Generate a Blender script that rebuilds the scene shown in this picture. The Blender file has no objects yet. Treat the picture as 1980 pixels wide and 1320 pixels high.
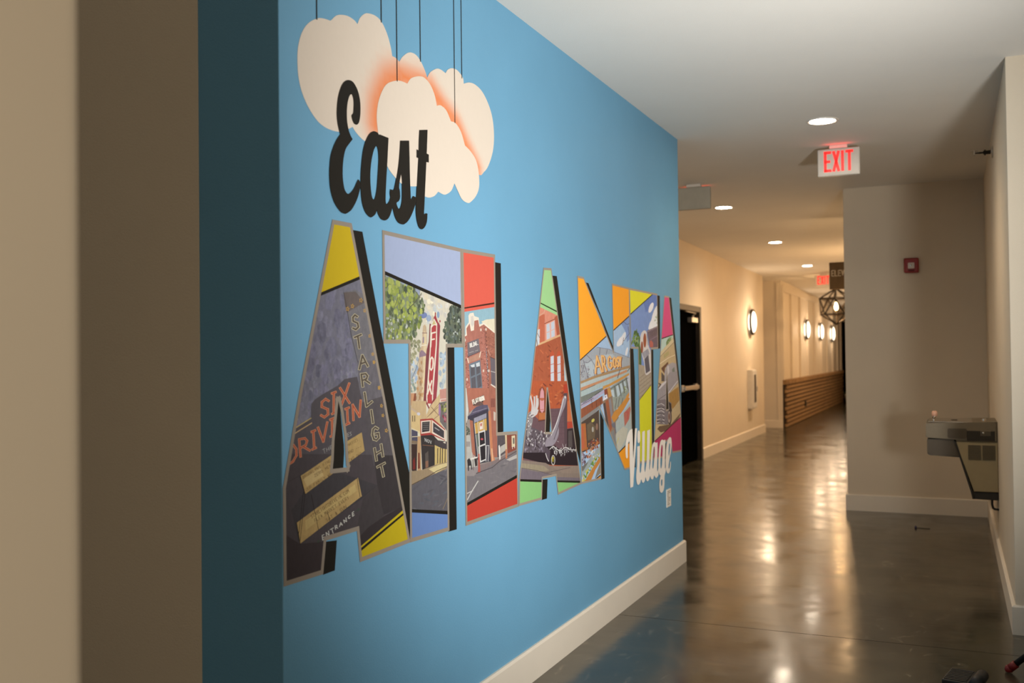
import bpy, bmesh, math, random
from mathutils import Vector, Matrix
from mathutils.geometry import delaunay_2d_cdt
scene = bpy.context.scene
C = scene.collection

# ---------------------------------------------------------------- camera
CAM_Z = 1.3393
yaw, pitch, roll = -0.42494708, 0.01541214, -0.01157924
fwd = Vector((math.sin(yaw)*math.cos(pitch), math.cos(yaw)*math.cos(pitch), math.sin(pitch)))
rt = Vector((math.cos(yaw), -math.sin(yaw), 0.0)); up = rt.cross(fwd)
r2 = math.cos(roll)*rt + math.sin(roll)*up; u2 = -math.sin(roll)*rt + math.cos(roll)*up
cam_data = bpy.data.cameras.new('camera'); cam = bpy.data.objects.new('camera', cam_data); C.objects.link(cam)
m = Matrix((r2, u2, -fwd)).transposed().to_4x4(); m.translation = Vector((0, 0, CAM_Z)); cam.matrix_world = m
cam_data.sensor_width = 36.0; cam_data.lens = 1883.05/1980*36.0
cam_data.clip_start = 0.05; cam_data.clip_end = 100
cam_data.dof.use_dof = True; cam_data.dof.focus_distance = 3.8; cam_data.dof.aperture_fstop = 3.2
scene.camera = cam

# ---------------------------------------------------------------- world and exposure
world = bpy.data.worlds.new('world'); scene.world = world; world.use_nodes = True
world.node_tree.nodes['Background'].inputs[0].default_value = (0.9, 0.85, 0.8, 1)
world.node_tree.nodes['Background'].inputs[1].default_value = 0.02
vs = scene.view_settings
vs.view_transform = 'Standard'; vs.look = 'None'; vs.gamma = 1.0; vs.use_curve_mapping = False; vs.exposure = 0.0

def lamp(name, kind, loc, target, power, col, **kw):
    d = bpy.data.lights.new(name, kind); d.energy = power; d.color = col
    for k, v in kw.items(): setattr(d, k, v)
    o = bpy.data.objects.new(name, d); C.objects.link(o); o.location = loc
    if target is not None: o.rotation_euler = (Vector(target)-Vector(loc)).to_track_quat('-Z', 'Y').to_euler()
    return o
WARM = (1.0, 0.73, 0.48)
MID = (1.0, 0.70, 0.42)
# the photographer's cool lamp standing to the right, outside the frame
lamp('cool_lamp', 'SPOT', (0.69, 2.6, 1.05), (-1.61, 4.4, 2.0), 350, (1.0, 0.98, 0.94), spot_size=math.radians(121), spot_blend=1.0, shadow_soft_size=0.12)
# unseen warm fill light, added to brighten the near-left walls
lamp('room_light', 'AREA', (2.5, -0.8, 1.8), (-0.73, 0.5, 1.4), 25, (1.0, 0.87, 0.70), shape='RECTANGLE', size=1.2, size_y=1.2, spread=math.radians(110))

# ---------------------------------------------------------------- materials
def lin(c): 
    c = c/255.0
    return c/12.92 if c <= 0.04045 else ((c+0.055)/1.055)**2.4
def rgb(c): return (lin(c[0]), lin(c[1]), lin(c[2]), 1)
def mat(name, col, rough=0.6, metal=0.0, noise=0.04, scale=20, bump=0.0, bscale=200, spec=0.5, emit=None, estr=0.0):
    m = bpy.data.materials.new(name); m.use_nodes = True; nt = m.node_tree; b = nt.nodes['Principled BSDF']
    b.inputs['Roughness'].default_value = rough; b.inputs['Metallic'].default_value = metal; b.inputs['Specular IOR Level'].default_value = spec
    tc = nt.nodes.new('ShaderNodeTexCoord')
    n = nt.nodes.new('ShaderNodeTexNoise'); n.inputs['Scale'].default_value = scale; n.inputs['Detail'].default_value = 4
    nt.links.new(tc.outputs['Object'], n.inputs['Vector'])
    r = nt.nodes.new('ShaderNodeValToRGB'); r.color_ramp.elements[0].position = 0.3; r.color_ramp.elements[1].position = 0.7
    c = rgb(col); r.color_ramp.elements[0].color = tuple(x*(1-noise) for x in c[:3])+(1,); r.color_ramp.elements[1].color = tuple(min(1, x*(1+noise)) for x in c[:3])+(1,)
    nt.links.new(n.outputs['Fac'], r.inputs['Fac']); nt.links.new(r.outputs['Color'], b.inputs['Base Color'])
    if bump:
        n2 = nt.nodes.new('ShaderNodeTexNoise'); n2.inputs['Scale'].default_value = bscale; nt.links.new(tc.outputs['Object'], n2.inputs['Vector'])
        bp = nt.nodes.new('ShaderNodeBump'); bp.inputs['Strength'].default_value = bump; bp.inputs['Distance'].default_value = 0.002
        nt.links.new(n2.outputs['Fac'], bp.inputs['Height']); nt.links.new(bp.outputs['Normal'], b.inputs['Normal'])
    if emit is not None:
        b.inputs['Emission Color'].default_value = emit+(1,); b.inputs['Emission Strength'].default_value = estr
    return m
M = {}
M['wall'] = mat('cream_paint', (223, 209, 187), 0.75, noise=0.02, scale=3, bump=0.25)
M['ceiling'] = mat('ceiling_paint', (226, 222, 214), 0.85, noise=0.02, scale=2, bump=0.25)
M['blue'] = mat('blue_paint', (104, 160, 194), 0.62, noise=0.03, scale=2.5, bump=0.25)
M['trim'] = mat('white_trim_paint', (232, 222, 206), 0.45, noise=0.02, scale=6, bump=0.12, bscale=60)
M['black'] = mat('black_paint', (3, 3, 3), 0.8, spec=0.05)
M['black'].node_tree.nodes['Principled BSDF'].inputs['IOR'].default_value = 1.08
M['bronze'] = mat('dark_bronze', (34, 25, 15), 0.45, metal=0.4)
M['frame'] = mat('olive_door_frame', (44, 33, 18), 0.45)
M['alu'] = mat('brushed_aluminium', (190, 182, 170), 0.35, metal=0.8, noise=0.06, scale=60)
M['white_plastic'] = mat('white_plastic', (224, 218, 208), 0.4)
M['grey_back'] = mat('exit_sign_grey_back', (176, 172, 158), 0.6)
M['red_led'] = mat('red_led_letters', (220, 30, 30), 0.4, emit=(1.0, 0.035, 0.03), estr=1.0)
M['down_lens'] = mat('downlight_lens', (255, 240, 220), 0.5, emit=(1.0, 0.86, 0.68), estr=110)
M['sconce_lens'] = mat('sconce_lens', (255, 240, 220), 0.5, emit=(1.0, 0.82, 0.62), estr=3.0)
M['bulb'] = mat('bulb_glass', (255, 220, 160), 0.4, emit=(1.0, 0.62, 0.25), estr=25)
M['steel'] = mat('fountain_steel', (124, 113, 94), 0.45, metal=0.35, noise=0.04, scale=30)
M['steel_dark'] = mat('fountain_dark_steel', (84, 74, 60), 0.45, metal=0.3)
M['fount_body'] = mat('fountain_painted_body', (156, 140, 106), 0.6)
M['grille'] = mat('grille_dark', (44, 40, 34), 0.6)
M['chrome'] = mat('chrome', (210, 206, 200), 0.12, metal=1.0)
M['rubber'] = mat('black_rubber', (12, 11, 11), 0.55)
M['red_alarm'] = mat('red_alarm_plastic', (150, 26, 18), 0.35)
M['red_band'] = mat('red_band', (120, 14, 10), 0.5)
M['lens_clear'] = mat('strobe_lens', (226, 214, 206), 0.15)
M['sign_brown'] = mat('brown_sign_face', (104, 82, 50), 0.5)
M['sign_text'] = mat('sign_letters_white', (226, 216, 196), 0.5)
M['glass_dark'] = mat('dark_cabinet_glass', (52, 38, 30), 0.15)
M['paper'] = mat('white_placard', (236, 230, 220), 0.5)
M['ink'] = mat('grey_ink', (120, 112, 104), 0.7)
M['panel'] = mat('panel_paint', (222, 212, 196), 0.6, noise=0.02, scale=4)
M['brick'] = mat('tan_brick', (150, 118, 80), 0.85, noise=0.28, scale=9, bump=0.6, bscale=80)
M['mortar'] = mat('mortar', (52, 38, 25), 0.9, noise=0.1)
M['leaf'] = mat('leaf_green', (62, 84, 34), 0.5)
M['pot'] = mat('white_pot', (214, 206, 192), 0.5)
M['debris'] = mat('dull_violet_plastic', (60, 54, 84), 0.5)

def floor_material():
    m = bpy.data.materials.new('polished_concrete'); m.use_nodes = True; nt = m.node_tree; b = nt.nodes['Principled BSDF']
    tc = nt.nodes.new('ShaderNodeTexCoord')
    def noise(scale, detail, dist=0.0, stretch=None):
        n = nt.nodes.new('ShaderNodeTexNoise'); n.inputs['Scale'].default_value = scale; n.inputs['Detail'].default_value = detail; n.inputs['Distortion'].default_value = dist
        if stretch:
            mp = nt.nodes.new('ShaderNodeMapping'); mp.inputs['Scale'].default_value = stretch; nt.links.new(tc.outputs['Object'], mp.inputs['Vector']); nt.links.new(mp.outputs['Vector'], n.inputs['Vector'])
        else: nt.links.new(tc.outputs['Object'], n.inputs['Vector'])
        return n
    a = noise(1.6, 8, 0.6); r = nt.nodes.new('ShaderNodeValToRGB'); r.color_ramp.elements[0].position = 0.3; r.color_ramp.elements[1].position = 0.72
    r.color_ramp.elements[0].color = rgb((33, 31, 24)); r.color_ramp.elements[1].color = rgb((74, 69, 54)); nt.links.new(a.outputs['Fac'], r.inputs['Fac'])
    f = noise(14, 8, 1.5, (1, 0.5, 1)); r2_ = nt.nodes.new('ShaderNodeValToRGB'); r2_.color_ramp.elements[0].position = 0.60; r2_.color_ramp.elements[1].position = 0.78
    r2_.color_ramp.elements[0].color = (0, 0, 0, 1); r2_.color_ramp.elements[1].color = (0.6, 0.6, 0.6, 1); nt.links.new(f.outputs['Fac'], r2_.inputs['Fac'])
    mx = nt.nodes.new('ShaderNodeMix'); mx.data_type = 'RGBA'; nt.links.new(r2_.outputs['Color'], mx.inputs[0]); nt.links.new(r.outputs['Color'], mx.inputs[6]); mx.inputs[7].default_value = rgb((132, 122, 102))
    nt.links.new(mx.outputs[2], b.inputs['Base Color'])
    g = noise(3.2, 6, 0.8); mr = nt.nodes.new('ShaderNodeMapRange'); mr.inputs[1].default_value = 0.3; mr.inputs[2].default_value = 0.75; mr.inputs[3].default_value = 0.12; mr.inputs[4].default_value = 0.27
    nt.links.new(g.outputs['Fac'], mr.inputs[0]); nt.links.new(mr.outputs[0], b.inputs['Roughness'])
    b.inputs['Specular IOR Level'].default_value = 0.75
    w = noise(2.4, 3, 0.3, (0.6, 1.6, 1)); bp = nt.nodes.new('ShaderNodeBump'); bp.inputs['Strength'].default_value = 0.35; bp.inputs['Distance'].default_value = 0.006
    nt.links.new(w.outputs['Fac'], bp.inputs['Height']); nt.links.new(bp.outputs['Normal'], b.inputs['Normal'])
    return m
M['floor'] = floor_material()

def paint_material(name, amount=1.0, scale=38):
    m = bpy.data.materials.new(name); m.use_nodes = True; nt = m.node_tree; b = nt.nodes['Principled BSDF']
    b.inputs['Roughness'].default_value = 0.65; b.inputs['Specular IOR Level'].default_value = 0.2
    at = nt.nodes.new('ShaderNodeAttribute'); at.attribute_name = 'paint'
    tc = nt.nodes.new('ShaderNodeTexCoord'); n = nt.nodes.new('ShaderNodeTexNoise'); n.inputs['Scale'].default_value = scale; n.inputs['Detail'].default_value = 8; n.inputs['Roughness'].default_value = 0.7
    mp = nt.nodes.new('ShaderNodeMapping'); mp.inputs['Scale'].default_value = (1, 1.6, 1); nt.links.new(tc.outputs['Object'], mp.inputs['Vector']); nt.links.new(mp.outputs['Vector'], n.inputs['Vector'])
    s1 = nt.nodes.new('ShaderNodeMath'); s1.operation = 'SUBTRACT'; s1.inputs[1].default_value = 0.5; nt.links.new(n.outputs['Fac'], s1.inputs[0])
    s2 = nt.nodes.new('ShaderNodeMath'); s2.operation = 'MULTIPLY'; nt.links.new(s1.outputs[0], s2.inputs[0]); nt.links.new(at.outputs['Alpha'], s2.inputs[1])
    s3 = nt.nodes.new('ShaderNodeMath'); s3.operation = 'MULTIPLY_ADD'; s3.inputs[1].default_value = 2.6*amount; s3.inputs[2].default_value = 1.0; nt.links.new(s2.outputs[0], s3.inputs[0])
    v = nt.nodes.new('ShaderNodeVectorMath'); v.operation = 'SCALE'; nt.links.new(at.outputs['Color'], v.inputs[0]); nt.links.new(s3.outputs[0], v.inputs['Scale'])
    nt.links.new(v.outputs[0], b.inputs['Base Color'])
    return m
M['paint'] = paint_material('mural_paint')

# ---------------------------------------------------------------- helpers
def link(o, parent=None):
    C.objects.link(o)
    if parent is not None: o.parent = parent
    return o
def obj(name, bm, m, parent=None, smooth=False):
    me = bpy.data.meshes.new(name); bmesh.ops.recalc_face_normals(bm, faces=bm.faces); bm.to_mesh(me); bm.free()
    if isinstance(m, (list, tuple)):
        for x in m: me.materials.append(x)
    else: me.materials.append(m)
    if smooth:
        for p in me.polygons: p.use_smooth = True
    return link(bpy.data.objects.new(name, me), parent)
def tag(o, label=None, cat=None, group=None, kind=None):
    if label: o['label'] = label
    if cat: o['category'] = cat
    if group: o['group'] = group
    if kind: o['kind'] = kind
    return o
def thing(name, label, cat, loc=(0, 0, 0), rot=(0, 0, 0), group=None):
    o = bpy.data.objects.new(name, None); o.empty_display_size = 0.1; C.objects.link(o); o.location = loc; o.rotation_euler = rot
    return tag(o, label, cat, group)
def dup(root, loc, label=None):
    r = root.copy(); C.objects.link(r); r.location = loc
    if label: r['label'] = label
    for ch in list(root.children):
        c = ch.copy(); C.objects.link(c); c.parent = r
        for g in ch.children:
            d = g.copy(); C.objects.link(d); d.parent = c
    return r
def box(bm, a, b, bevel=0.0, seg=2):
    a = Vector(a); b = Vector(b)
    r = bmesh.ops.create_cube(bm, size=1.0); vsx = r['verts']
    for v in vsx:
        v.co = Vector(((a.x+b.x)/2+v.co.x*(b.x-a.x), (a.y+b.y)/2+v.co.y*(b.y-a.y), (a.z+b.z)/2+v.co.z*(b.z-a.z)))
    if bevel:
        es = list({e for v in vsx for e in v.link_edges})
        bmesh.ops.bevel(bm, geom=es, offset=bevel, segments=seg, affect='EDGES', profile=0.5)
def cyl(bm, p0, p1, r0, r1=None, n=20, cap=True):
    p0 = Vector(p0); p1 = Vector(p1); r1 = r0 if r1 is None else r1
    q = (p1-p0).to_track_quat('Z', 'Y').to_matrix().to_4x4(); q.translation = (p0+p1)/2
    bmesh.ops.create_cone(bm, cap_ends=cap, segments=n, radius1=r0, radius2=r1, depth=(p1-p0).length, matrix=q)
def lathe(bm, prof, origin, axis, n=32):
    q = Vector(axis).to_track_quat('Z', 'Y').to_matrix(); o = Vector(origin); rings = []
    for r, h in prof:
        rings.append([bm.verts.new(o+q @ Vector((r*math.cos(2*math.pi*i/n), r*math.sin(2*math.pi*i/n), h))) for i in range(n)] if r > 1e-6 else [bm.verts.new(o+q @ Vector((0, 0, h)))])
    for a, b in zip(rings, rings[1:]):
        for i in range(n):
            j = (i+1) % n
            if len(a) == 1 and len(b) == 1: continue
            if len(a) == 1: bm.faces.new((a[0], b[i], b[j]))
            elif len(b) == 1: bm.faces.new((a[i], a[j], b[0]))
            else: bm.faces.new((a[i], a[j], b[j], b[i]))
def prism(bm, pts, fn, d0, d1, bevel=0.0):
    """extrude a 2-D outline; fn(u, v, d) gives the 3-D point"""
    A = [bm.verts.new(fn(u, v, d0)) for u, v in pts]; B = [bm.verts.new(fn(u, v, d1)) for u, v in pts]
    f1 = bm.faces.new(A); f2 = bm.faces.new(list(reversed(B))); n = len(pts)
    for i in range(n): bm.faces.new((A[i], B[i], B[(i+1) % n], A[(i+1) % n]))
    if bevel:
        es = list(f1.edges)+list(f2.edges); bmesh.ops.bevel(bm, geom=es, offset=bevel, segments=2, affect='EDGES')
def rounded(pts, rad, n=4):
    """round chosen corners of an outline: pts = (x, y, r)"""
    out = []; N = len(pts)
    for i, (x, y, r) in enumerate(pts):
        if r <= 0: out.append((x, y)); continue
        p = Vector((x, y)); a = (Vector(pts[i-1][:2])-p).normalized(); b = (Vector(pts[(i+1) % N][:2])-p).normalized()
        s, e = p+a*r, p+b*r
        for k in range(n+1):
            t = k/n; q = (1-t)**2*s+2*t*(1-t)*p+t*t*e; out.append((q.x, q.y))
    return out
GLYPH = {'E': [[(1, 0), (0, 0), (0, 1), (1, 1)], [(0, .5), (.8, .5)]], 'X': [[(0, 0), (1, 1)], [(1, 0), (0, 1)]], 'I': [[(.5, 0), (.5, 1)]], 'T': [[(0, 0), (1, 0)], [(.5, 0), (.5, 1)]],
 'L': [[(0, 0), (0, 1), (1, 1)]], 'V': [[(0, 0), (.5, 1), (1, 0)]], 'A': [[(0, 1), (.5, 0), (1, 1)], [(.2, .62), (.8, .62)]], 'O': [[(.5, 0), (.1, .15), (0, .5), (.1, .85), (.5, 1), (.9, .85), (1, .5), (.9, .15), (.5, 0)]],
 'R': [[(0, 1), (0, 0), (.75, .03), (.95, .27), (.7, .5), (0, .52)], [(.4, .52), (1, 1)]], 'S': [[(.95, .15), (.55, 0), (.1, .12), (.1, .38), (.85, .6), (.9, .88), (.45, 1), (.03, .85)]]}
def bar(bm, p, q, wd, ydepth0, ydepth1):
    """a flat stroke in the X-Z plane from p to q with thickness between two Y values"""
    p = Vector(p); q = Vector(q); d = (q-p).normalized(); nrm = Vector((-d.y, d.x))*wd/2; p = p-d*wd*0.45; q = q+d*wd*0.45
    prism(bm, [tuple(p+nrm), tuple(q+nrm), tuple(q-nrm), tuple(p-nrm)], lambda u, v, t: Vector((u, t, v)), ydepth0, ydepth1)
def glyph(bm, ch, x, z, w, h, wd, y0, y1):
    """letter with its top-left corner at (x, z)"""
    for st in GLYPH[ch]:
        for a, b in zip(st, st[1:]): bar(bm, (x+a[0]*w, z-a[1]*h), (x+b[0]*w, z-b[1]*h), wd, y0, y1)

# ---------------------------------------------------------------- room shell
H = 2.74
def structure(name, bm, m, parent=None, smooth=False):
    o = obj(name, bm, m, parent, smooth)
    if parent is None: o['kind'] = 'structure'
    return o
# floor: a sub-base with polished slabs on it, saw-cut joints between the slabs
bm = bmesh.new(); box(bm, (-7.0, -3.0, -0.12), (3.2, 29.4, -0.012)); floor = structure('floor', bm, M['mortar'])
jy = [-3.0, 4.825, 10.9, 16.95, 23.0, 29.4]
for a, b in zip(jy, jy[1:]):
    bm = bmesh.new(); box(bm, (-7.0, a+0.0025, -0.012), (3.2, b-0.0025, 0.0)); obj('concrete_slab', bm, M['floor'], floor)
# ceiling: level over the near part, falling very slightly down the corridor
def zc(y): return H if y < 8.8 else H-(y-8.8)*0.0092
bm = bmesh.new(); ys = [-3.0, 8.8, 17.0, 29.4]
for y0, y1 in zip(ys, ys[1:]):
    v = [bm.verts.new((x, y, zc(y)+dz)) for dz in (0, 0.2) for x, y in ((-7, y0), (3.2, y0), (3.2, y1), (-7, y1))]
    bm.faces.new((v[3], v[2], v[1], v[0])); bm.faces.new(v[4:])
bmesh.ops.remove_doubles(bm, verts=bm.verts, dist=1e-5)
ceiling = structure('ceiling', bm, M['ceiling'])

def wallbox(name, a, b, m=None, bevel=0.0):
    bm = bmesh.new(); box(bm, a, b, bevel, 3); return structure(name, bm, m or M['wall'])
TOP = 2.75
XM = -1.612
YM0, YM1 = 2.0865, 6.215
# mural wall block, painted blue on the mural side and on its near end
wallbox('wall_left', (-1.8875, YM0, 0), (XM, YM1, TOP), M['blue'], 0.003)
wallbox('wall_left_back', (-3.6, YM0, 0), (-1.8875, YM1, TOP))
wallbox('wall_left_passage', (-3.8, 0.6, 0), (-3.59, YM0+0.1, TOP))
wallbox('wall_left_near', (-3.6, -3.0, 0), (-0.729, 0.658, TOP), M['wall'], 0.018)
wallbox('wall_back', (-0.75, -3.0, 0), (3.2, -2.8, TOP))
wallbox('wall_right_near', (2.6, -2.8, 0), (3.2, 5.2, TOP))
wallbox('wall_right', (0.25, 5.19, 0), (3.2, 8.75, TOP), M['wall'], 0.003)
wallbox('wall_end', (-0.836, 8.75, 0), (3.2, 29.0, TOP), M['wall'], 0.003)
wallbox('wall_far', (-7.0, 28.4, 0), (-0.83, 28.9, TOP))
X2 = -2.945; X3 = -2.80
# corridor wall with the black double door
bm = bmesh.new(); box(bm, (-3.6, YM1-0.01, 0), (X2, 10.42, 2.745)); box(bm, (-3.6, 10.42, 1.895), (X2, 12.31, 2.745)); box(bm, (-3.6, 12.31, 0), (X2, 16.92, 2.725))
structure('wall_corridor', bm, M['wall'])
wallbox('wall_jog', (-7.0, 17.95, 0), (X3, 28.45, 2.66), M['panel'])
wallbox('wall_corridor_back', (-7.0, 12.31, 0), (-3.59, 17.96, 2.73))

# baseboards -----------------------------------------------------------
BH = 0.138; BT = 0.016
def baseboard(name, pts, m=None, sides=1, h=BH, t=BT):
    """pts: floor path along the wall foot; the board sits on the left-hand side of the path"""
    bm = bmesh.new(); n = len(pts); P = [Vector(p) for p in pts]; off = []
    for i in range(n):
        d0 = (P[i]-P[i-1]).normalized() if i > 0 else (P[1]-P[0]).normalized(); d1 = (P[i+1]-P[i]).normalized() if i < n-1 else d0
        n0 = Vector((-d0.y, d0.x)); n1 = Vector((-d1.y, d1.x)); off.append((n0+n1)/(1+n0.dot(n1)))
    prof = [(0, 0.0), (t, 0.0), (t, h-0.008), (t-0.008, h), (0, h)]
    rings = [[bm.verts.new((P[i].x+off[i].x*d, P[i].y+off[i].y*d, z)) for d, z in prof] for i in range(n)]
    for a, b in zip(rings, rings[1:]):
        for k in range(5): bm.faces.new((a[k], a[(k+1) % 5], b[(k+1) % 5], b[k]))
    bm.faces.new(rings[0]); bm.faces.new(list(reversed(rings[-1])))
    return structure(name, bm, m or M['trim'])
baseboard('baseboard_left', [(-1.9, YM1), (XM, YM1), (XM, YM0), (-3.58, YM0)])
baseboard('baseboard_right', [(2.6, 5.19), (0.25, 5.19), (0.25, 8.75), (-0.836, 8.75), (-0.836, 28.4)])
baseboard('baseboard_corridor', [(-3.4, 16.92), (X2, 16.92), (X2, 12.385)])
baseboard('baseboard_corridor_near', [(X2, 10.34), (X2, 6.3)])
baseboard('baseboard_jog', [(X3+0.0, 17.95), (-3.58, 17.95)])

# ---------------------------------------------------------------- corridor door
door = thing('door_1', None, None, (X2, 11.365, 0)); door['kind'] = 'structure'
def dbox(name, a, b, m, parent, bevel=0.0):
    bm = bmesh.new(); box(bm, a, b, bevel); return obj(name, bm, m, parent)
bm = bmesh.new()
for a, b in (((-0.12, 0.93, 0), (0.014, 1.01, 1.945)), ((-0.12, -1.01, 0), (0.014, -0.93, 1.945)), ((-0.12, -0.93, 1.875), (0.014, 0.93, 1.945))): box(bm, a, b, 0.004)
obj('door_frame', bm, M['frame'], door)
leaves = []
for s in (0, 1):
    y0, y1 = ((-0.927, -0.003), (0.003, 0.927))[s]
    lf = dbox('door_leaf', (-0.085, y0, 0.008), (-0.04, y1, 1.87), M['black'], door, 0.002); leaves.append(lf)
    yc = (y0+y1)/2; out = 1 if s else -1
    bm = bmesh.new(); box(bm, (-0.04, yc-0.36, 0.905), (0.03, yc+0.33, 0.955), 0.006); box(bm, (-0.04, yc-0.40, 0.89), (0.0, yc-0.30, 0.97), 0.006); box(bm, (-0.04, yc+0.28, 0.89), (0.0, yc+0.36, 0.97), 0.006)
    obj('panic_bar', bm, M['alu'], lf)
    bm = bmesh.new(); box(bm, (-0.04, yc-0.06+out*0.1, 1.735), (0.02, yc+0.24+out*0.1, 1.80), 0.006)
    cyl(bm, (-0.01, yc+out*0.1+0.1, 1.80), (-0.01, yc+out*0.1+0.1, 1.83), 0.012); bar_a = (0.0, yc+out*0.1+0.1, 1.83)
    cyl(bm, bar_a, (0.06, yc+0.05, 1.845), 0.008, n=8); cyl(bm, (0.06, yc+0.05, 1.845), (-0.02, yc-0.15, 1.87), 0.008, n=8)
    obj('door_closer', bm, M['alu'], lf)
    bm = bmesh.new()
    for z in (0.25, 0.95, 1.65): cyl(bm, (-0.035, (y0 if not s else y1), z-0.05), (-0.035, (y0 if not s else y1), z+0.05), 0.008, n=10)
    obj('hinge', bm, M['bronze'], lf)

# ---------------------------------------------------------------- board-and-batten panelling and brick wainscot
bat = [18.0, 19.0, 20.15, 21.25, 22.4, 23.55, 24.7, 25.85, 27.0, 27.9]
ZT = 2.545
for y in bat:
    bm = bmesh.new(); box(bm, (X3, y-0.035, 0.86), (X3+0.032, y+0.035, ZT-0.09), 0.003); b = obj('trim_1', bm, M['panel']); b['kind'] = 'structure'
bm = bmesh.new(); box(bm, (X3, 17.96, ZT-0.09), (X3+0.036, 28.0, ZT+0.02), 0.003); tag(obj('trim_2', bm, M['panel']), kind='structure')
bm = bmesh.new(); box(bm, (-2.885, 17.93, 0.14), (-2.865, 17.95, 2.6), 0.003); tag(obj('trim_3', bm, M['panel']), kind='structure')
bm = bmesh.new(); box(bm, (X3, 17.985, 0), (X3+0.03, 27.98, 0.77)); wains = structure('wall_wainscot', bm, M['mortar'])
random.seed(4)
def brick_mesh(name, L_, Hh, D_):
    bm = bmesh.new(); box(bm, (0, -L_/2, -Hh/2), (D_, L_/2, Hh/2), 0.004, 1); me = bpy.data.meshes.new(name); bmesh.ops.recalc_face_normals(bm, faces=bm.faces); bm.to_mesh(me); bm.free(); me.materials.append(M['brick']); return me
# ten courses; each course is made of individual bricks, the nearer ones objects of their own
bme = brick_mesh('brick', 0.190, 0.052, 0.032); nb = 0
rest = bmesh.new()
for c_ in range(10):
    z = 0.036+c_*0.0765; y = 18.085+(0.1 if c_ % 2 else 0)
    while y < 27.9:
        jx = random.uniform(-0.002, 0.003)
        if nb < 280 and y < 23.2:
            o = bpy.data.objects.new('brick', bme); o.location = (X3+0.03+jx, y, z); link(o, wains); nb += 1
        else: box(rest, (X3+0.03+jx, y-0.096, z-0.026), (X3+0.062+jx, y+0.095, z+0.026), 0.004, 1)
        y += 0.202
o = obj('brick_courses', rest, M['brick'], wains); o['kind'] = 'stuff'
cap = bmesh.new(); y = 18.0
while y < 27.95:
    jx = random.uniform(-0.003, 0.003); box(cap, (X3, y, 0.775), (X3+0.075+jx, y+0.056, 0.862), 0.004, 1); y += 0.066
o = obj('brick_cap', cap, M['brick'], wains); o['kind'] = 'stuff'

# outlet on the wainscot
t = thing('wall_outlet', 'small dark electrical outlet plate set low on the brick wainscot', 'outlet', (X3+0.054, 20.4, 0.32))
bm = bmesh.new(); box(bm, (0, -0.06, -0.06), (0.03, 0.06, 0.06), 0.004); obj('cover_plate', bm, M['bronze'], t)
bm = bmesh.new(); box(bm, (0.03, -0.04, -0.045), (0.035, -0.005, 0.045), 0.002); box(bm, (0.03, 0.005, -0.045), (0.035, 0.04, 0.045), 0.002); obj('socket', bm, M['chrome'], t)

# ---------------------------------------------------------------- downlights
def downlight(name, loc, label, r=0.075):
    t = thing(name, label, 'ceiling light', loc, group='recessed round downlights in the ceiling')
    bm = bmesh.new(); lathe(bm, [(r, -0.0005), (r+0.004, -0.006), (r+0.016, -0.006), (r+0.02, 0.0), (r+0.02, 0.01)], (0, 0, 0), (0, 0, 1)); lathe(bm, [(r, -0.0005), (r-0.006, 0.012)], (0, 0, 0), (0, 0, 1)); obj('trim_ring', bm, M['white_plastic'], t, True)
    bm = bmesh.new(); lathe(bm, [(0, -0.0015), (r-0.001, -0.0015), (r-0.001, 0.004), (0, 0.004)], (0, 0, 0), (0, 0, 1)); obj('lens', bm, M['down_lens'], t)
    return t
DL = [((-0.694, 6.115), 'nearest round recessed downlight, in the ceiling in front of the exit sign', 58),
      ((-1.965, 9.27), 'round recessed downlight in the corridor ceiling just past the grey-backed exit sign', 95),
      ((-1.97, 12.25), 'middle round recessed downlight of the three over the corridor', 110),
      ((-2.01, 15.45), 'farthest round recessed downlight, in the corridor ceiling before the second exit sign', 110)]
for (x, y), lb, e in DL:
    downlight('recessed_downlight', (x, y, zc(y)), lb)
    lamp('downlight_glow', 'SPOT', (x, y, zc(y)-0.01), (x, y, 0), e, WARM if y > 8 else MID, spot_size=math.radians(150), spot_blend=0.9, shadow_soft_size=0.07)
# light in the far lobby
for y, e in ((20.5, 40), (24.5, 20)):
    lamp('lobby_glow', 'SPOT', (-1.8, y, 2.5), (-1.9, y, 0), e, WARM, spot_size=math.radians(150), spot_blend=0.9, shadow_soft_size=0.1)

# ---------------------------------------------------------------- exit signs
def exit_sign(loc, label, front=True, group=None):
    """hangs from the ceiling; origin at the ceiling above the middle, faces -Y"""
    t = thing('exit_sign', label, 'exit sign', loc, group=group)
    W, T_, Z0, Z1 = 0.272, 0.024, -0.206, -0.022
    bm = bmesh.new(); box(bm, (-W/2, -T_, Z0), (W/2, T_, Z1), 0.008, 3); obj('housing', bm, M['white_plastic'] if front else M['grey_back'], t, False)
    bm = bmesh.new(); box(bm, (-0.058, -0.035, -0.0225), (0.058, 0.035, 0.0), 0.004); obj('canopy', bm, M['white_plastic'], t)
    if front:
        for ch, x, w_ in (('E', -0.085, 0.031), ('X', -0.030, 0.030), ('I', 0.013, 0.026), ('T', 0.053, 0.034)):
            bm = bmesh.new(); glyph(bm, ch, x, -0.048, w_, 0.122, 0.018, -T_-0.0015, -T_+0.001); tag(obj('letter', bm, M['red_led'], t))
    else:
        bm = bmesh.new(); box(bm, (-W/2+0.012, -T_-0.0015, Z0+0.012), (W/2-0.012, -T_+0.001, Z1-0.012), 0.001); obj('back_plate', bm, M['grey_back'], t)
        bm = bmesh.new(); glyph(bm, 'E', -0.08, -0.048, 0.034, 0.122, 0.017, T_-0.001, T_+0.0015); obj('letter', bm, M['red_led'], t)
    return t
exit_sign((-0.681, 6.9, 2.74), 'lit white exit sign with red letters hanging in front of the nearest downlight')
exit_sign((-1.925, 7.94, 2.74), 'exit sign seen from its blank grey back, beside the end of the blue wall', False)
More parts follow.
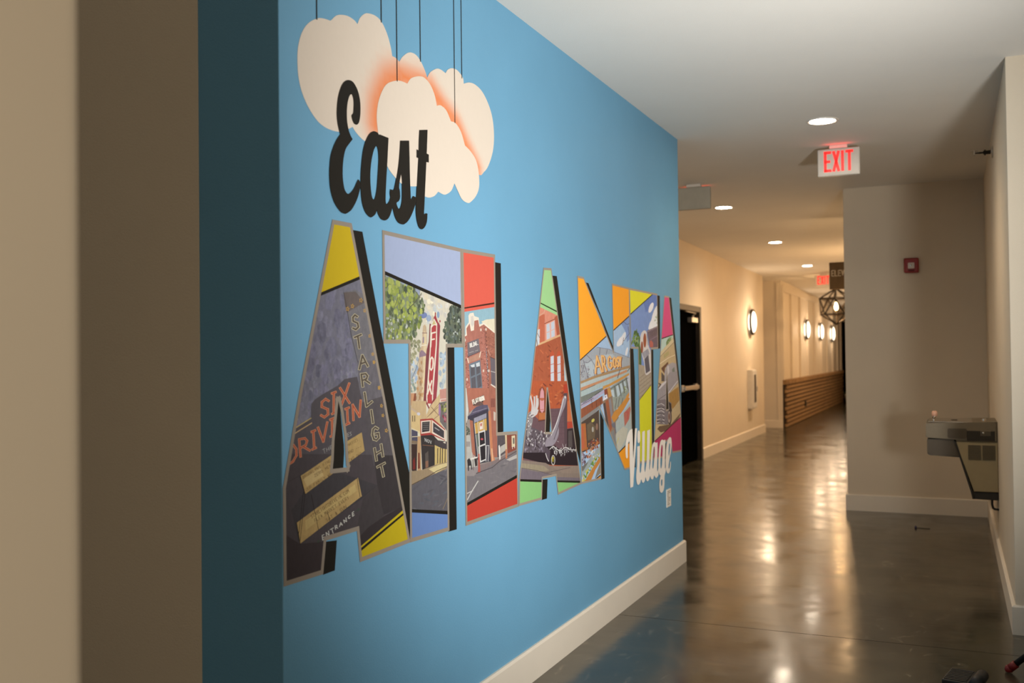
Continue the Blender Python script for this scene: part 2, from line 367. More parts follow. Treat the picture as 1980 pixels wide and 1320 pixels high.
exit_sign((-1.955, 17.0, zc(17.0)), 'far lit exit sign with red letters, half hidden behind the brown elevator sign')
lamp('exit_glow', 'AREA', (-0.681, 6.84, 2.715), (-0.681, 6.84, 3.0), 0.03, (1, 0.05, 0.04), shape='RECTANGLE', size=0.16, size_y=0.05)
lamp('exit_glow', 'AREA', (-1.925, 8.03, 2.705), (-1.925, 8.1, 3.0), 0.04, (1, 0.05, 0.04), shape='RECTANGLE', size=0.22, size_y=0.05)

# ---------------------------------------------------------------- brown hanging elevator sign
t = thing('elevator_sign', 'brown projecting sign lettered ELEVATORS, mounted high beside the corridor corner', 'sign', (-0.836, 10.5, 2.13))
bm = bmesh.new(); box(bm, (-0.312, -0.010, -0.14), (0.0, 0.010, 0.14), 0.003); obj('sign_panel', bm, M['sign_brown'], t)
for i, ch in enumerate('ELEVATORS'):
    bm = bmesh.new(); glyph(bm, ch, -0.288+i*0.0330, 0.055, 0.021, 0.056, 0.008, -0.0118, -0.0095); obj('letter', bm, M['sign_text'], t)
bm = bmesh.new(); box(bm, (-0.02, -0.02, -0.12), (0.0, 0.02, 0.12), 0.003); obj('wall_bracket', bm, M['bronze'], t)

# ---------------------------------------------------------------- pendant
t = thing('cage_pendant', 'dark bronze geometric cage pendant with a glowing bulb, hanging past the elevator sign', 'pendant lamp', (-1.80, 17.4, 2.13))
R_ = 0.305; g_ = []
g_.append(Vector((0, 0, R_)))
for k in range(5): a = math.radians(72*k+54); g_.append(Vector((R_*0.894*math.cos(a), R_*0.894*math.sin(a), R_*0.447)))
for k in range(5): a = math.radians(72*k+18); g_.append(Vector((R_*0.894*math.cos(a), R_*0.894*math.sin(a), -R_*0.447)))
g_.append(Vector((0, 0, -R_))); el = R_*1.0515
for i in range(12):
    for j in range(i+1, 12):
        if (g_[i]-g_[j]).length < el*1.1:
            bm = bmesh.new(); cyl(bm, g_[i], g_[j], 0.0135, n=6); obj('cage_bar', bm, M['bronze'], t)
bm = bmesh.new(); cyl(bm, (0, 0, 0.10), (0, 0, zc(17.4)-2.13-0.02), 0.008, n=8); cyl(bm, (0, 0, 0.07), (0, 0, 0.15), 0.022, n=14); obj('stem', bm, M['bronze'], t)
bm = bmesh.new(); cyl(bm, (0, 0, zc(17.4)-2.13-0.022), (0, 0, zc(17.4)-2.13), 0.06, n=24); obj('canopy', bm, M['bronze'], t)
bm = bmesh.new(); lathe(bm, [(0, -0.065), (0.018, -0.06), (0.03, -0.035), (0.033, -0.01), (0.028, 0.02), (0.018, 0.05), (0.013, 0.075)], (0, 0, 0), (0, 0, 1), 20); obj('bulb', bm, M['bulb'], t, True)
lamp('pendant_glow', 'POINT', (-1.80, 17.4, 2.03), None, 20, (1, 0.6, 0.28), shadow_soft_size=0.03)
for y_, e_ in ((10.6, 9), (13.6, 28), (19.5, 30), (23.0, 18)): lamp('pendant_glow', 'POINT', (-0.96, y_, 1.75), None, e_, (1, 0.64, 0.33), shadow_soft_size=0.12)  # unseen lights without fixtures, added to brighten the corridor ceiling

# ---------------------------------------------------------------- wall sconces
def sconce(loc, label, power):
    t = thing('wall_sconce', label, 'wall lamp', loc, group='round wall sconces with black rims')
    bm = bmesh.new(); lathe(bm, [(0, 0.0), (0.13, 0.0), (0.13, 0.03), (0, 0.03)], (0, 0, 0), (1, 0, 0), 36); obj('back_glow_disc', bm, M['sconce_lens'], t, True)
    bm = bmesh.new(); lathe(bm, [(0.175, 0.030), (0.205, 0.030), (0.210, 0.045), (0.205, 0.062), (0.172, 0.062), (0.175, 0.030)], (0, 0, 0), (1, 0, 0), 40)
    lathe(bm, [(0, 0.030), (0.176, 0.030)], (0, 0, 0), (1, 0, 0), 40); obj('rim', bm, M['bronze'], t, True)
    bm = bmesh.new(); lathe(bm, [(0.171, 0.058), (0.160, 0.070), (0.130, 0.082), (0.09, 0.090), (0.04, 0.095), (0, 0.096)], (0, 0, 0), (1, 0, 0), 40); obj('opal_diffuser', bm, M['sconce_lens'], t, True)
    bm = bmesh.new(); lathe(bm, [(0.0, 0.095), (0.012, 0.095), (0.010, 0.102), (0, 0.104)], (0, 0, 0), (1, 0, 0), 16); obj('finial', bm, M['bronze'], t, True)
    lamp('sconce_glow', 'POINT', (loc[0]+0.24, loc[1], loc[2]), None, power, WARM, shadow_soft_size=0.08)
    return t
sconce((X2, 15.72, 1.845), 'nearest round glowing wall sconce, on the cream wall above the white cabinet', 11)
sconce((X3+0.001, 21.0, 1.83), 'glowing sconce on the panelled wall, nearest of the three there', 9)
sconce((X3+0.001, 23.35, 1.83), 'glowing sconce on the panelled wall, middle of the three there', 9)
sconce((X3+0.001, 25.7, 1.82), 'glowing sconce on the panelled wall, farthest of the three there', 9)

# ---------------------------------------------------------------- extinguisher cabinet
t = thing('extinguisher_cabinet', 'white wall cabinet with a dark narrow window below the nearest sconce', 'cabinet', (X2, 15.62, 0.78))
bm = bmesh.new(); box(bm, (0, -0.17, -0.305), (0.075, 0.17, 0.305), 0.004); obj('body', bm, M['white_plastic'], t)
bm = bmesh.new(); box(bm, (0.075, -0.155, -0.29), (0.088, 0.155, 0.29), 0.003); d_ = obj('door', bm, M['white_plastic'], t)
bm = bmesh.new(); box(bm, (0.0865, -0.075, -0.21), (0.0895, 0.075, 0.23), 0.001); obj('window_pane', bm, M['glass_dark'], d_)
bm = bmesh.new(); box(bm, (0.088, 0.11, -0.04), (0.10, 0.13, 0.04), 0.002); obj('pull_handle', bm, M['chrome'], d_)

# ---------------------------------------------------------------- fire alarm
t = thing('fire_alarm_strobe', 'small square red fire alarm with a white strobe on the far wall', 'fire alarm', (-0.3015, 8.75, 2.056))
bm = bmesh.new(); box(bm, (-0.057, -0.045, -0.061), (0.057, 0, 0.061), 0.010, 3); obj('housing', bm, M['red_alarm'], t)
bm = bmesh.new(); box(bm, (-0.026, -0.062, -0.028), (0.024, -0.044, 0.022), 0.006, 3); obj('strobe_lens', bm, M['lens_clear'], t)
bm = bmesh.new(); lathe(bm, [(0, 0.0), (0.008, 0.0), (0.010, 0.004), (0, 0.006)], (-0.001, -0.062, -0.003), (0, -1, 0), 12); obj('flash_tube', bm, M['chrome'], t)
bm = bmesh.new()
for k in range(5): box(bm, (-0.024+k*0.010, -0.0465, -0.050), (-0.019+k*0.010, -0.044, -0.036))
obj('sounder_slot', bm, M['black'], t)

# ---------------------------------------------------------------- sidewall sprinkler
t = thing('sidewall_sprinkler', 'small brass and steel sprinkler head sticking out high on the right wall', 'sprinkler', (0.25, 6.8, 2.588))
bm = bmesh.new(); lathe(bm, [(0, 0.0), (0.038, 0.0), (0.036, 0.008), (0.018, 0.014), (0, 0.014)], (0, 0, 0), (-1, 0, 0), 24); obj('escutcheon', bm, M['alu'], t, True)
bm = bmesh.new(); cyl(bm, (-0.012, 0, 0), (-0.055, 0, 0), 0.013, 0.011, 14); cyl(bm, (-0.04, 0, 0), (-0.05, 0, 0), 0.018, n=6); obj('nozzle', bm, M['bronze'], t)
bm = bmesh.new()
for s in (-1, 1): cyl(bm, (-0.05, 0.012*s, 0), (-0.075, 0.016*s, 0), 0.003, n=6); cyl(bm, (-0.075, 0.016*s, 0), (-0.10, 0.004*s, 0), 0.003, n=6)
cyl(bm, (-0.052, 0, 0), (-0.09, 0, 0), 0.003, n=8); obj('frame_arm', bm, M['bronze'], t)
bm = bmesh.new(); box(bm, (-0.108, -0.016, -0.014), (-0.103, 0.016, 0.014), 0.002); box(bm, (-0.125, -0.018, 0.012), (-0.085, 0.018, 0.015), 0.001); obj('deflector', bm, M['alu'], t)

# ---------------------------------------------------------------- drinking fountain
FY = 6.88; FD = 0.46
t = thing('drinking_fountain', 'wall-mounted stainless drinking fountain with a louvred body on the right wall', 'drinking fountain', (0.25, FY, 0))
def fp(pts, y0, y1, bevel=0.0):
    bm = bmesh.new(); prism(bm, pts, lambda u, v, d: Vector((u-0.25, d, v)), y0, y1, bevel); return bm
basin = obj('basin', fp(rounded([(-0.169, 0.876, 0.012), (-0.169, 0.782, 0.01), (0.0, 0.782, 0), (0.012, 0.762, 0), (0.2495, 0.762, 0), (0.2495, 0.888, 0), (0.22, 0.888, 0)], 0.01), 0, FD, 0.008), M['steel'], t)
bm = bmesh.new(); box(bm, (-0.405, 0.03, 0.880), (-0.13, FD-0.03, 0.8845), 0.002); obj('bowl_rim', bm, M['chrome'], basin)
bm = bmesh.new(); lathe(bm, [(0, 0.8845), (0.02, 0.8845), (0.02, 0.887), (0, 0.888)], (-0.25, 0.23, 0), (0, 0, 1), 20); obj('drain', bm, M['steel_dark'], basin, True)
bm = bmesh.new(); prism(bm, rounded([(-0.105, 0.862, 0.012), (0.008, 0.862, 0.012), (0.008, 0.800, 0.012), (-0.105, 0.800, 0.012)], 0.012), lambda u, v, d: Vector((u-0.185, d, v-0.018)), -0.004, 0.002); obj('name_badge', bm, M['steel_dark'], basin)
obj('push_panel', fp(rounded([(-0.163, 0.773, 0.012), (-0.163, 0.668, 0.02), (0.036, 0.658, 0), (-0.004, 0.773, 0)], 0.01), 0.006, FD-0.006, 0.008), M['steel_dark'], t)
body = obj('body_panel', fp([(0.010, 0.760), (0.2495, 0.760), (0.2495, 0.444), (0.108, 0.444), (0.040, 0.655)], 0.004, FD-0.004, 0.004), M['fount_body'], t)
obj('lower_pan', fp([(0.098, 0.442), (0.2495, 0.442), (0.2495, 0.392), (0.110, 0.396)], 0.010, FD-0.01, 0.004), M['grille'], t)
obj('front_skirt', fp([(0.000, 0.760), (0.010, 0.760), (0.100, 0.444), (0.110, 0.396), (0.098, 0.396), (0.088, 0.444), (0.028, 0.655)], 0.002, FD-0.002, 0.003), M['grille'], t)
bm = bmesh.new(); box(bm, (-0.178, -0.0015, 0.768), (-0.017, 0.006, 0.832), 0.002); gp = obj('upper_grille', bm, M['grille'], basin)
for k in range(9):
    z = 0.772+k*0.0068; bm = bmesh.new(); box(bm, (-0.174, -0.004, z), (-0.021, 0.0, z+0.002)); obj('louvre', bm, M['steel_dark'], t)
for k in range(14):
    z = 0.648+k*0.0068
    for x0, x1 in ((-0.172, -0.098), (-0.090, -0.016)):
        bm = bmesh.new(); box(bm, (x0, 0.0005, z), (x1, 0.0045, z+0.0028)); obj('louvre', bm, M['steel_dark'], body)
bm = bmesh.new(); cyl(bm, (-0.372, 0.055, 0.880), (-0.372, 0.055, 0.908), 0.009, 0.007, 14); cyl(bm, (-0.372, 0.055, 0.905), (-0.366, 0.055, 0.925), 0.010, 0.012, 14); bub = obj('bubbler', bm, M['chrome'], t, True)
bm = bmesh.new(); lathe(bm, [(0.012, 0.918), (0.017, 0.925), (0.018, 0.943), (0.012, 0.952), (0, 0.954)], (-0.366, 0.055, 0), (0, 0, 1), 18); obj('mouth_guard', bm, mat('pinkish_guard', (226, 176, 150), 0.5), bub, True)
bm = bmesh.new(); lathe(bm, [(0.014, 0.887), (0.014, 0.897), (0.010, 0.903), (0, 0.904)], (-0.075, 0.12, 0), (0, 0, 1), 18); obj('push_button', bm, M['chrome'], t, True)
bm = bmesh.new(); lathe(bm, [(0.008, 0.0), (0.008, 0.006), (0, 0.008)], (-0.083, 0.0, 0.818), (0, -1, 0), 14); obj('adjust_screw', bm, M['chrome'], t, True)
bm = bmesh.new(); box(bm, (-0.100, -0.002, 0.800), (-0.040, 0.002, 0.834), 0.001); obj('rating_plate', bm, M['steel'], t)
bm = bmesh.new(); pts = [Vector((-0.038, 0.05, 0.40)), Vector((-0.038, 0.05, 0.36)), Vector((-0.032, 0.05, 0.335)), Vector((-0.015, 0.05, 0.33)), Vector((0.0, 0.05, 0.33))]
for a, b in zip(pts, pts[1:]): cyl(bm, a, b, 0.007, n=10)
obj('drain_hose', bm, M['rubber'], t)

# ---------------------------------------------------------------- placard on the mural wall
t = thing('mural_placard', 'small white placard low at the right end of the blue mural wall', 'placard', (XM, 5.866, 0.459))
bm = bmesh.new(); box(bm, (0, -0.047, -0.054), (0.006, 0.047, 0.054), 0.001); obj('card', bm, M['paper'], t)
bm = bmesh.new(); random.seed(2)
for k in range(9):
    z = 0.040-k*0.0098; l = random.uniform(0.02, 0.07); box(bm, (0.0058, -0.036, z), (0.0066, -0.036+l, z+0.003))
o = obj('printed_lines', bm, M['ink'], t); o['kind'] = 'stuff'

# ---------------------------------------------------------------- light stand, floor box, scrap
t = thing('light_stand', 'black tubular stand leg with a red foot standing on the concrete at the right edge', 'light stand', (0.60, 4.50, 0))
def leg(dx, dy):
    L_ = math.hypot(dx, dy); tip = Vector((dx, dy, 0.014)); top = Vector((dx*0.06, dy*0.06, 0.40))
    bm = bmesh.new(); cyl(bm, tip+(top-tip)*0.07, top, 0.0125, n=16); lg = obj('leg', bm, M['rubber'], t, True)
    bm = bmesh.new(); cyl(bm, tip+(top-tip)*0.015, tip+(top-tip)*0.07, 0.0165, n=16); obj('red_band', bm, M['red_band'], lg, True)
    bm = bmesh.new(); lathe(bm, [(0, -0.012), (0.014, -0.010), (0.017, 0.0), (0.013, 0.014), (0, 0.018)], tip, (0, 0, 1), 16); obj('rubber_foot', bm, M['red_band'], lg, True)
    bm = bmesh.new(); cyl(bm, tip+(top-tip)*0.55, Vector((0, 0, 0.16)), 0.006, n=8); obj('brace', bm, M['rubber'], lg)
leg(-0.41, 0.06); leg(0.30, 0.28); leg(0.08, -0.40)
bm = bmesh.new(); cyl(bm, (0, 0, 0.10), (0, 0, 1.05), 0.014, n=16); obj('pole', bm, M['rubber'], t, True)
bm = bmesh.new(); cyl(bm, (0, 0, 0.36), (0, 0, 0.43), 0.026, n=16); cyl(bm, (0, 0, 0.14), (0, 0, 0.18), 0.022, n=16); cyl(bm, (0.02, 0, 0.40), (0.06, 0, 0.40), 0.010, n=10); obj('collar', bm, M['rubber'], t, True)

t = thing('battery_pack', 'low black ribbed equipment pack lying on the floor at the bottom edge', 'equipment pack', (0.03, 4.34, 0), (0, 0, math.radians(-12)))
bm = bmesh.new(); box(bm, (-0.075, -0.10, 0.0), (0.045, 0.07, 0.035), 0.006); obj('body', bm, M['rubber'], t)
for k in range(8):
    bm = bmesh.new(); box(bm, (-0.068, -0.09+k*0.02, 0.035), (0.015, -0.08+k*0.02, 0.0385), 0.001); obj('rib', bm, M['grille'], t)
bm = bmesh.new(); cyl(bm, (0.045, -0.09, 0.026), (0.045, 0.06, 0.026), 0.024, n=20); obj('cylinder_grip', bm, M['rubber'], t, True)

t = thing('floor_scrap', 'tiny violet scrap with a thin tail on the floor before the far wall', 'scrap', (-0.28, 8.02, 0))
bm = bmesh.new(); lathe(bm, [(0, 0.0), (0.008, 0.0), (0.009, 0.008), (0.005, 0.018), (0, 0.02)], (0, 0, 0), (0, 0, 1), 10); obj('cap', bm, M['debris'], t, True)
bm = bmesh.new(); pts = [Vector((0.008, 0, 0.003)), Vector((0.04, 0.004, 0.003)), Vector((0.07, -0.006, 0.003)), Vector((0.10, 0.004, 0.003))]
for a, b in zip(pts, pts[1:]): cyl(bm, a, b, 0.002, n=6)
obj('tail', bm, M['mortar'], t)

# ---------------------------------------------------------------- far end of the corridor
d2 = thing('door_2', None, None, (-2.1, 28.4, 0)); d2['kind'] = 'structure'
dbox('door_leaf', (-0.68, -0.05, 0.0), (0.45, -0.005, 2.15), M['black'], d2, 0.003)
bm = bmesh.new(); box(bm, (-0.70, -0.07, 0), (-0.68, 0, 2.2), 0.003); box(bm, (0.45, -0.07, 0), (0.52, 0, 2.2), 0.003); box(bm, (-0.68, -0.07, 2.15), (0.45, 0, 2.2), 0.003); obj('door_frame', bm, M['black'], d2)
bm = bmesh.new(); box(bm, (0.32, -0.10, 0.95), (0.36, -0.05, 1.1), 0.004); obj('door_handle', bm, M['alu'], d2)
t = thing('potted_plant', 'leafy plant in a white pot at the far end of the corridor', 'plant', (-2.50, 27.2, 0))
bm = bmesh.new(); lathe(bm, [(0, 0), (0.10, 0), (0.14, 0.22), (0.15, 0.24), (0.13, 0.24), (0.12, 0.20), (0, 0.20)], (0, 0, 0), (0, 0, 1), 24); obj('pot', bm, M['pot'], t, True)
random.seed(7)
for k in range(16):
    a = k*2.4; ln = random.uniform(0.15, 0.22); el_ = random.uniform(0.6, 1.3); d = Vector((math.cos(a)*math.cos(el_), math.sin(a)*math.cos(el_), math.sin(el_))); s = Vector((-math.sin(a), math.cos(a), 0)); b0 = Vector((0, 0, 0.21))
    bm = bmesh.new(); prev = None
    for i in range(6):
        tt = i/5; p = b0+d*ln*tt+Vector((math.cos(a), math.sin(a), 0))*0.08*tt*tt-Vector((0, 0, 1))*0.05*tt*tt; w_ = 0.03*math.sin(math.pi*min(1, tt*0.85+0.12)); r0 = bm.verts.new(p+s*w_); r1 = bm.verts.new(p-s*w_); r3 = bm.verts.new(p-Vector((0, 0, 0.006)))
        if prev: bm.faces.new((prev[0], r0, r3, prev[2])); bm.faces.new((prev[2], r3, r1, prev[1])); bm.faces.new((prev[0], prev[1], r1, r0))
        prev = (r0, r1, r3)
    obj('leaf', bm, M['leaf'], t)

# ---------------------------------------------------------------- mural outlines (1/5000 m on the wall: along, up)
MURAL = {}
MURAL['A_six'] = dict(band=0.013, mask="11615,8685 12107,8691 13015,5991 13723,3710 12246,3676 12174,4150 11398,4145 11321,3693 10438,3711 10438,5002 10802,6234", holes=['11727,6092 11785,5920 11875,5552 11908,5140 11938,5114 11571,5131 11595,5251 11619,5528'], items=[
("p",'picture',(122, 122, 142),0.35,"10438,8646 13943,9180 13817,2836 10438,3716"),
("d",'picture',[(134, 134, 154), (128, 128, 150), (116, 116, 140), (124, 122, 150)],0.6,90,0.0120,0.0150,3,"10970,6652 12218,6639 12194,6430 11709,6318 11105,6132 11048,5898 10714,5782"),
("d",'picture',[(116, 116, 142), (126, 126, 150), (120, 119, 147)],0.6,50,0.0201,0.0277,4,"11323,7571 11844,7721 12122,6904 11682,6396 10980,6414"),
("p",'picture',(92, 86, 94),0.2,"10545,5716 10680,5750 11066,5891 11068,6004 11078,6079 11160,6135 11326,6193 11708,6307 11888,6398 12215,6424 12275,6254 13113,6139 13818,4936 10438,5321"),
("p",'picture',(80, 72, 78),0.2,"10438,5454 13821,5104 13910,3175 10438,3740"),
("p",'picture',(70, 66, 72),0.2,"10875,4881 11612,5096 12747,4754 12311,4598 10763,4244 10615,4686"),
("p",'picture',(66, 56, 60),0.2,"10438,4412 10796,4207 11333,4143 11330,3904 11287,3499 10438,3726"),
("p",'picture',(122, 120, 128),0.4,"11884,7656 12190,7714 12442,7640 12865,6633 12235,6639 12056,7067 11979,7363"),
("p",'picture',(112, 100, 98),0.2,"11884,7656 12190,7685 12440,7534 12270,7479 11959,7363 11911,7464"),
("p",'picture',(112, 108, 118),0.4,"12219,6662 12780,6657 12951,6109 12525,5902 12356,6028 12254,6289"),
("p",'picture',(92, 86, 92),0.3,"12356,6040 12951,6109 13287,5389 13423,4978 12642,5062 12477,5633"),
("p",'picture',(62, 56, 60),0.25,"12655,5217 13283,5157 13559,4426 13508,4321 12918,4273 12736,4755"),
("p",'picture',(72, 66, 70),0.2,"12332,4595 12747,4754 12918,4261 12196,3990 12179,4224"),
("p",'picture',(58, 50, 54),0.15,"12918,4249 13508,4333 13531,4267 12215,3894 12197,4036 12474,4153"),
("l",'picture',(58, 52, 56),0.1,0.0014,0.57,"11884,7656 11979,7363 12056,7067 12235,6639"),
("l",'picture',(60, 54, 58),0.1,0.0008,0.62,"10453,5040 10826,5131"),
("l",'picture',(60, 54, 58),0.1,0.0009,0.55,"12248,4607 12747,4754"),
("l",'picture',(212, 182, 104),0.1,0.0027,0.62,"10689,5762 11066,5881"),
("l",'picture',(222, 180, 120),0.1,0.0027,0.62,"10676,5692 11079,5814"),
("p",'picture',(52, 44, 44),0.1,"10803,5109 11042,5178 11260,5244 11533,5323 11501,5090 11620,5077 10904,4853"),
("p",'picture',(202, 166, 98),0.3,"10817,5116 11056,5185 11275,5251 11549,5330 11517,5097 11635,5084 10919,4859"),
("p",'picture',(52, 44, 44),0.1,"10714,4496 11401,4693 12194,4923 12294,4638 11472,4402 10791,4205"),
("p",'picture',(202, 166, 98),0.3,"10728,4502 11416,4700 12211,4930 12311,4645 11487,4408 10805,4211"),
("p",'picture',(202, 166, 98),0.3,"11893,5482 12323,5592 12397,5311 11961,5174"),
("p",'picture',(222, 190, 122),0.2,"10878,5072 11274,5188 11347,5060 10964,4955"),
("p",'picture',(216, 184, 110),0.2,"10922,4503 12127,4842 12177,4744 10921,4365"),
("l",'picture',(104, 72, 42),0.08,0.0007,0.61,"10861,5105 10881,5071 10905,5079 10904,5087 10892,5094 10870,5089"),
("l",'picture',(104, 72, 42),0.08,0.0007,0.61,"10861,5105 10883,5109 10891,5102 10889,5094"),
("l",'picture',(104, 72, 42),0.08,0.0007,0.60,"10926,5083 10906,5117 10930,5122 10941,5116 10938,5106 10917,5099"),
("l",'picture',(104, 72, 42),0.08,0.0007,0.60,"10929,5103 10957,5091"),
("l",'picture',(104, 72, 42),0.08,0.0007,0.60,"10967,5133 10957,5125 10962,5112 10972,5101 10988,5099 10997,5107 10993,5120 10982,5131 10967,5133"),
("l",'picture',(104, 72, 42),0.08,0.0007,0.60,"11013,5145 11003,5137 11007,5124 11018,5113 11033,5111 11043,5119 11039,5132 11028,5143 11013,5145"),
("l",'picture',(104, 72, 42),0.08,0.0007,0.60,"11043,5153 11064,5119"),
("l",'picture',(104, 72, 42),0.08,0.0008,0.60,"11074,5161 11054,5134 11095,5127"),
("l",'picture',(104, 72, 42),0.08,0.0008,0.60,"11089,5165 11110,5131 11142,5139"),
("l",'picture',(104, 72, 42),0.08,0.0008,0.60,"11136,5177 11162,5164 11168,5186"),
("l",'picture',(104, 72, 42),0.08,0.0008,0.59,"11162,5164 11173,5147"),
("l",'picture',(104, 72, 42),0.08,0.0008,0.59,"11204,5155 11183,5190 11236,5163 11215,5198"),
("l",'picture',(104, 72, 42),0.08,0.0008,0.59,"11264,5205 11248,5207 11236,5199 11241,5190 11270,5188 11278,5179 11266,5171 11249,5173"),
("l",'picture',(104, 72, 42),0.08,0.0008,0.59,"11358,5235 11325,5227 11347,5192"),
("l",'picture',(104, 72, 42),0.08,0.0008,0.59,"11336,5210 11362,5217"),
("l",'picture',(104, 72, 42),0.08,0.0008,0.59,"11390,5244 11412,5209"),
("l",'picture',(104, 72, 42),0.08,0.0008,0.58,"11444,5217 11422,5252 11477,5225 11455,5261"),
("l",'picture',(104, 72, 42),0.08,0.0008,0.58,"11504,5274 11470,5265 11492,5229 11526,5238"),
("l",'picture',(104, 72, 42),0.08,0.0008,0.58,"11481,5247 11508,5254"),
("l",'picture',(104, 72, 42),0.08,0.0008,0.60,"11127,5101 11161,5110 11148,5064 11182,5073"),
("l",'picture',(104, 72, 42),0.08,0.0008,0.59,"11211,5124 11177,5114 11198,5077 11233,5086"),
("l",'picture',(104, 72, 42),0.08,0.0008,0.59,"11188,5096 11215,5103"),
("l",'picture',(104, 72, 42),0.08,0.0008,0.59,"11249,5091 11227,5128 11254,5133 11266,5126 11262,5115 11239,5108"),
("l",'picture',(104, 72, 42),0.08,0.0008,0.59,"11252,5112 11283,5100"),
("l",'picture',(104, 72, 42),0.08,0.0008,0.59,"11296,5146 11285,5136 11289,5122 11300,5110 11317,5108 11328,5118 11324,5132 11313,5144 11296,5146"),
("l",'picture',(104, 72, 42),0.08,0.0008,0.59,"11403,5131 11381,5168 11412,5150 11416,5177 11438,5140"),
("l",'picture',(104, 72, 42),0.08,0.0008,0.58,"11468,5191 11433,5182 11455,5144 11490,5153"),
("l",'picture',(104, 72, 42),0.08,0.0008,0.58,"11444,5163 11472,5170"),
("l",'picture',(104, 72, 42),0.08,0.0008,0.58,"11507,5158 11485,5196 11543,5167 11520,5205"),
("l",'picture',(104, 72, 42),0.08,0.0007,0.60,"10944,4936 10935,4928 10939,4914 10949,4902 10964,4900 10973,4908 10969,4922 10959,4934 10944,4936"),
("l",'picture',(104, 72, 42),0.08,0.0007,0.60,"10973,4944 10990,4915 11009,4911 11021,4922 11004,4952"),
("l",'picture',(104, 72, 42),0.08,0.0007,0.60,"11039,4919 11019,4956 11042,4960 11054,4953 11051,4943 11029,4936"),
("l",'picture',(104, 72, 42),0.08,0.0007,0.60,"11042,4940 11070,4926"),
("l",'picture',(104, 72, 42),0.08,0.0008,0.60,"11141,4987 11110,4979 11131,4942"),
("l",'picture',(104, 72, 42),0.08,0.0008,0.60,"11120,4961 11145,4967"),
("l",'picture',(104, 72, 42),0.08,0.0008,0.59,"11177,4953 11172,4995 11209,4961"),
("l",'picture',(104, 72, 42),0.08,0.0008,0.59,"11176,4969 11194,4974"),
("l",'picture',(104, 72, 42),0.08,0.0008,0.59,"11224,4965 11202,5003 11231,4984 11234,5011 11256,4973"),
("l",'picture',(104, 72, 42),0.08,0.0008,0.59,"11265,5019 11287,4981"),
("l",'picture',(104, 72, 42),0.08,0.0008,0.59,"11296,5026 11318,4989 11350,4997"),
("l",'picture',(104, 72, 42),0.08,0.0008,0.59,"11343,5039 11370,5024 11376,5047"),
("l",'picture',(104, 72, 42),0.08,0.0008,0.59,"11370,5024 11381,5005"),
("l",'picture',(104, 72, 42),0.08,0.0008,0.58,"11439,5063 11469,5027 11464,5052 11486,5031 11472,5071"),
("l",'picture',(104, 72, 42),0.08,0.0008,0.58,"11520,5084 11487,5075 11509,5037 11542,5046"),
("l",'picture',(104, 72, 42),0.08,0.0008,0.58,"11498,5056 11525,5063"),
("l",'picture',(104, 72, 42),0.08,0.0010,0.60,"11070,4555 11055,4559 11044,4549 11051,4537 11078,4533 11087,4520 11076,4511 11060,4515"),
("l",'picture',(104, 72, 42),0.08,0.0010,0.60,"11082,4566 11112,4574"),
("l",'picture',(104, 72, 42),0.08,0.0010,0.60,"11097,4570 11121,4523"),
("l",'picture',(104, 72, 42),0.08,0.0010,0.59,"11151,4531 11141,4581 11181,4538"),
("l",'picture',(104, 72, 42),0.08,0.0010,0.59,"11147,4550 11165,4555"),
("l",'picture',(104, 72, 42),0.08,0.0010,0.59,"11195,4542 11170,4589 11193,4594 11205,4584 11204,4571 11183,4565"),
("l",'picture',(104, 72, 42),0.08,0.0010,0.59,"11195,4568 11225,4550"),
("l",'picture',(104, 72, 42),0.08,0.0010,0.59,"11214,4601 11239,4554 11270,4562"),
("l",'picture',(104, 72, 42),0.08,0.0010,0.59,"11274,4617 11299,4570"),
("l",'picture',(104, 72, 42),0.08,0.0010,0.59,"11339,4626 11322,4630 11313,4621 11317,4601 11332,4585 11348,4582 11356,4593 11348,4608 11334,4605"),
("l",'picture',(104, 72, 42),0.08,0.0010,0.59,"11349,4637 11375,4589"),
("l",'picture',(104, 72, 42),0.08,0.0010,0.59,"11380,4645 11406,4597"),
("l",'picture',(104, 72, 42),0.08,0.0010,0.59,"11362,4613 11393,4621"),
("l",'picture',(104, 72, 42),0.08,0.0010,0.59,"11395,4649 11426,4657"),
("l",'picture',(104, 72, 42),0.08,0.0010,0.58,"11410,4653 11436,4605"),
("l",'picture',(104, 72, 42),0.08,0.0010,0.58,"11440,4661 11466,4613 11482,4620 11488,4636 11478,4655 11458,4664 11440,4661"),
("l",'picture',(104, 72, 42),0.08,0.0010,0.58,"11512,4625 11487,4673 11511,4678 11523,4668 11521,4655 11500,4648"),
("l",'picture',(104, 72, 42),0.08,0.0010,0.58,"11513,4652 11544,4634"),
("l",'picture',(104, 72, 42),0.08,0.0010,0.58,"11549,4690 11575,4642"),
("l",'picture',(104, 72, 42),0.08,0.0010,0.58,"11579,4698 11622,4654 11611,4707"),
("l",'picture',(104, 72, 42),0.08,0.0010,0.58,"11658,4719 11626,4711 11653,4662 11685,4671"),
("l",'picture',(104, 72, 42),0.08,0.0010,0.58,"11640,4686 11665,4693"),
("l",'picture',(104, 72, 42),0.08,0.0010,0.57,"11690,4727 11716,4679"),
("l",'picture',(104, 72, 42),0.08,0.0010,0.57,"11748,4687 11721,4736 11780,4696 11754,4744"),
("l",'picture',(104, 72, 42),0.08,0.0010,0.57,"11807,4706 11814,4707"),
("l",'picture',(104, 72, 42),0.08,0.0010,0.57,"11854,4763 11837,4766 11828,4756 11830,4737 11846,4722 11864,4718 11873,4728"),
("l",'picture',(104, 72, 42),0.08,0.0010,0.57,"11882,4778 11873,4768 11879,4750 11892,4733 11909,4730 11918,4740 11912,4758 11899,4775 11882,4778"),
("l",'picture',(104, 72, 42),0.08,0.0010,0.56,"11941,4738 11914,4787 11947,4762 11947,4796 11975,4747"),
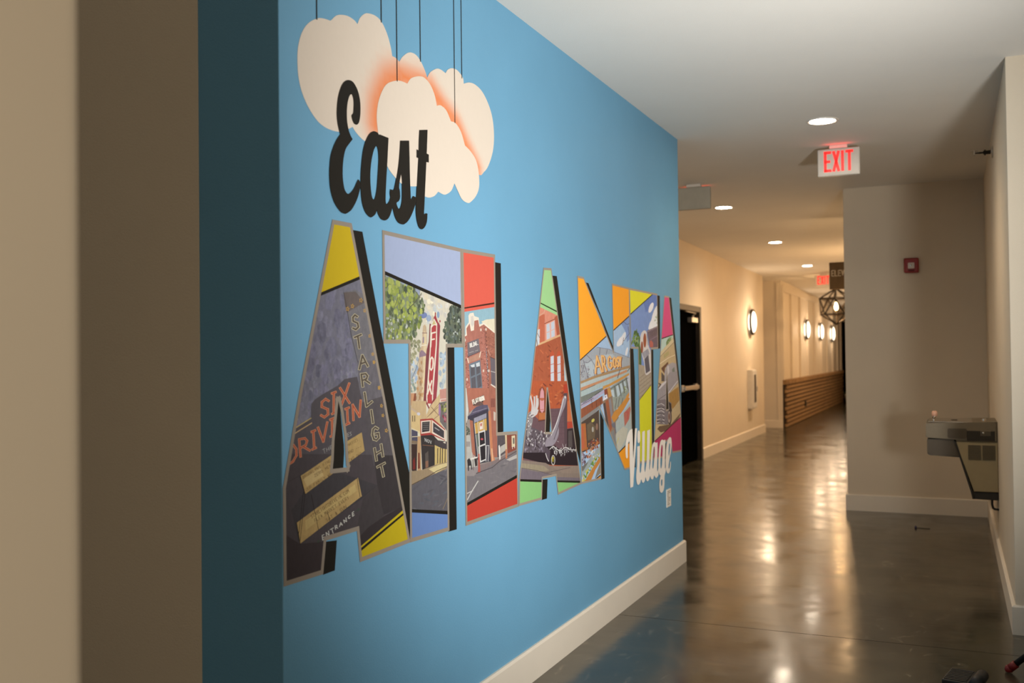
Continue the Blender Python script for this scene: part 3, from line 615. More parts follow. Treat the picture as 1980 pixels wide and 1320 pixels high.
("l",'picture',(104, 72, 42),0.08,0.0010,0.59,"11150,4496 11118,4488 11143,4443"),
("l",'picture',(104, 72, 42),0.08,0.0010,0.60,"11130,4467 11156,4473"),
("l",'picture',(104, 72, 42),0.08,0.0010,0.59,"11165,4500 11190,4455 11222,4463"),
("l",'picture',(104, 72, 42),0.08,0.0010,0.59,"11245,4521 11213,4512 11238,4467 11270,4475"),
("l",'picture',(104, 72, 42),0.08,0.0010,0.59,"11225,4490 11251,4496"),
("l",'picture',(104, 72, 42),0.08,0.0010,0.59,"11286,4479 11277,4529 11318,4487"),
("l",'picture',(104, 72, 42),0.08,0.0010,0.59,"11282,4498 11302,4503"),
("l",'picture',(104, 72, 42),0.08,0.0010,0.59,"11382,4504 11357,4549 11388,4526 11390,4557 11415,4512"),
("l",'picture',(104, 72, 42),0.08,0.0010,0.58,"11431,4516 11422,4566 11464,4524"),
("l",'picture',(104, 72, 42),0.08,0.0010,0.58,"11428,4535 11448,4540"),
("l",'picture',(104, 72, 42),0.08,0.0010,0.58,"11480,4528 11454,4574 11480,4579 11493,4570 11490,4557 11468,4550"),
("l",'picture',(104, 72, 42),0.08,0.0010,0.58,"11481,4554 11513,4537"),
("l",'picture',(104, 72, 42),0.08,0.0010,0.58,"11503,4586 11529,4541"),
("l",'picture',(104, 72, 42),0.08,0.0010,0.58,"11537,4595 11518,4561 11563,4549"),
("l",'picture',(104, 72, 42),0.08,0.0010,0.58,"11587,4608 11553,4599 11579,4553 11613,4562"),
("l",'picture',(104, 72, 42),0.08,0.0010,0.58,"11566,4576 11593,4583"),
("l",'picture',(104, 72, 42),0.08,0.0010,0.58,"11603,4612 11637,4621"),
("l",'picture',(104, 72, 42),0.08,0.0010,0.58,"11620,4616 11646,4570"),
("l",'picture',(104, 72, 42),0.08,0.0010,0.57,"11738,4646 11704,4638 11730,4591 11765,4600"),
("l",'picture',(104, 72, 42),0.08,0.0010,0.57,"11717,4614 11745,4621"),
("l",'picture',(104, 72, 42),0.08,0.0010,0.57,"11754,4651 11799,4608 11789,4659"),
("l",'picture',(104, 72, 42),0.08,0.0010,0.57,"11841,4673 11806,4664 11833,4617 11868,4626"),
("l",'picture',(104, 72, 42),0.08,0.0010,0.57,"11819,4640 11847,4647"),
("l",'picture',(104, 72, 42),0.08,0.0010,0.57,"11884,4630 11857,4677 11885,4682 11898,4673 11896,4660 11871,4653"),
("l",'picture',(104, 72, 42),0.08,0.0010,0.57,"11886,4656 11920,4639"),
("l",'picture',(104, 72, 42),0.08,0.0010,0.57,"11909,4690 11941,4671 11945,4699"),
("l",'picture',(104, 72, 42),0.08,0.0010,0.56,"11941,4671 11954,4648"),
("l",'picture',(104, 72, 42),0.08,0.0010,0.58,"11432,4453 11414,4456 11400,4446 11406,4434 11438,4432 11446,4419 11432,4410 11413,4412"),
("l",'picture',(104, 72, 42),0.08,0.0010,0.58,"11470,4419 11467,4469 11508,4429"),
("l",'picture',(104, 72, 42),0.08,0.0010,0.58,"11469,4438 11492,4444"),
("l",'picture',(104, 72, 42),0.08,0.0010,0.58,"11503,4479 11541,4489"),
("l",'picture',(104, 72, 42),0.08,0.0010,0.58,"11522,4484 11544,4438"),
("l",'picture',(104, 72, 42),0.08,0.0010,0.57,"11675,4472 11629,4496 11629,4512 11647,4503 11635,4474 11652,4466 11665,4492"),
("l",'picture',(104, 72, 42),0.08,0.0010,0.57,"11767,4539 11748,4542 11734,4532 11739,4520 11774,4518 11782,4505 11767,4495 11748,4498"),
("l",'picture',(104, 72, 42),0.08,0.0010,0.57,"11784,4552 11802,4515 11826,4510 11841,4525 11823,4562"),
("l",'picture',(104, 72, 42),0.08,0.0010,0.57,"11865,4520 11841,4566 11904,4530 11881,4577"),
("l",'picture',(104, 72, 42),0.08,0.0008,0.57,"11938,5405 11923,5446 11945,5450 11954,5441 11951,5430 11931,5423"),
("l",'picture',(104, 72, 42),0.08,0.0008,0.56,"11980,5416 11979,5459 12009,5422"),
("l",'picture',(104, 72, 42),0.08,0.0008,0.56,"11980,5432 11997,5436"),
("l",'picture',(104, 72, 42),0.08,0.0008,0.56,"12023,5426 12007,5466 12029,5470 12038,5462 12035,5451 12015,5445"),
("l",'picture',(104, 72, 42),0.08,0.0008,0.56,"12027,5448 12051,5433"),
("l",'picture',(104, 72, 42),0.08,0.0008,0.56,"12049,5476 12078,5483"),
("l",'picture',(104, 72, 42),0.08,0.0008,0.56,"12064,5480 12079,5439"),
("l",'picture',(104, 72, 42),0.08,0.0008,0.56,"12106,5490 12122,5450"),
("l",'picture',(104, 72, 42),0.08,0.0008,0.56,"12164,5504 12135,5497 12150,5457 12180,5464"),
("l",'picture',(104, 72, 42),0.08,0.0008,0.56,"12143,5477 12166,5483"),
("l",'picture',(104, 72, 42),0.08,0.0008,0.56,"12208,5508 12194,5512 12182,5503 12187,5493 12212,5489 12218,5478 12207,5470 12192,5473"),
("l",'picture',(104, 72, 42),0.08,0.0008,0.56,"11967,5300 11969,5344 12001,5307"),
("l",'picture',(104, 72, 42),0.08,0.0008,0.56,"11968,5317 11989,5321"),
("l",'picture',(104, 72, 42),0.08,0.0008,0.56,"12018,5310 12002,5350 12052,5316 12037,5357"),
("l",'picture',(104, 72, 42),0.08,0.0008,0.56,"12053,5360 12069,5319 12087,5325 12097,5337 12091,5354 12073,5362 12053,5360"),
("l",'picture',(104, 72, 42),0.08,0.0008,0.56,"12168,5359 12195,5367"),
("l",'picture',(104, 72, 42),0.08,0.0008,0.56,"12220,5369 12248,5376"),
("l",'picture',(104, 72, 42),0.08,0.0008,0.55,"12272,5379 12300,5386"),
("l",'picture',(104, 72, 42),0.08,0.0008,0.56,"11970,5230 12003,5237"),
("l",'picture',(104, 72, 42),0.08,0.0008,0.56,"11987,5234 12002,5193"),
("l",'picture',(104, 72, 42),0.08,0.0008,0.56,"12019,5241 12043,5202 12042,5228 12060,5206 12053,5248"),
("l",'picture',(104, 72, 42),0.08,0.0008,0.56,"12086,5255 12075,5246 12077,5231 12086,5218 12102,5214 12113,5223 12111,5238 12102,5252 12086,5255"),
("l",'picture',(104, 72, 42),0.08,0.0008,0.56,"12187,5277 12175,5268 12177,5253 12186,5239 12203,5236 12214,5245 12212,5260 12203,5273 12187,5277"),
("l",'picture',(104, 72, 42),0.08,0.0008,0.56,"12220,5284 12233,5251 12253,5247 12268,5258 12255,5291"),
("l",'picture',(104, 72, 42),0.08,0.0008,0.55,"12271,5295 12306,5302"),
("l",'picture',(104, 72, 42),0.08,0.0008,0.55,"12288,5298 12305,5257"),
("l",'picture',(34, 28, 28),0.1,0.0013,0.61,"10879,4891 10782,4388 10764,4339"),
("l",'picture',(34, 28, 28),0.1,0.0013,0.60,"10913,4849 10801,4253"),
("l",'picture',(34, 28, 28),0.1,0.0013,0.60,"11057,4836 11120,4633 11216,4332"),
("l",'picture',(34, 28, 28),0.1,0.0014,0.56,"12186,4928 12259,4640"),
("l",'picture',(34, 28, 28),0.1,0.0013,0.58,"11436,4532 11487,4412"),
("l",'picture',(34, 28, 28),0.1,0.0013,0.61,"10817,5119 10924,4853"),
("l",'picture',(34, 28, 28),0.1,0.0017,0.61,"10723,4503 10800,4206"),
("l",'picture',(236, 150, 104),0.08,0.0066,0.58,"11486,6099 11411,6129 11324,6089 11320,6025 11462,5982 11468,5911 11380,5875 11301,5907"),
("l",'picture',(236, 150, 104),0.08,0.0067,0.58,"11564,6202 11660,6218"),
("l",'picture',(236, 150, 104),0.08,0.0067,0.58,"11612,6210 11606,5918"),
("l",'picture',(236, 150, 104),0.08,0.0067,0.58,"11567,5911 11644,5926"),
("l",'picture',(236, 150, 104),0.08,0.0068,0.57,"11771,6271 12007,6045"),
("l",'picture',(236, 150, 104),0.08,0.0069,0.56,"12004,6329 11802,6023"),
("l",'picture',(236, 150, 104),0.08,0.0068,0.57,"11898,5962 11990,5978"),
("l",'picture',(236, 150, 104),0.08,0.0068,0.57,"11944,5970 11958,5743"),
("l",'picture',(236, 150, 104),0.08,0.0068,0.57,"11917,5735 11998,5751"),
("l",'picture',(236, 150, 104),0.08,0.0069,0.56,"12105,5789 12090,6012 12268,5829 12303,6066"),
("l",'picture',(236, 150, 104),0.08,0.0062,0.62,"10593,5551 10548,5293 10657,5329 10734,5401 10732,5488 10671,5545 10593,5551"),
("l",'picture',(236, 150, 104),0.08,0.0063,0.61,"10826,5379 10795,5612 10923,5617 10974,5576 10942,5523 10811,5491"),
("l",'picture',(236, 150, 104),0.08,0.0064,0.61,"10886,5507 11033,5442"),
("l",'picture',(236, 150, 104),0.08,0.0065,0.60,"11077,5694 11158,5707"),
("l",'picture',(236, 150, 104),0.08,0.0065,0.60,"11117,5700 11135,5457"),
("l",'picture',(236, 150, 104),0.08,0.0065,0.60,"11096,5450 11173,5465"),
("l",'picture',(236, 150, 104),0.08,0.0065,0.59,"11227,5740 11349,5537 11447,5798"),
("l",'picture',(236, 150, 104),0.08,0.0067,0.58,"11520,5832 11609,5847"),
("l",'picture',(236, 150, 104),0.08,0.0067,0.58,"11564,5840 11567,5599"),
("l",'picture',(236, 150, 104),0.08,0.0066,0.58,"11525,5593 11609,5604"),
("l",'picture',(202, 82, 52),0.08,0.0033,0.58,"11486,6099 11411,6129 11324,6089 11320,6025 11462,5982 11468,5911 11380,5875 11301,5907"),
("l",'picture',(202, 82, 52),0.08,0.0033,0.58,"11564,6202 11660,6218"),
("l",'picture',(202, 82, 52),0.08,0.0033,0.58,"11612,6210 11606,5918"),
("l",'picture',(202, 82, 52),0.08,0.0033,0.58,"11567,5911 11644,5926"),
("l",'picture',(202, 82, 52),0.08,0.0034,0.57,"11771,6271 12007,6045"),
("l",'picture',(202, 82, 52),0.08,0.0034,0.56,"12004,6329 11802,6023"),
("l",'picture',(202, 82, 52),0.08,0.0034,0.57,"11898,5962 11990,5978"),
("l",'picture',(202, 82, 52),0.08,0.0034,0.57,"11944,5970 11958,5743"),
("l",'picture',(202, 82, 52),0.08,0.0034,0.57,"11917,5735 11998,5751"),
("l",'picture',(202, 82, 52),0.08,0.0035,0.56,"12105,5789 12090,6012 12268,5829 12303,6066"),
("l",'picture',(202, 82, 52),0.08,0.0031,0.62,"10593,5551 10548,5293 10657,5329 10734,5401 10732,5488 10671,5545 10593,5551"),
("l",'picture',(202, 82, 52),0.08,0.0032,0.61,"10826,5379 10795,5612 10923,5617 10974,5576 10942,5523 10811,5491"),
("l",'picture',(202, 82, 52),0.08,0.0032,0.61,"10886,5507 11033,5442"),
("l",'picture',(202, 82, 52),0.08,0.0032,0.60,"11077,5694 11158,5707"),
("l",'picture',(202, 82, 52),0.08,0.0032,0.60,"11117,5700 11135,5457"),
("l",'picture',(202, 82, 52),0.08,0.0032,0.60,"11096,5450 11173,5465"),
("l",'picture',(202, 82, 52),0.08,0.0033,0.59,"11227,5740 11349,5537 11447,5798"),
("l",'picture',(202, 82, 52),0.08,0.0033,0.58,"11520,5832 11609,5847"),
("l",'picture',(202, 82, 52),0.08,0.0033,0.58,"11564,5840 11567,5599"),
("l",'picture',(202, 82, 52),0.08,0.0033,0.58,"11525,5593 11609,5604"),
("l",'picture',(226, 212, 166),0.08,0.0079,0.56,"12231,7315 12172,7337 12116,7300 12120,7245 12238,7219 12259,7162 12189,7123 12117,7141"),
("l",'picture',(226, 212, 166),0.08,0.0079,0.56,"12154,7005 12330,7050"),
("l",'picture',(226, 212, 166),0.08,0.0079,0.56,"12241,7027 12280,6849"),
("l",'picture',(226, 212, 166),0.08,0.0080,0.55,"12277,6538 12359,6737 12504,6577"),
("l",'picture',(226, 212, 166),0.08,0.0080,0.55,"12322,6616 12435,6635"),
("l",'picture',(226, 212, 166),0.08,0.0080,0.55,"12364,6276 12325,6457 12443,6463 12492,6429 12465,6386 12345,6363"),
("l",'picture',(226, 212, 166),0.08,0.0080,0.55,"12414,6374 12554,6318"),
("l",'picture',(226, 212, 166),0.08,0.0080,0.55,"12411,6178 12461,5976 12610,6034"),
("l",'picture',(226, 212, 166),0.08,0.0081,0.54,"12588,5904 12634,5715"),
("l",'picture',(226, 212, 166),0.08,0.0082,0.54,"12764,5614 12696,5639 12637,5612 12615,5536 12657,5464 12730,5444 12793,5477 12779,5541 12705,5537"),
("l",'picture',(226, 212, 166),0.08,0.0081,0.54,"12672,5318 12722,5137"),
("l",'picture',(226, 212, 166),0.08,0.0082,0.53,"12858,5362 12907,5181"),
("l",'picture',(226, 212, 166),0.08,0.0081,0.54,"12697,5228 12883,5271"),
("l",'picture',(226, 212, 166),0.08,0.0081,0.54,"12752,5031 12955,5067"),
("l",'picture',(226, 212, 166),0.08,0.0082,0.53,"12853,5049 12918,4871"),
("l",'picture',(98, 86, 76),0.08,0.0054,0.56,"12231,7315 12172,7337 12116,7300 12120,7245 12238,7219 12259,7162 12189,7123 12117,7141"),
("l",'picture',(98, 86, 76),0.08,0.0053,0.56,"12154,7005 12330,7050"),
("l",'picture',(98, 86, 76),0.08,0.0054,0.56,"12241,7027 12280,6849"),
("l",'picture',(98, 86, 76),0.08,0.0055,0.55,"12277,6538 12359,6737 12504,6577"),
("l",'picture',(98, 86, 76),0.08,0.0055,0.55,"12322,6616 12435,6635"),
("l",'picture',(98, 86, 76),0.08,0.0054,0.55,"12364,6276 12325,6457 12443,6463 12492,6429 12465,6386 12345,6363"),
("l",'picture',(98, 86, 76),0.08,0.0054,0.55,"12414,6374 12554,6318"),
("l",'picture',(98, 86, 76),0.08,0.0054,0.55,"12411,6178 12461,5976 12610,6034"),
("l",'picture',(98, 86, 76),0.08,0.0055,0.54,"12588,5904 12634,5715"),
("l",'picture',(98, 86, 76),0.08,0.0055,0.54,"12764,5614 12696,5639 12637,5612 12615,5536 12657,5464 12730,5444 12793,5477 12779,5541 12705,5537"),
("l",'picture',(98, 86, 76),0.08,0.0055,0.54,"12672,5318 12722,5137"),
("l",'picture',(98, 86, 76),0.08,0.0055,0.53,"12858,5362 12907,5181"),
("l",'picture',(98, 86, 76),0.08,0.0055,0.54,"12697,5228 12883,5271"),
("l",'picture',(98, 86, 76),0.08,0.0055,0.54,"12752,5031 12955,5067"),
("l",'picture',(98, 86, 76),0.08,0.0055,0.53,"12853,5049 12918,4871"),
("l",'picture',(180, 180, 176),0.08,0.0011,0.59,"11324,5426 11389,5437"),
("l",'picture',(180, 180, 176),0.08,0.0011,0.59,"11357,5432 11381,5373"),
("l",'picture',(180, 180, 176),0.08,0.0011,0.58,"11421,5440 11430,5389"),
("l",'picture',(180, 180, 176),0.08,0.0011,0.58,"11474,5451 11487,5400"),
("l",'picture',(180, 180, 176),0.08,0.0011,0.58,"11426,5414 11481,5426"),
("l",'picture',(180, 180, 176),0.08,0.0011,0.58,"11545,5469 11507,5460 11518,5414 11556,5424"),
("l",'picture',(180, 180, 176),0.08,0.0011,0.58,"11512,5437 11543,5445"),
("l",'picture',(180, 180, 176),0.08,0.0011,0.57,"11898,5522 11891,5590 11917,5595 11927,5580 11921,5562 11895,5555"),
("l",'picture',(180, 180, 176),0.08,0.0011,0.57,"11910,5558 11938,5530"),
("l",'picture',(180, 180, 176),0.08,0.0011,0.56,"11988,5617 11952,5608 11961,5554 11999,5562"),
("l",'picture',(180, 180, 176),0.08,0.0011,0.57,"11956,5581 11986,5588"),
("l",'picture',(180, 180, 176),0.08,0.0011,0.56,"12046,5615 12031,5620 12014,5609 12015,5595 12044,5590 12048,5575 12030,5564 12013,5568"),
("l",'picture',(214, 214, 206),0.08,0.0022,0.59,"11346,4239 11301,4234 11315,4168 11360,4176"),
("l",'picture',(214, 214, 206),0.08,0.0022,0.59,"11308,4201 11344,4206"),
("l",'picture',(214, 214, 206),0.08,0.0022,0.58,"11409,4201 11395,4258 11469,4210 11455,4270"),
("l",'picture',(214, 214, 206),0.08,0.0022,0.58,"11497,4283 11570,4295"),
("l",'picture',(214, 214, 206),0.08,0.0022,0.58,"11533,4289 11565,4221"),
("l",'picture',(214, 214, 206),0.08,0.0022,0.58,"11627,4264 11612,4316 11648,4320 11662,4309 11655,4295 11620,4289"),
("l",'picture',(214, 214, 206),0.08,0.0022,0.58,"11640,4292 11681,4272"),
("l",'picture',(214, 214, 206),0.08,0.0022,0.57,"11724,4287 11755,4341 11799,4297"),
("l",'picture',(214, 214, 206),0.08,0.0022,0.57,"11741,4307 11777,4314"),
("l",'picture',(214, 214, 206),0.08,0.0023,0.57,"11849,4323 11830,4365 11905,4331 11888,4388"),
("l",'picture',(214, 214, 206),0.08,0.0023,0.56,"11988,4408 11969,4408 11954,4394 11950,4378 11963,4368 11983,4366 11998,4376"),
("l",'picture',(214, 214, 206),0.08,0.0023,0.56,"12088,4448 12051,4437 12062,4383 12103,4395"),
("l",'picture',(214, 214, 206),0.08,0.0023,0.56,"12056,4410 12088,4419"),
("l",'picture',(60, 88, 66),0.1,0.0015,0.59,"11273,4175 11192,4159"),
("l",'picture',(60, 88, 66),0.1,0.0013,0.59,"11223,4192 11188,4159 11210,4155"),
("l",'picture',(60, 88, 66),0.1,0.0016,0.56,"12141,4444 12233,4463"),
("l",'picture',(60, 88, 66),0.1,0.0014,0.56,"12198,4478 12237,4463 12211,4434"),
("l",'picture',(212, 160, 64),0.1,0.0014,0.57,"11990,7455 11996,7432 12026,7427 11998,7414 11999,7390 11976,7406 11946,7396 11960,7418 11941,7436 11972,7435 11990,7455"),
("l",'picture',(212, 160, 64),0.1,0.0014,0.56,"12117,7499 12122,7477 12151,7472 12124,7460 12125,7438 12103,7452 12075,7443 12088,7464 12070,7481 12100,7479 12117,7499"),
("l",'picture',(212, 160, 64),0.1,0.0014,0.55,"12345,7599 12350,7576 12382,7570 12353,7557 12354,7533 12330,7548 12299,7539 12313,7561 12293,7579 12326,7578 12345,7599"),
("l",'picture',(212, 160, 64),0.1,0.0014,0.55,"12440,7441 12445,7422 12471,7418 12447,7407 12448,7388 12428,7400 12403,7393 12415,7411 12399,7426 12425,7424 12440,7441"),
("l",'picture',(212, 160, 64),0.1,0.0014,0.55,"12574,7062 12579,7043 12605,7038 12581,7028 12582,7008 12562,7021 12537,7014 12548,7032 12532,7047 12559,7045 12574,7062"),
("l",'picture',(212, 160, 64),0.1,0.0015,0.54,"12653,6785 12658,6766 12683,6760 12660,6751 12660,6732 12641,6745 12616,6739 12628,6756 12611,6771 12638,6769 12653,6785"),
("l",'picture',(212, 160, 64),0.1,0.0015,0.54,"12687,6664 12691,6645 12717,6639 12693,6630 12694,6611 12675,6624 12650,6618 12661,6635 12645,6651 12671,6648 12687,6664"),
("l",'picture',(212, 160, 64),0.1,0.0015,0.54,"12828,6270 12833,6251 12859,6244 12835,6236 12836,6216 12816,6230 12790,6224 12802,6242 12786,6257 12813,6254 12828,6270"),
("l",'picture',(212, 160, 64),0.1,0.0014,0.54,"12687,6652 12691,6636 12713,6631 12693,6623 12693,6606 12677,6618 12655,6613 12665,6627 12651,6640 12674,6638 12687,6652"),
("l",'picture',(212, 160, 64),0.1,0.0014,0.54,"12831,6263 12836,6243 12862,6237 12838,6228 12838,6208 12818,6222 12792,6216 12804,6234 12787,6250 12815,6247 12831,6263"),
("l",'picture',(212, 160, 64),0.1,0.0015,0.53,"12889,5987 12894,5968 12921,5961 12896,5952 12897,5932 12876,5947 12850,5941 12862,5959 12845,5975 12873,5972 12889,5987"),
("l",'picture',(212, 160, 64),0.1,0.0015,0.53,"12926,5833 12931,5815 12956,5808 12933,5800 12934,5782 12915,5796 12891,5791 12902,5807 12886,5822 12912,5818 12926,5833"),
("l",'picture',(212, 160, 64),0.1,0.0015,0.53,"13024,5598 13030,5576 13060,5568 13032,5559 13033,5537 13011,5554 12981,5549 12995,5567 12976,5586 13007,5581 13024,5598"),
("p",'color_panel',(214, 186, 32),0.04,"10964,7517 12594,8009 12611,9000 10981,8779"),
("p",'black_stripe',(32, 29, 24),0.04,"10964,7517 12594,8009 12593,7958 10963,7472"),
("p",'color_panel',(206, 184, 28),0.04,"12173,3881 13581,4287 13918,3557 12169,3649"),
("p",'black_stripe',(32, 29, 24),0.04,"12194,3858 13580,4237 13579,4200 12193,3812"),
])
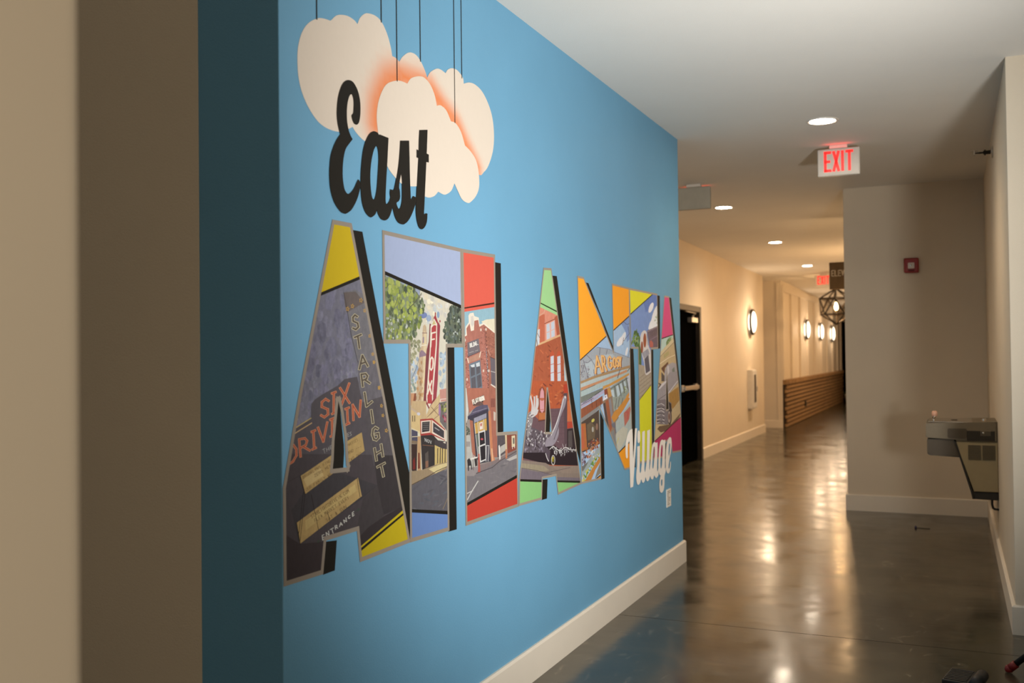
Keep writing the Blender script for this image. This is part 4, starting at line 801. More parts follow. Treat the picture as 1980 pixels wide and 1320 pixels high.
MURAL['T_theatre'] = dict(band=0.013, mask="12952,8687 15645,8655 15650,7913 15673,6871 15056,6868 15061,3673 13711,3706 13708,5283 13721,6925 12958,6919", holes=[], items=[
("p",'picture',(218, 212, 192),0.15,"12392,8737 15813,9150 15673,3250 12311,3868"),
("p",'picture',(150, 165, 190),0.3,"12959,8079 14128,7835 14083,7687 13750,7384 12945,7318"),
("d",'picture',[(168, 184, 204), (176, 196, 214), (150, 172, 204)],0.2,30,0.0099,0.0095,5,"13754,6680 14092,6706 14000,6394 13937,6041 13742,6049"),
("d",'picture',[(158, 180, 204), (172, 192, 210), (190, 204, 212)],0.2,30,0.0124,0.0101,6,"14778,6732 15031,6822 15032,6144 14765,6153"),
("d",'picture',[(232, 224, 196), (226, 214, 184), (210, 206, 196), (200, 208, 210)],0.15,50,0.0149,0.0092,7,"14085,7765 14525,7730 15113,7624 14981,7423 14820,7238 14306,7226 14135,7394"),
("p",'picture',(112, 132, 190),0.25,"14348,7409 14329,7381 14277,7359 14206,7349 14137,7354 14087,7373 14069,7399 14088,7427 14139,7449 14209,7459 14279,7454 14330,7436"),
("p",'picture',(130, 160, 196),0.25,"14781,7431 14771,7396 14745,7373 14715,7372 14691,7393 14682,7427 14692,7463 14717,7485 14748,7486 14772,7466"),
("p",'picture',(150, 172, 205),0.25,"14487,7362 14469,7327 14424,7305 14369,7303 14325,7323 14309,7357 14326,7391 14371,7414 14426,7416 14471,7396"),
("p",'picture',(134, 148, 112),0.3,"12994,7984 13484,7898 14023,7777 14145,7606 14033,7269 13865,7059 13703,6985 12976,6977"),
("d",'picture',[(146, 164, 70), (112, 130, 66), (172, 184, 88), (98, 112, 82), (136, 150, 112), (120, 138, 90), (84, 98, 80)],0.25,330,0.0096,0.0102,8,"12994,8004 13484,7919 14086,7791 14271,7591 14137,7251 13947,7060 13762,6976 12976,6968"),
("d",'picture',[(190, 196, 190), (180, 190, 180)],0.2,30,0.0059,0.0055,28,"13020,7359 13953,7391 13743,6996 13013,6988"),
("d",'picture',[(178, 192, 88), (160, 178, 70)],0.2,70,0.0089,0.0086,9,"13030,7948 13961,7763 14078,7395 13550,7256 13022,7477"),
("d",'picture',[(150, 152, 112), (128, 134, 104), (168, 166, 128)],0.25,60,0.0066,0.0062,10,"13774,6975 14127,6978 14094,6792 13893,6693 13765,6539"),
("d",'picture',[(150, 172, 160), (130, 150, 140)],0.2,14,0.0077,0.0056,11,"13761,6343 13970,6309 13939,6140 13771,6146"),
("p",'picture',(104, 114, 98),0.3,"15212,7621 15630,7560 15615,6938 15150,6935 14991,7098 15042,7329"),
("d",'picture',[(92, 108, 88), (76, 86, 76), (116, 126, 100), (64, 72, 64), (100, 116, 110)],0.25,170,0.0103,0.0088,12,"15142,7652 15631,7583 15615,6927 15080,6923 14922,7075 14973,7338 15186,7521"),
("d",'picture',[(190, 200, 196)],0.2,14,0.0047,0.0035,29,"15232,7434 15591,7356 15558,6994 15083,7077"),
("l",'picture',(96, 92, 84),0.1,0.0014,0.50,"14171,7755 13997,7632 13826,7539"),
("l",'picture',(96, 92, 84),0.1,0.0014,0.50,"14063,6692 13975,6536 13817,6356"),
("l",'picture',(90, 96, 74),0.1,0.0016,0.52,"13439,7574 13513,7376 13352,7051"),
("l",'picture',(90, 96, 74),0.1,0.0016,0.51,"13881,7841 14125,7689"),
("l",'picture',(90, 96, 74),0.1,0.0016,0.53,"13016,7164 13284,7488 13402,7653"),
("l",'picture',(90, 96, 74),0.1,0.0017,0.50,"14169,7775 13917,7596 13753,7507"),
("p",'picture',(205, 176, 140),0.25,"14204,7224 14263,7254 14312,7212 14327,7082 14319,6734 14285,5925 13935,5942 14057,6678 14080,6820 14139,6878 14171,7022 14181,7108"),
("p",'picture',(226, 204, 160),0.3,"14231,7138 14310,7110 14290,6734 14215,5928 14120,5933 14181,6533"),
("p",'picture',(150, 122, 140),0.25,"14065,6763 14123,6820 14195,6813 14302,6756 14302,6727 14063,6699"),
("p",'picture',(150, 130, 150),0.2,"14191,7036 14232,7044 14230,6943 14183,6936"),
("l",'picture',(236, 224, 200),0.1,0.0034,0.50,"14154,6899 14305,6908"),
("l",'picture',(150, 110, 110),0.1,0.0026,0.50,"14181,7108 14327,7108"),
("d",'picture',[(180, 132, 82), (214, 160, 104), (190, 150, 110)],0.2,40,0.0051,0.0074,13,"14003,6536 14236,6676 14177,5930 13935,5942"),
("p",'picture',(150, 82, 56),0.2,"13882,6114 13955,6111 13919,5858 13816,5905"),
("p",'picture',(212, 150, 106),0.2,"13776,6118 13896,6113 13822,5905 13772,5922"),
("p",'picture',(140, 64, 70),0.2,"14425,7270 14491,7260 14413,6675 14323,5923 14186,5930 14289,6705 14322,6835 14389,6966"),
("p",'picture',(172, 62, 76),0.25,"14682,7265 14744,7303 14801,7238 14743,6821 14695,6304 14622,5908 14486,5915 14537,6161 14629,6674"),
("p",'picture',(176, 52, 64),0.15,"14616,7466 14652,7468 14645,7411 14728,7296 14685,7250 14583,7350 14521,7290 14562,7365 14609,7410"),
("p",'picture',(190, 84, 90),0.12,"14822,7320 14813,7304 14793,7297 14774,7303 14766,7319 14774,7335 14794,7342 14814,7336"),
("p",'picture',(236, 222, 204),0.1,"14583,7365 14691,7272 14677,6910 14594,6439 14537,6161 14519,6016 14531,5913 14285,5925 14293,6040 14334,6313 14422,6821 14460,7230"),
("p",'picture',(236, 222, 204),0.1,"14289,6098 14535,6088 14503,6002 14396,5869 14366,5877 14286,5983"),
("p",'picture',(196, 62, 68),0.15,"14575,7247 14660,7242 14634,6910 14560,6527 14505,6236 14483,6032 14486,5915 14326,5923 14328,6024 14376,6312 14458,6821 14496,7201"),
("p",'picture',(196, 62, 68),0.15,"14330,6096 14490,6090 14465,6018 14388,5913 14322,6010"),
("p",'picture',(206, 190, 120),0.2,"14577,7336 14648,7264 14515,7253"),
("l",'picture',(236, 224, 204),0.08,0.0047,0.48,"14621,7125 14488,7106 14453,6876"),
("l",'picture',(236, 224, 204),0.08,0.0047,0.49,"14471,6996 14584,7010"),
("l",'picture',(236, 224, 204),0.08,0.0047,0.49,"14494,6700 14444,6665 14423,6588 14424,6512 14465,6483 14515,6519 14537,6595 14535,6670 14494,6700"),
("l",'picture',(236, 224, 204),0.08,0.0046,0.49,"14361,6310 14466,6079"),
("l",'picture',(236, 224, 204),0.08,0.0047,0.49,"14483,6301 14329,6082"),
("p",'picture',(150, 52, 60),0.15,"14251,5955 14286,5983 14372,5870 14396,5854 14533,6001 14578,5969 14426,5874 14389,5804"),
("p",'picture',(214, 184, 132),0.2,"14396,5854 14764,6079 14753,5591 14906,5447 14388,5484 14245,5696"),
("p",'picture',(206, 142, 128),0.2,"14750,6139 15032,6159 15027,5934 14776,5931"),
("l",'picture',(236, 206, 196),0.1,0.0027,0.48,"14776,5931 14792,5974 15012,5974"),
("p",'picture',(118, 110, 110),0.2,"14729,5918 15043,5933 15031,5392 14753,5591"),
("d",'picture',[(120, 128, 70), (176, 176, 90), (90, 96, 70)],0.15,18,0.0074,0.0053,14,"14791,5900 15010,5904 15007,5769 14819,5765"),
("p",'picture',(160, 120, 170),0.2,"14723,5918 14796,5855 14767,5664 14707,5727"),
("d",'picture',[(196, 62, 86), (216, 120, 140), (150, 60, 80)],0.15,14,0.0062,0.0054,15,"14865,5718 15006,5717 15003,5575 14862,5584"),
("l",'picture',(120, 84, 66),0.1,0.0014,0.49,"14304,5693 14697,5846"),
("l",'picture',(120, 84, 66),0.1,0.0015,0.49,"14455,5858 14694,5713"),
("l",'picture',(120, 84, 66),0.1,0.0015,0.48,"14541,5649 14725,5711"),
("l",'picture',(120, 84, 66),0.1,0.0014,0.49,"14393,5731 14760,5916"),
("p",'picture',(208, 176, 128),0.2,"13810,5990 14286,5968 14280,5665 14100,5677 13777,5872"),
("p",'picture',(222, 190, 128),0.15,"13777,5893 13877,5846 14101,5734 14094,5392 13982,5486 13770,5543"),
("p",'picture',(204, 176, 150),0.15,"13794,5886 14073,5764 14072,5733 13777,5858"),
("p",'picture',(206, 206, 220),0.12,"14079,5764 14071,5751 14050,5743 14021,5741 13993,5747 13972,5757 13965,5770 13973,5783 13994,5791 14022,5793 14051,5787 14071,5777"),
("l",'picture',(92, 74, 60),0.1,0.0025,0.50,"13827,5747 13825,5659"),
("l",'picture',(92, 74, 60),0.1,0.0025,0.50,"13897,5743 13895,5654"),
("p",'picture',(84, 80, 104),0.3,"13787,5531 13988,5478 13979,5316 13783,5349"),
("l",'picture',(232, 214, 170),0.1,0.0022,0.51,"13774,5557 14053,5466 14051,5395 13812,5407"),
("p",'picture',(140, 116, 92),0.15,"13778,5354 13984,5322 13983,5273 13777,5298"),
("p",'picture',(70, 48, 44),0.2,"13777,5294 13972,5274 13946,4831 13779,4856"),
("p",'picture',(140, 40, 38),0.2,"13827,5020 13884,5070 13899,4871 13824,4872"),
("p",'picture',(204, 158, 108),0.15,"13986,5400 14083,5393 14097,4835 13969,4814 13971,5203"),
("p",'picture',(130, 48, 40),0.2,"13998,5130 14043,5125 14049,4869 13987,4862"),
("p",'picture',(60, 54, 54),0.25,"14083,5407 14476,5405 14715,5254 14569,4856 14126,4832"),
("p",'picture',(96, 88, 82),0.3,"14233,5093 14336,5127 14345,4866 14233,4849"),
("p",'picture',(150, 104, 80),0.2,"14236,4964 14330,4968 14333,4860 14239,4851"),
("l",'picture',(190, 190, 190),0.08,0.0014,0.49,"14231,5297 14221,5353 14288,5281 14277,5337"),
("l",'picture',(190, 190, 190),0.08,0.0014,0.49,"14332,5321 14311,5319 14309,5301 14319,5280 14343,5265 14364,5267 14366,5285 14357,5306 14332,5321"),
("l",'picture',(190, 190, 190),0.08,0.0014,0.49,"14388,5305 14428,5241 14446,5289"),
("l",'picture',(150, 96, 70),0.1,0.0017,0.50,"14149,5244 14516,5195"),
("p",'picture',(214, 184, 108),0.25,"14563,5267 14746,5251 14995,5215 15006,4854 14554,4865"),
("l",'picture',(84, 72, 60),0.1,0.0029,0.48,"14667,5140 14655,4891"),
("l",'picture',(84, 72, 60),0.1,0.0030,0.48,"14759,5132 14747,4881"),
("l",'picture',(84, 72, 60),0.1,0.0030,0.48,"14836,5125 14824,4873"),
("l",'picture',(84, 72, 60),0.1,0.0030,0.47,"14936,5116 14924,4863"),
("p",'picture',(74, 66, 70),0.2,"14564,5296 14995,5230 15008,5094 14821,5126 14562,5208"),
("p",'picture',(224, 212, 190),0.1,"14854,5227 14948,5234 14947,5197"),
("p",'picture',(184, 60, 56),0.12,"14071,5676 14496,5666 14937,5452 14933,5247 14460,5389 14080,5404"),
("p",'picture',(238, 214, 196),0.08,"14099,5645 14427,5639 14405,5432 14104,5434"),
("p",'picture',(66, 60, 64),0.2,"14139,5626 14397,5620 14381,5456 14130,5455"),
("p",'picture',(206, 160, 120),0.1,"14427,5639 14481,5641 14476,5417 14410,5422"),
("p",'picture',(238, 214, 196),0.08,"14480,5635 14930,5433 14927,5263 14476,5411"),
("p",'picture',(72, 66, 72),0.2,"14513,5598 14899,5420 14896,5292 14509,5432"),
("l",'picture',(150, 144, 140),0.1,0.0011,0.49,"14171,5601 14361,5595"),
("l",'picture',(150, 144, 140),0.1,0.0011,0.49,"14170,5566 14360,5560"),
("l",'picture',(150, 144, 140),0.1,0.0011,0.49,"14169,5532 14359,5526"),
("l",'picture',(150, 144, 140),0.1,0.0011,0.49,"14168,5498 14358,5491"),
("l",'picture',(170, 166, 170),0.1,0.0029,0.48,"14574,5500 14719,5445"),
("p",'picture',(166, 142, 108),0.2,"13757,4852 14112,4834 14570,4868 15019,4876 15049,4760 14371,4703 13752,4615"),
("p",'picture',(222, 202, 140),0.12,"14344,4822 14676,4857 15019,4861 15017,4793 14582,4723"),
("p",'picture',(100, 98, 108),0.25,"13752,4615 14371,4703 15049,4763 15042,3066 13727,3329"),
("l",'picture',(80, 64, 56),0.1,0.0025,0.51,"13769,4627 14372,4711 14613,4756 15033,4799"),
("d",'picture',[(112, 110, 120), (90, 88, 98), (120, 118, 122), (96, 100, 112)],0.2,24,0.0302,0.0046,16,"13790,4565 15035,4815 15018,4040 13784,4222"),
("l",'picture',(150, 128, 100),0.1,0.0024,0.48,"14835,4087 15023,4264"),
("p",'color_panel',(172, 186, 220),0.05,"12814,8087 15776,7603 15813,9150 12827,8789"),
("p",'black_stripe',(32, 29, 24),0.04,"12814,8087 15776,7603 15775,7543 12813,8027"),
("p",'color_panel',(112, 146, 208),0.05,"13663,4206 15155,3937 15138,3160 13649,3448"),
("p",'black_stripe',(32, 29, 24),0.04,"13664,4255 15157,3999 15155,3937 13663,4202"),
])
MURAL['L_corner'] = dict(band=0.013, mask="15645,8655 17049,8676 17059,6590 17075,5234 18022,5188 18035,3661 15682,3653 15678,6044 15660,7445", holes=[], items=[
("p",'picture',(142, 188, 208),0.15,"15398,8730 18386,9032 18213,3099 15280,3595"),
("p",'picture',(232, 222, 190),0.12,"16409,7357 16633,7404 17054,7434 17046,7141 16667,7266"),
("p",'picture',(238, 226, 206),0.08,"15661,7087 15757,7104 15761,7245 15891,7330 15883,7453 15929,7494 16088,7516 16122,7453 16302,7431 16335,7299 16519,7344 16686,7283 17066,7150 17065,7091 16628,7216 15660,7040"),
("p",'picture',(188, 112, 96),0.3,"15661,7053 15812,7089 15794,7215 15925,7312 15974,7171 16098,7189 16120,7365 16282,7386 16326,7258 16518,7308 16629,7265 16599,6823 16661,6332 16723,5806 15752,5853 15733,6510 15664,6916"),
("p",'picture',(212, 204, 196),0.1,"15974,7440 16080,7459 16101,7301 16029,7251 15977,7298"),
("p",'picture',(176, 104, 84),0.3,"16548,7296 16685,7250 17066,7125 17050,5790 16704,5807 16666,6496"),
("l",'picture',(150, 94, 80),0.1,0.0019,0.46,"15657,6916 16292,7040 16587,7076"),
("l",'picture',(150, 94, 80),0.1,0.0026,0.43,"16695,6922 17039,6857"),
("l",'picture',(214, 160, 140),0.1,0.0026,0.43,"16693,6824 16774,6725"),
("d",'picture',[(150, 84, 72), (206, 136, 120), (170, 96, 84)],0.2,60,0.0082,0.0022,17,"15691,6916 15830,6948 15890,6571 15942,5844 15752,5853"),
("d",'picture',[(148, 84, 72), (204, 132, 116), (174, 100, 86)],0.2,90,0.0095,0.0023,18,"16388,7260 16630,7281 16704,5807 16444,5820 16388,6500"),
("d",'picture',[(156, 92, 76), (190, 116, 94)],0.2,50,0.0106,0.0020,19,"16703,7218 17045,7091 17034,6674 16710,6758"),
("l",'picture',(112, 62, 58),0.1,0.0020,0.44,"16535,7247 16628,7224 16560,7198"),
("l",'picture',(112, 62, 58),0.1,0.0020,0.44,"16543,7172 16634,7149 16568,7123"),
("l",'picture',(112, 62, 58),0.1,0.0020,0.44,"16551,7097 16639,7074 16576,7048"),
("l",'picture',(112, 62, 58),0.1,0.0020,0.44,"16559,7022 16645,6999 16584,6973"),
("l",'picture',(112, 62, 58),0.1,0.0020,0.44,"16566,6947 16650,6923 16591,6898"),
("l",'picture',(112, 62, 58),0.1,0.0020,0.44,"16574,6872 16656,6848 16599,6823"),
("l",'picture',(112, 62, 58),0.1,0.0020,0.44,"16582,6797 16662,6773 16607,6748"),
("l",'picture',(112, 62, 58),0.1,0.0020,0.44,"16590,6722 16667,6697 16615,6673"),
("l",'picture',(112, 62, 58),0.1,0.0020,0.44,"16598,6647 16673,6622 16623,6598"),
("l",'picture',(112, 62, 58),0.1,0.0020,0.44,"16605,6572 16678,6547 16630,6523"),
("l",'picture',(112, 62, 58),0.1,0.0020,0.44,"16613,6497 16684,6471 16638,6447"),
("l",'picture',(112, 62, 58),0.1,0.0020,0.44,"16621,6421 16689,6396 16646,6372"),
("l",'picture',(112, 62, 58),0.1,0.0020,0.44,"16629,6346 16695,6320 16654,6297"),
("l",'picture',(112, 62, 58),0.1,0.0020,0.44,"16637,6271 16701,6245 16662,6221"),
("l",'picture',(112, 62, 58),0.1,0.0020,0.43,"16644,6195 16706,6169 16669,6146"),
("l",'picture',(112, 62, 58),0.1,0.0020,0.43,"16652,6120 16712,6093 16677,6070"),
("l",'picture',(112, 62, 58),0.1,0.0020,0.43,"16660,6044 16717,6018 16685,5994"),
("l",'picture',(112, 62, 58),0.1,0.0020,0.43,"16668,5969 16723,5942 16693,5919"),
("p",'picture',(226, 206, 190),0.12,"16424,7204 16413,7183 16390,7174 16367,7182 16358,7202 16368,7223 16391,7232 16414,7224"),
("p",'picture',(226, 206, 190),0.12,"15769,7002 15759,6982 15737,6974 15716,6982 15707,7002 15717,7022 15739,7030 15760,7022"),
("p",'picture',(226, 206, 190),0.12,"16515,6433 16504,6413 16481,6405 16457,6414 16448,6434 16459,6455 16482,6463 16506,6454"),
("p",'picture',(226, 206, 190),0.12,"16747,6429 16737,6408 16712,6400 16688,6409 16679,6430 16690,6451 16714,6459 16738,6450"),
("p",'picture',(226, 206, 190),0.12,"16643,7216 16632,7195 16608,7186 16585,7194 16576,7215 16586,7236 16610,7245 16633,7237"),
("p",'picture',(226, 206, 190),0.12,"15831,6289 15821,6269 15799,6261 15778,6270 15769,6290 15779,6310 15801,6318 15822,6309"),
("p",'picture',(120, 110, 118),0.2,"15823,6958 16292,7039 16344,6804 15844,6703"),
("l",'picture',(88, 72, 78),0.1,0.0022,0.45,"15844,6703 16344,6797"),
("l",'picture',(226, 222, 216),0.08,0.0028,0.45,"15927,6941 15939,6875 15977,6884 15980,6898 15967,6913 15933,6909"),
("l",'picture',(226, 222, 216),0.08,0.0028,0.45,"15927,6941 15961,6943 15969,6928 15962,6914"),
("l",'picture',(226, 222, 216),0.08,0.0029,0.45,"15998,6952 16011,6885 16060,6893"),
("l",'picture',(226, 222, 216),0.08,0.0029,0.45,"16071,6963 16083,6896 16110,6904 16126,6923 16121,6950 16098,6965 16071,6963"),
("l",'picture',(226, 222, 216),0.08,0.0029,0.45,"16195,6972 16173,6979 16155,6968 16150,6941 16165,6917 16186,6912 16204,6925 16200,6947 16177,6943"),
("l",'picture',(226, 222, 216),0.08,0.0029,0.44,"16249,6925 16259,6926"),
("l",'picture',(196, 192, 188),0.08,0.0016,0.45,"15909,6774 15942,6781"),
("l",'picture',(196, 192, 188),0.08,0.0016,0.45,"15969,6783 16002,6789"),
("l",'picture',(196, 192, 188),0.08,0.0016,0.45,"16030,6791 16063,6797"),
("l",'picture',(196, 192, 188),0.08,0.0016,0.45,"16152,6808 16186,6814"),
("l",'picture',(196, 192, 188),0.08,0.0016,0.44,"16214,6817 16248,6823"),
("p",'picture',(196, 140, 116),0.25,"15805,6666 16321,6767 16366,6791 16362,6662 15838,6587"),
("l",'picture',(236, 212, 190),0.1,0.0035,0.44,"16320,6694 16366,6788"),
("l",'picture',(236, 212, 190),0.1,0.0035,0.45,"15823,6673 15863,6594"),
("p",'picture',(112, 124, 140),0.12,"15876,6568 16347,6643 16429,6111 15947,6036"),
("p",'picture',(94, 92, 102),0.3,"15934,6542 16108,6568 16124,6369 15954,6333"),
("p",'picture',(94, 92, 102),0.3,"16165,6575 16317,6601 16341,6404 16181,6367"),
("p",'picture',(94, 92, 102),0.3,"15960,6304 16138,6336 16161,6105 15990,6076"),
("p",'picture',(94, 92, 102),0.3,"16195,6343 16362,6375 16393,6145 16226,6115"),
("p",'picture',(206, 214, 222),0.2,"15934,6542 16108,6568 16110,6512 15993,6506"),
("p",'picture',(206, 214, 222),0.2,"16165,6575 16317,6601 16330,6525 16189,6511"),
("p",'picture',(238, 230, 220),0.08,"15940,6033 16451,6098 16457,6059 15946,5989"),
("p",'picture',(110, 100, 110),0.2,"16780,6684 17033,6637 17035,6127 16820,6164"),
("l",'picture',(200, 190, 186),0.1,0.0023,0.43,"16796,6420 17042,6387"),
("l",'picture',(226, 214, 200),0.1,0.0046,0.43,"16812,6164 17042,6090"),
("l",'picture',(96, 66, 62),0.1,0.0026,0.43,"16780,6692 17033,6644"),
("p",'picture',(200, 150, 130),0.12,"16937,5936 16925,5909 16897,5898 16871,5911 16860,5940 16872,5967 16900,5978 16926,5965"),
("p",'picture',(158, 146, 140),0.15,"15636,6014 18164,5911 18099,3642 15589,4006"),
("p",'picture',(206, 206, 200),0.12,"15673,6137 15769,6134 15835,5724 15803,5569 15726,5480 15692,5483"),
("p",'picture',(186, 108, 86),0.25,"15769,6134 16731,6101 16746,5674 16666,5760 16009,5730 15868,5675"),
("p",'picture',(54, 44, 42),0.1,"15979,5913 16066,5878 16121,5928 16485,5980 16490,5915 16444,5836 16317,5877 16172,5858 16053,5791"),
("l",'picture',(238, 230, 214),0.08,0.0029,0.45,"16041,5910 16000,5905 16033,5830"),
("l",'picture',(238, 230, 214),0.08,0.0028,0.45,"16016,5869 16048,5873"),
("l",'picture',(238, 230, 214),0.08,0.0029,0.45,"16060,5912 16093,5837 16135,5842"),
("l",'picture',(238, 230, 214),0.08,0.0029,0.45,"16154,5845 16141,5922 16196,5850"),
("l",'picture',(238, 230, 214),0.08,0.0029,0.45,"16150,5874 16175,5877"),
("l",'picture',(238, 230, 214),0.08,0.0029,0.44,"16181,5927 16223,5933"),
("l",'picture',(238, 230, 214),0.08,0.0029,0.44,"16202,5930 16236,5855"),
("l",'picture',(238, 230, 214),0.08,0.0029,0.44,"16264,5938 16298,5862"),
("l",'picture',(238, 230, 214),0.08,0.0029,0.44,"16339,5867 16304,5943 16337,5945 16354,5927 16351,5909 16322,5904"),
("l",'picture',(238, 230, 214),0.08,0.0029,0.44,"16339,5906 16381,5872"),
("l",'picture',(238, 230, 214),0.08,0.0029,0.44,"16388,5953 16376,5940 16384,5913 16400,5887 16422,5878 16434,5891 16426,5918 16410,5944 16388,5953"),
("l",'picture',(238, 230, 214),0.08,0.0029,0.44,"16464,5883 16429,5959 16507,5888 16472,5964"),
("p",'picture',(110, 84, 80),0.2,"16068,5790 16172,5852 16317,5871 16444,5828 16465,5786"),
("p",'picture',(178, 104, 84),0.3,"16712,6102 17058,6090 17046,4758 16868,4768 16768,5344 16720,5675"),
("p",'picture',(150, 84, 72),0.3,"16775,5902 16975,5893 16970,5728 16778,5729"),
("p",'picture',(66, 64, 76),0.2,"15883,5564 16671,5670 16725,4855 16797,4701 16288,4713 16112,4858 15972,4927"),
("p",'picture',(178, 104, 80),0.2,"15883,5548 16012,5524 16112,4858 15973,4943"),
("p",'picture',(92, 86, 112),0.2,"15938,5663 16027,5729 16170,5777 16443,5795 16647,5785 16682,5669 15814,5559 15798,5616"),
("p",'picture',(64, 60, 80),0.15,"15804,5613 16664,5711 16678,5664 15817,5556"),
("l",'picture',(150, 144, 170),0.1,0.0016,0.45,"16008,5675 16590,5723"),
("p",'picture',(208, 162, 72),0.2,"16067,5470 16585,5536 16601,5307 16105,5277"),
("p",'picture',(150, 150, 170),0.25,"16059,5569 16587,5633 16585,5544 16060,5481"),
("l",'picture',(206, 204, 206),0.1,0.0019,0.44,"16217,5495 16241,5293"),
("l",'picture',(206, 204, 206),0.1,0.0019,0.45,"16074,5473 16112,5279"),
("l",'picture',(206, 204, 206),0.1,0.0019,0.44,"16466,5519 16475,5316"),
("p",'picture',(232, 216, 206),0.1,"16282,5471 16421,5482 16424,5346 16293,5339"),
("p",'picture',(206, 120, 100),0.2,"16310,5453 16398,5459 16389,5403 16316,5402"),
("p",'picture',(104, 116, 104),0.25,"16122,5263 16230,5270 16259,4996 16209,4873"),
("p",'picture',(214, 212, 210),0.08,"16227,5306 16520,5323 16557,4754 16292,4727"),
("p",'picture',(46, 42, 48),0.2,"16277,5279 16489,5292 16513,5067 16293,5047"),
("p",'picture',(46, 42, 48),0.2,"16299,5021 16520,5037 16528,4774 16329,4758"),
("p",'picture',(206, 72, 86),0.12,"16442,5154 16424,5141 16383,5139 16342,5148 16325,5163 16342,5176 16384,5178 16425,5169"),
("l",'picture',(206, 204, 204),0.1,0.0019,0.45,"16122,5263 16176,5003 16208,4841"),
("p",'picture',(90, 86, 96),0.15,"16542,5019 16684,5013 16646,4716 16549,4716"),
("l",'picture',(206, 204, 204),0.1,0.0019,0.44,"16542,4727 16572,5023 16684,5013 16639,4717"),
("p",'picture',(212, 128, 84),0.2,"16671,5661 16769,5672 16830,5076 16851,4843 16943,4710 16770,4694 16729,5019"),
("p",'picture',(236, 176, 130),0.1,"16777,4949 16834,4944 16874,4709 16813,4707"),
("p",'picture',(204, 186, 170),0.2,"16899,5649 16998,5618 16979,5462 16902,5475"),
("p",'picture',(186, 184, 178),0.2,"15687,5296 15893,5265 15956,4960 16094,4852 16179,4653 15714,4703"),
("d",'picture',[(86, 96, 82), (110, 120, 100), (70, 78, 70)],0.15,24,0.0082,0.0037,20,"15706,5497 15846,5457 15894,5280 15701,5295"),
("p",'picture',(154, 148, 146),0.3,"15725,5169 15890,5155 15888,5061 15723,5076"),
("l",'picture',(186, 110, 90),0.1,0.0025,0.45,"15974,4990 16024,4859"),
("p",'picture',(152, 142, 144),0.2,"15686,4690 16197,4667 16828,4701 18047,4834 18044,4730 16122,4532 15682,4489"),
("p",'picture',(136, 118, 118),0.15,"16269,4691 16828,4698 18047,4834 18046,4790 16863,4579 16140,4538"),
("p",'picture',(124, 118, 124),0.2,"15683,4551 16015,4512 16140,4538 18046,4785 18052,3509 15667,3871"),
("p",'picture',(190, 184, 180),0.15,"17458,4667 18044,4730 18042,4651 17620,4625"),
("d",'picture',[(130, 124, 130), (118, 113, 120), (134, 128, 132)],0.2,24,0.0312,0.0035,21,"16085,4473 17959,4738 17948,4357 15901,4149"),
("l",'picture',(84, 72, 76),0.1,0.0029,0.44,"16129,4547 16825,4583 17137,4666 18003,4794"),
("l",'picture',(206, 204, 200),0.1,0.0040,0.45,"15755,4114 15956,4252 16197,4396"),
("l",'picture',(206, 204, 200),0.1,0.0034,0.45,"15723,4227 15980,4248"),
("p",'picture',(58, 52, 56),0.15,"15765,4830 15849,4858 15924,4790 15969,4644 15930,4632 15915,4713 15838,4718 15836,4627 15795,4632 15783,4711"),
("p",'picture',(64, 56, 58),0.15,"16051,4825 16172,4832 16176,4685 16090,4678"),
("p",'picture',(222, 216, 206),0.08,"15901,4852 16180,4852 16186,4827 15917,4819"),
("l",'picture',(110, 92, 86),0.1,0.0022,0.45,"16005,4814 16011,4623"),
("p",'picture',(196, 84, 70),0.15,"16217,4904 16275,4898 16302,4556 16201,4561"),
("l",'picture',(214, 204, 200),0.1,0.0022,0.44,"16242,5029 16253,4900"),
("p",'picture',(92, 84, 90),0.3,"17057,5193 17439,5184 17429,4805 17140,4749 17046,4752"),
("p",'picture',(186, 182, 174),0.15,"17192,4945 17450,4990 17463,4861 17196,4802"),
("l",'picture',(80, 74, 80),0.1,0.0033,0.42,"17086,4954 17426,5000"),
("p",'picture',(150, 72, 56),0.25,"17492,5187 18057,5165 18047,4834 17522,4779"),
("p",'picture',(230, 226, 220),0.08,"17106,4969 17154,4985 17184,4912 17194,4710 17138,4691 17118,4818"),
("p",'picture',(222, 196, 150),0.1,"17411,5186 17496,5183 17496,4867 17431,4864"),
("p",'picture',(206, 124, 84),0.1,"17423,4874 17504,4866 17507,4692 17426,4684"),
("p",'picture',(226, 210, 168),0.1,"17725,5112 17893,5111 17895,4886 17727,4890"),
("p",'picture',(120, 112, 102),0.15,"17782,5065 17862,5067 17867,4947 17787,4947"),
("l",'picture',(226, 222, 214),0.1,0.0021,0.41,"17752,4895 17759,4851"),
("l",'picture',(226, 222, 214),0.1,0.0021,0.41,"17862,4899 17869,4859"),
("p",'color_panel',(226, 100, 84),0.04,"15570,7498 17139,7673 17179,9180 15605,9000"),
("p",'black_stripe',(74, 40, 30),0.04,"15572,7579 17141,7764 17140,7730 15571,7554"),
("p",'color_panel',(204, 70, 56),0.04,"15561,3985 18176,4275 18134,2817 15544,3291"),
("p",'black_stripe',(32, 29, 24),0.04,"15562,4039 18178,4333 18176,4271 15561,3985"),
])
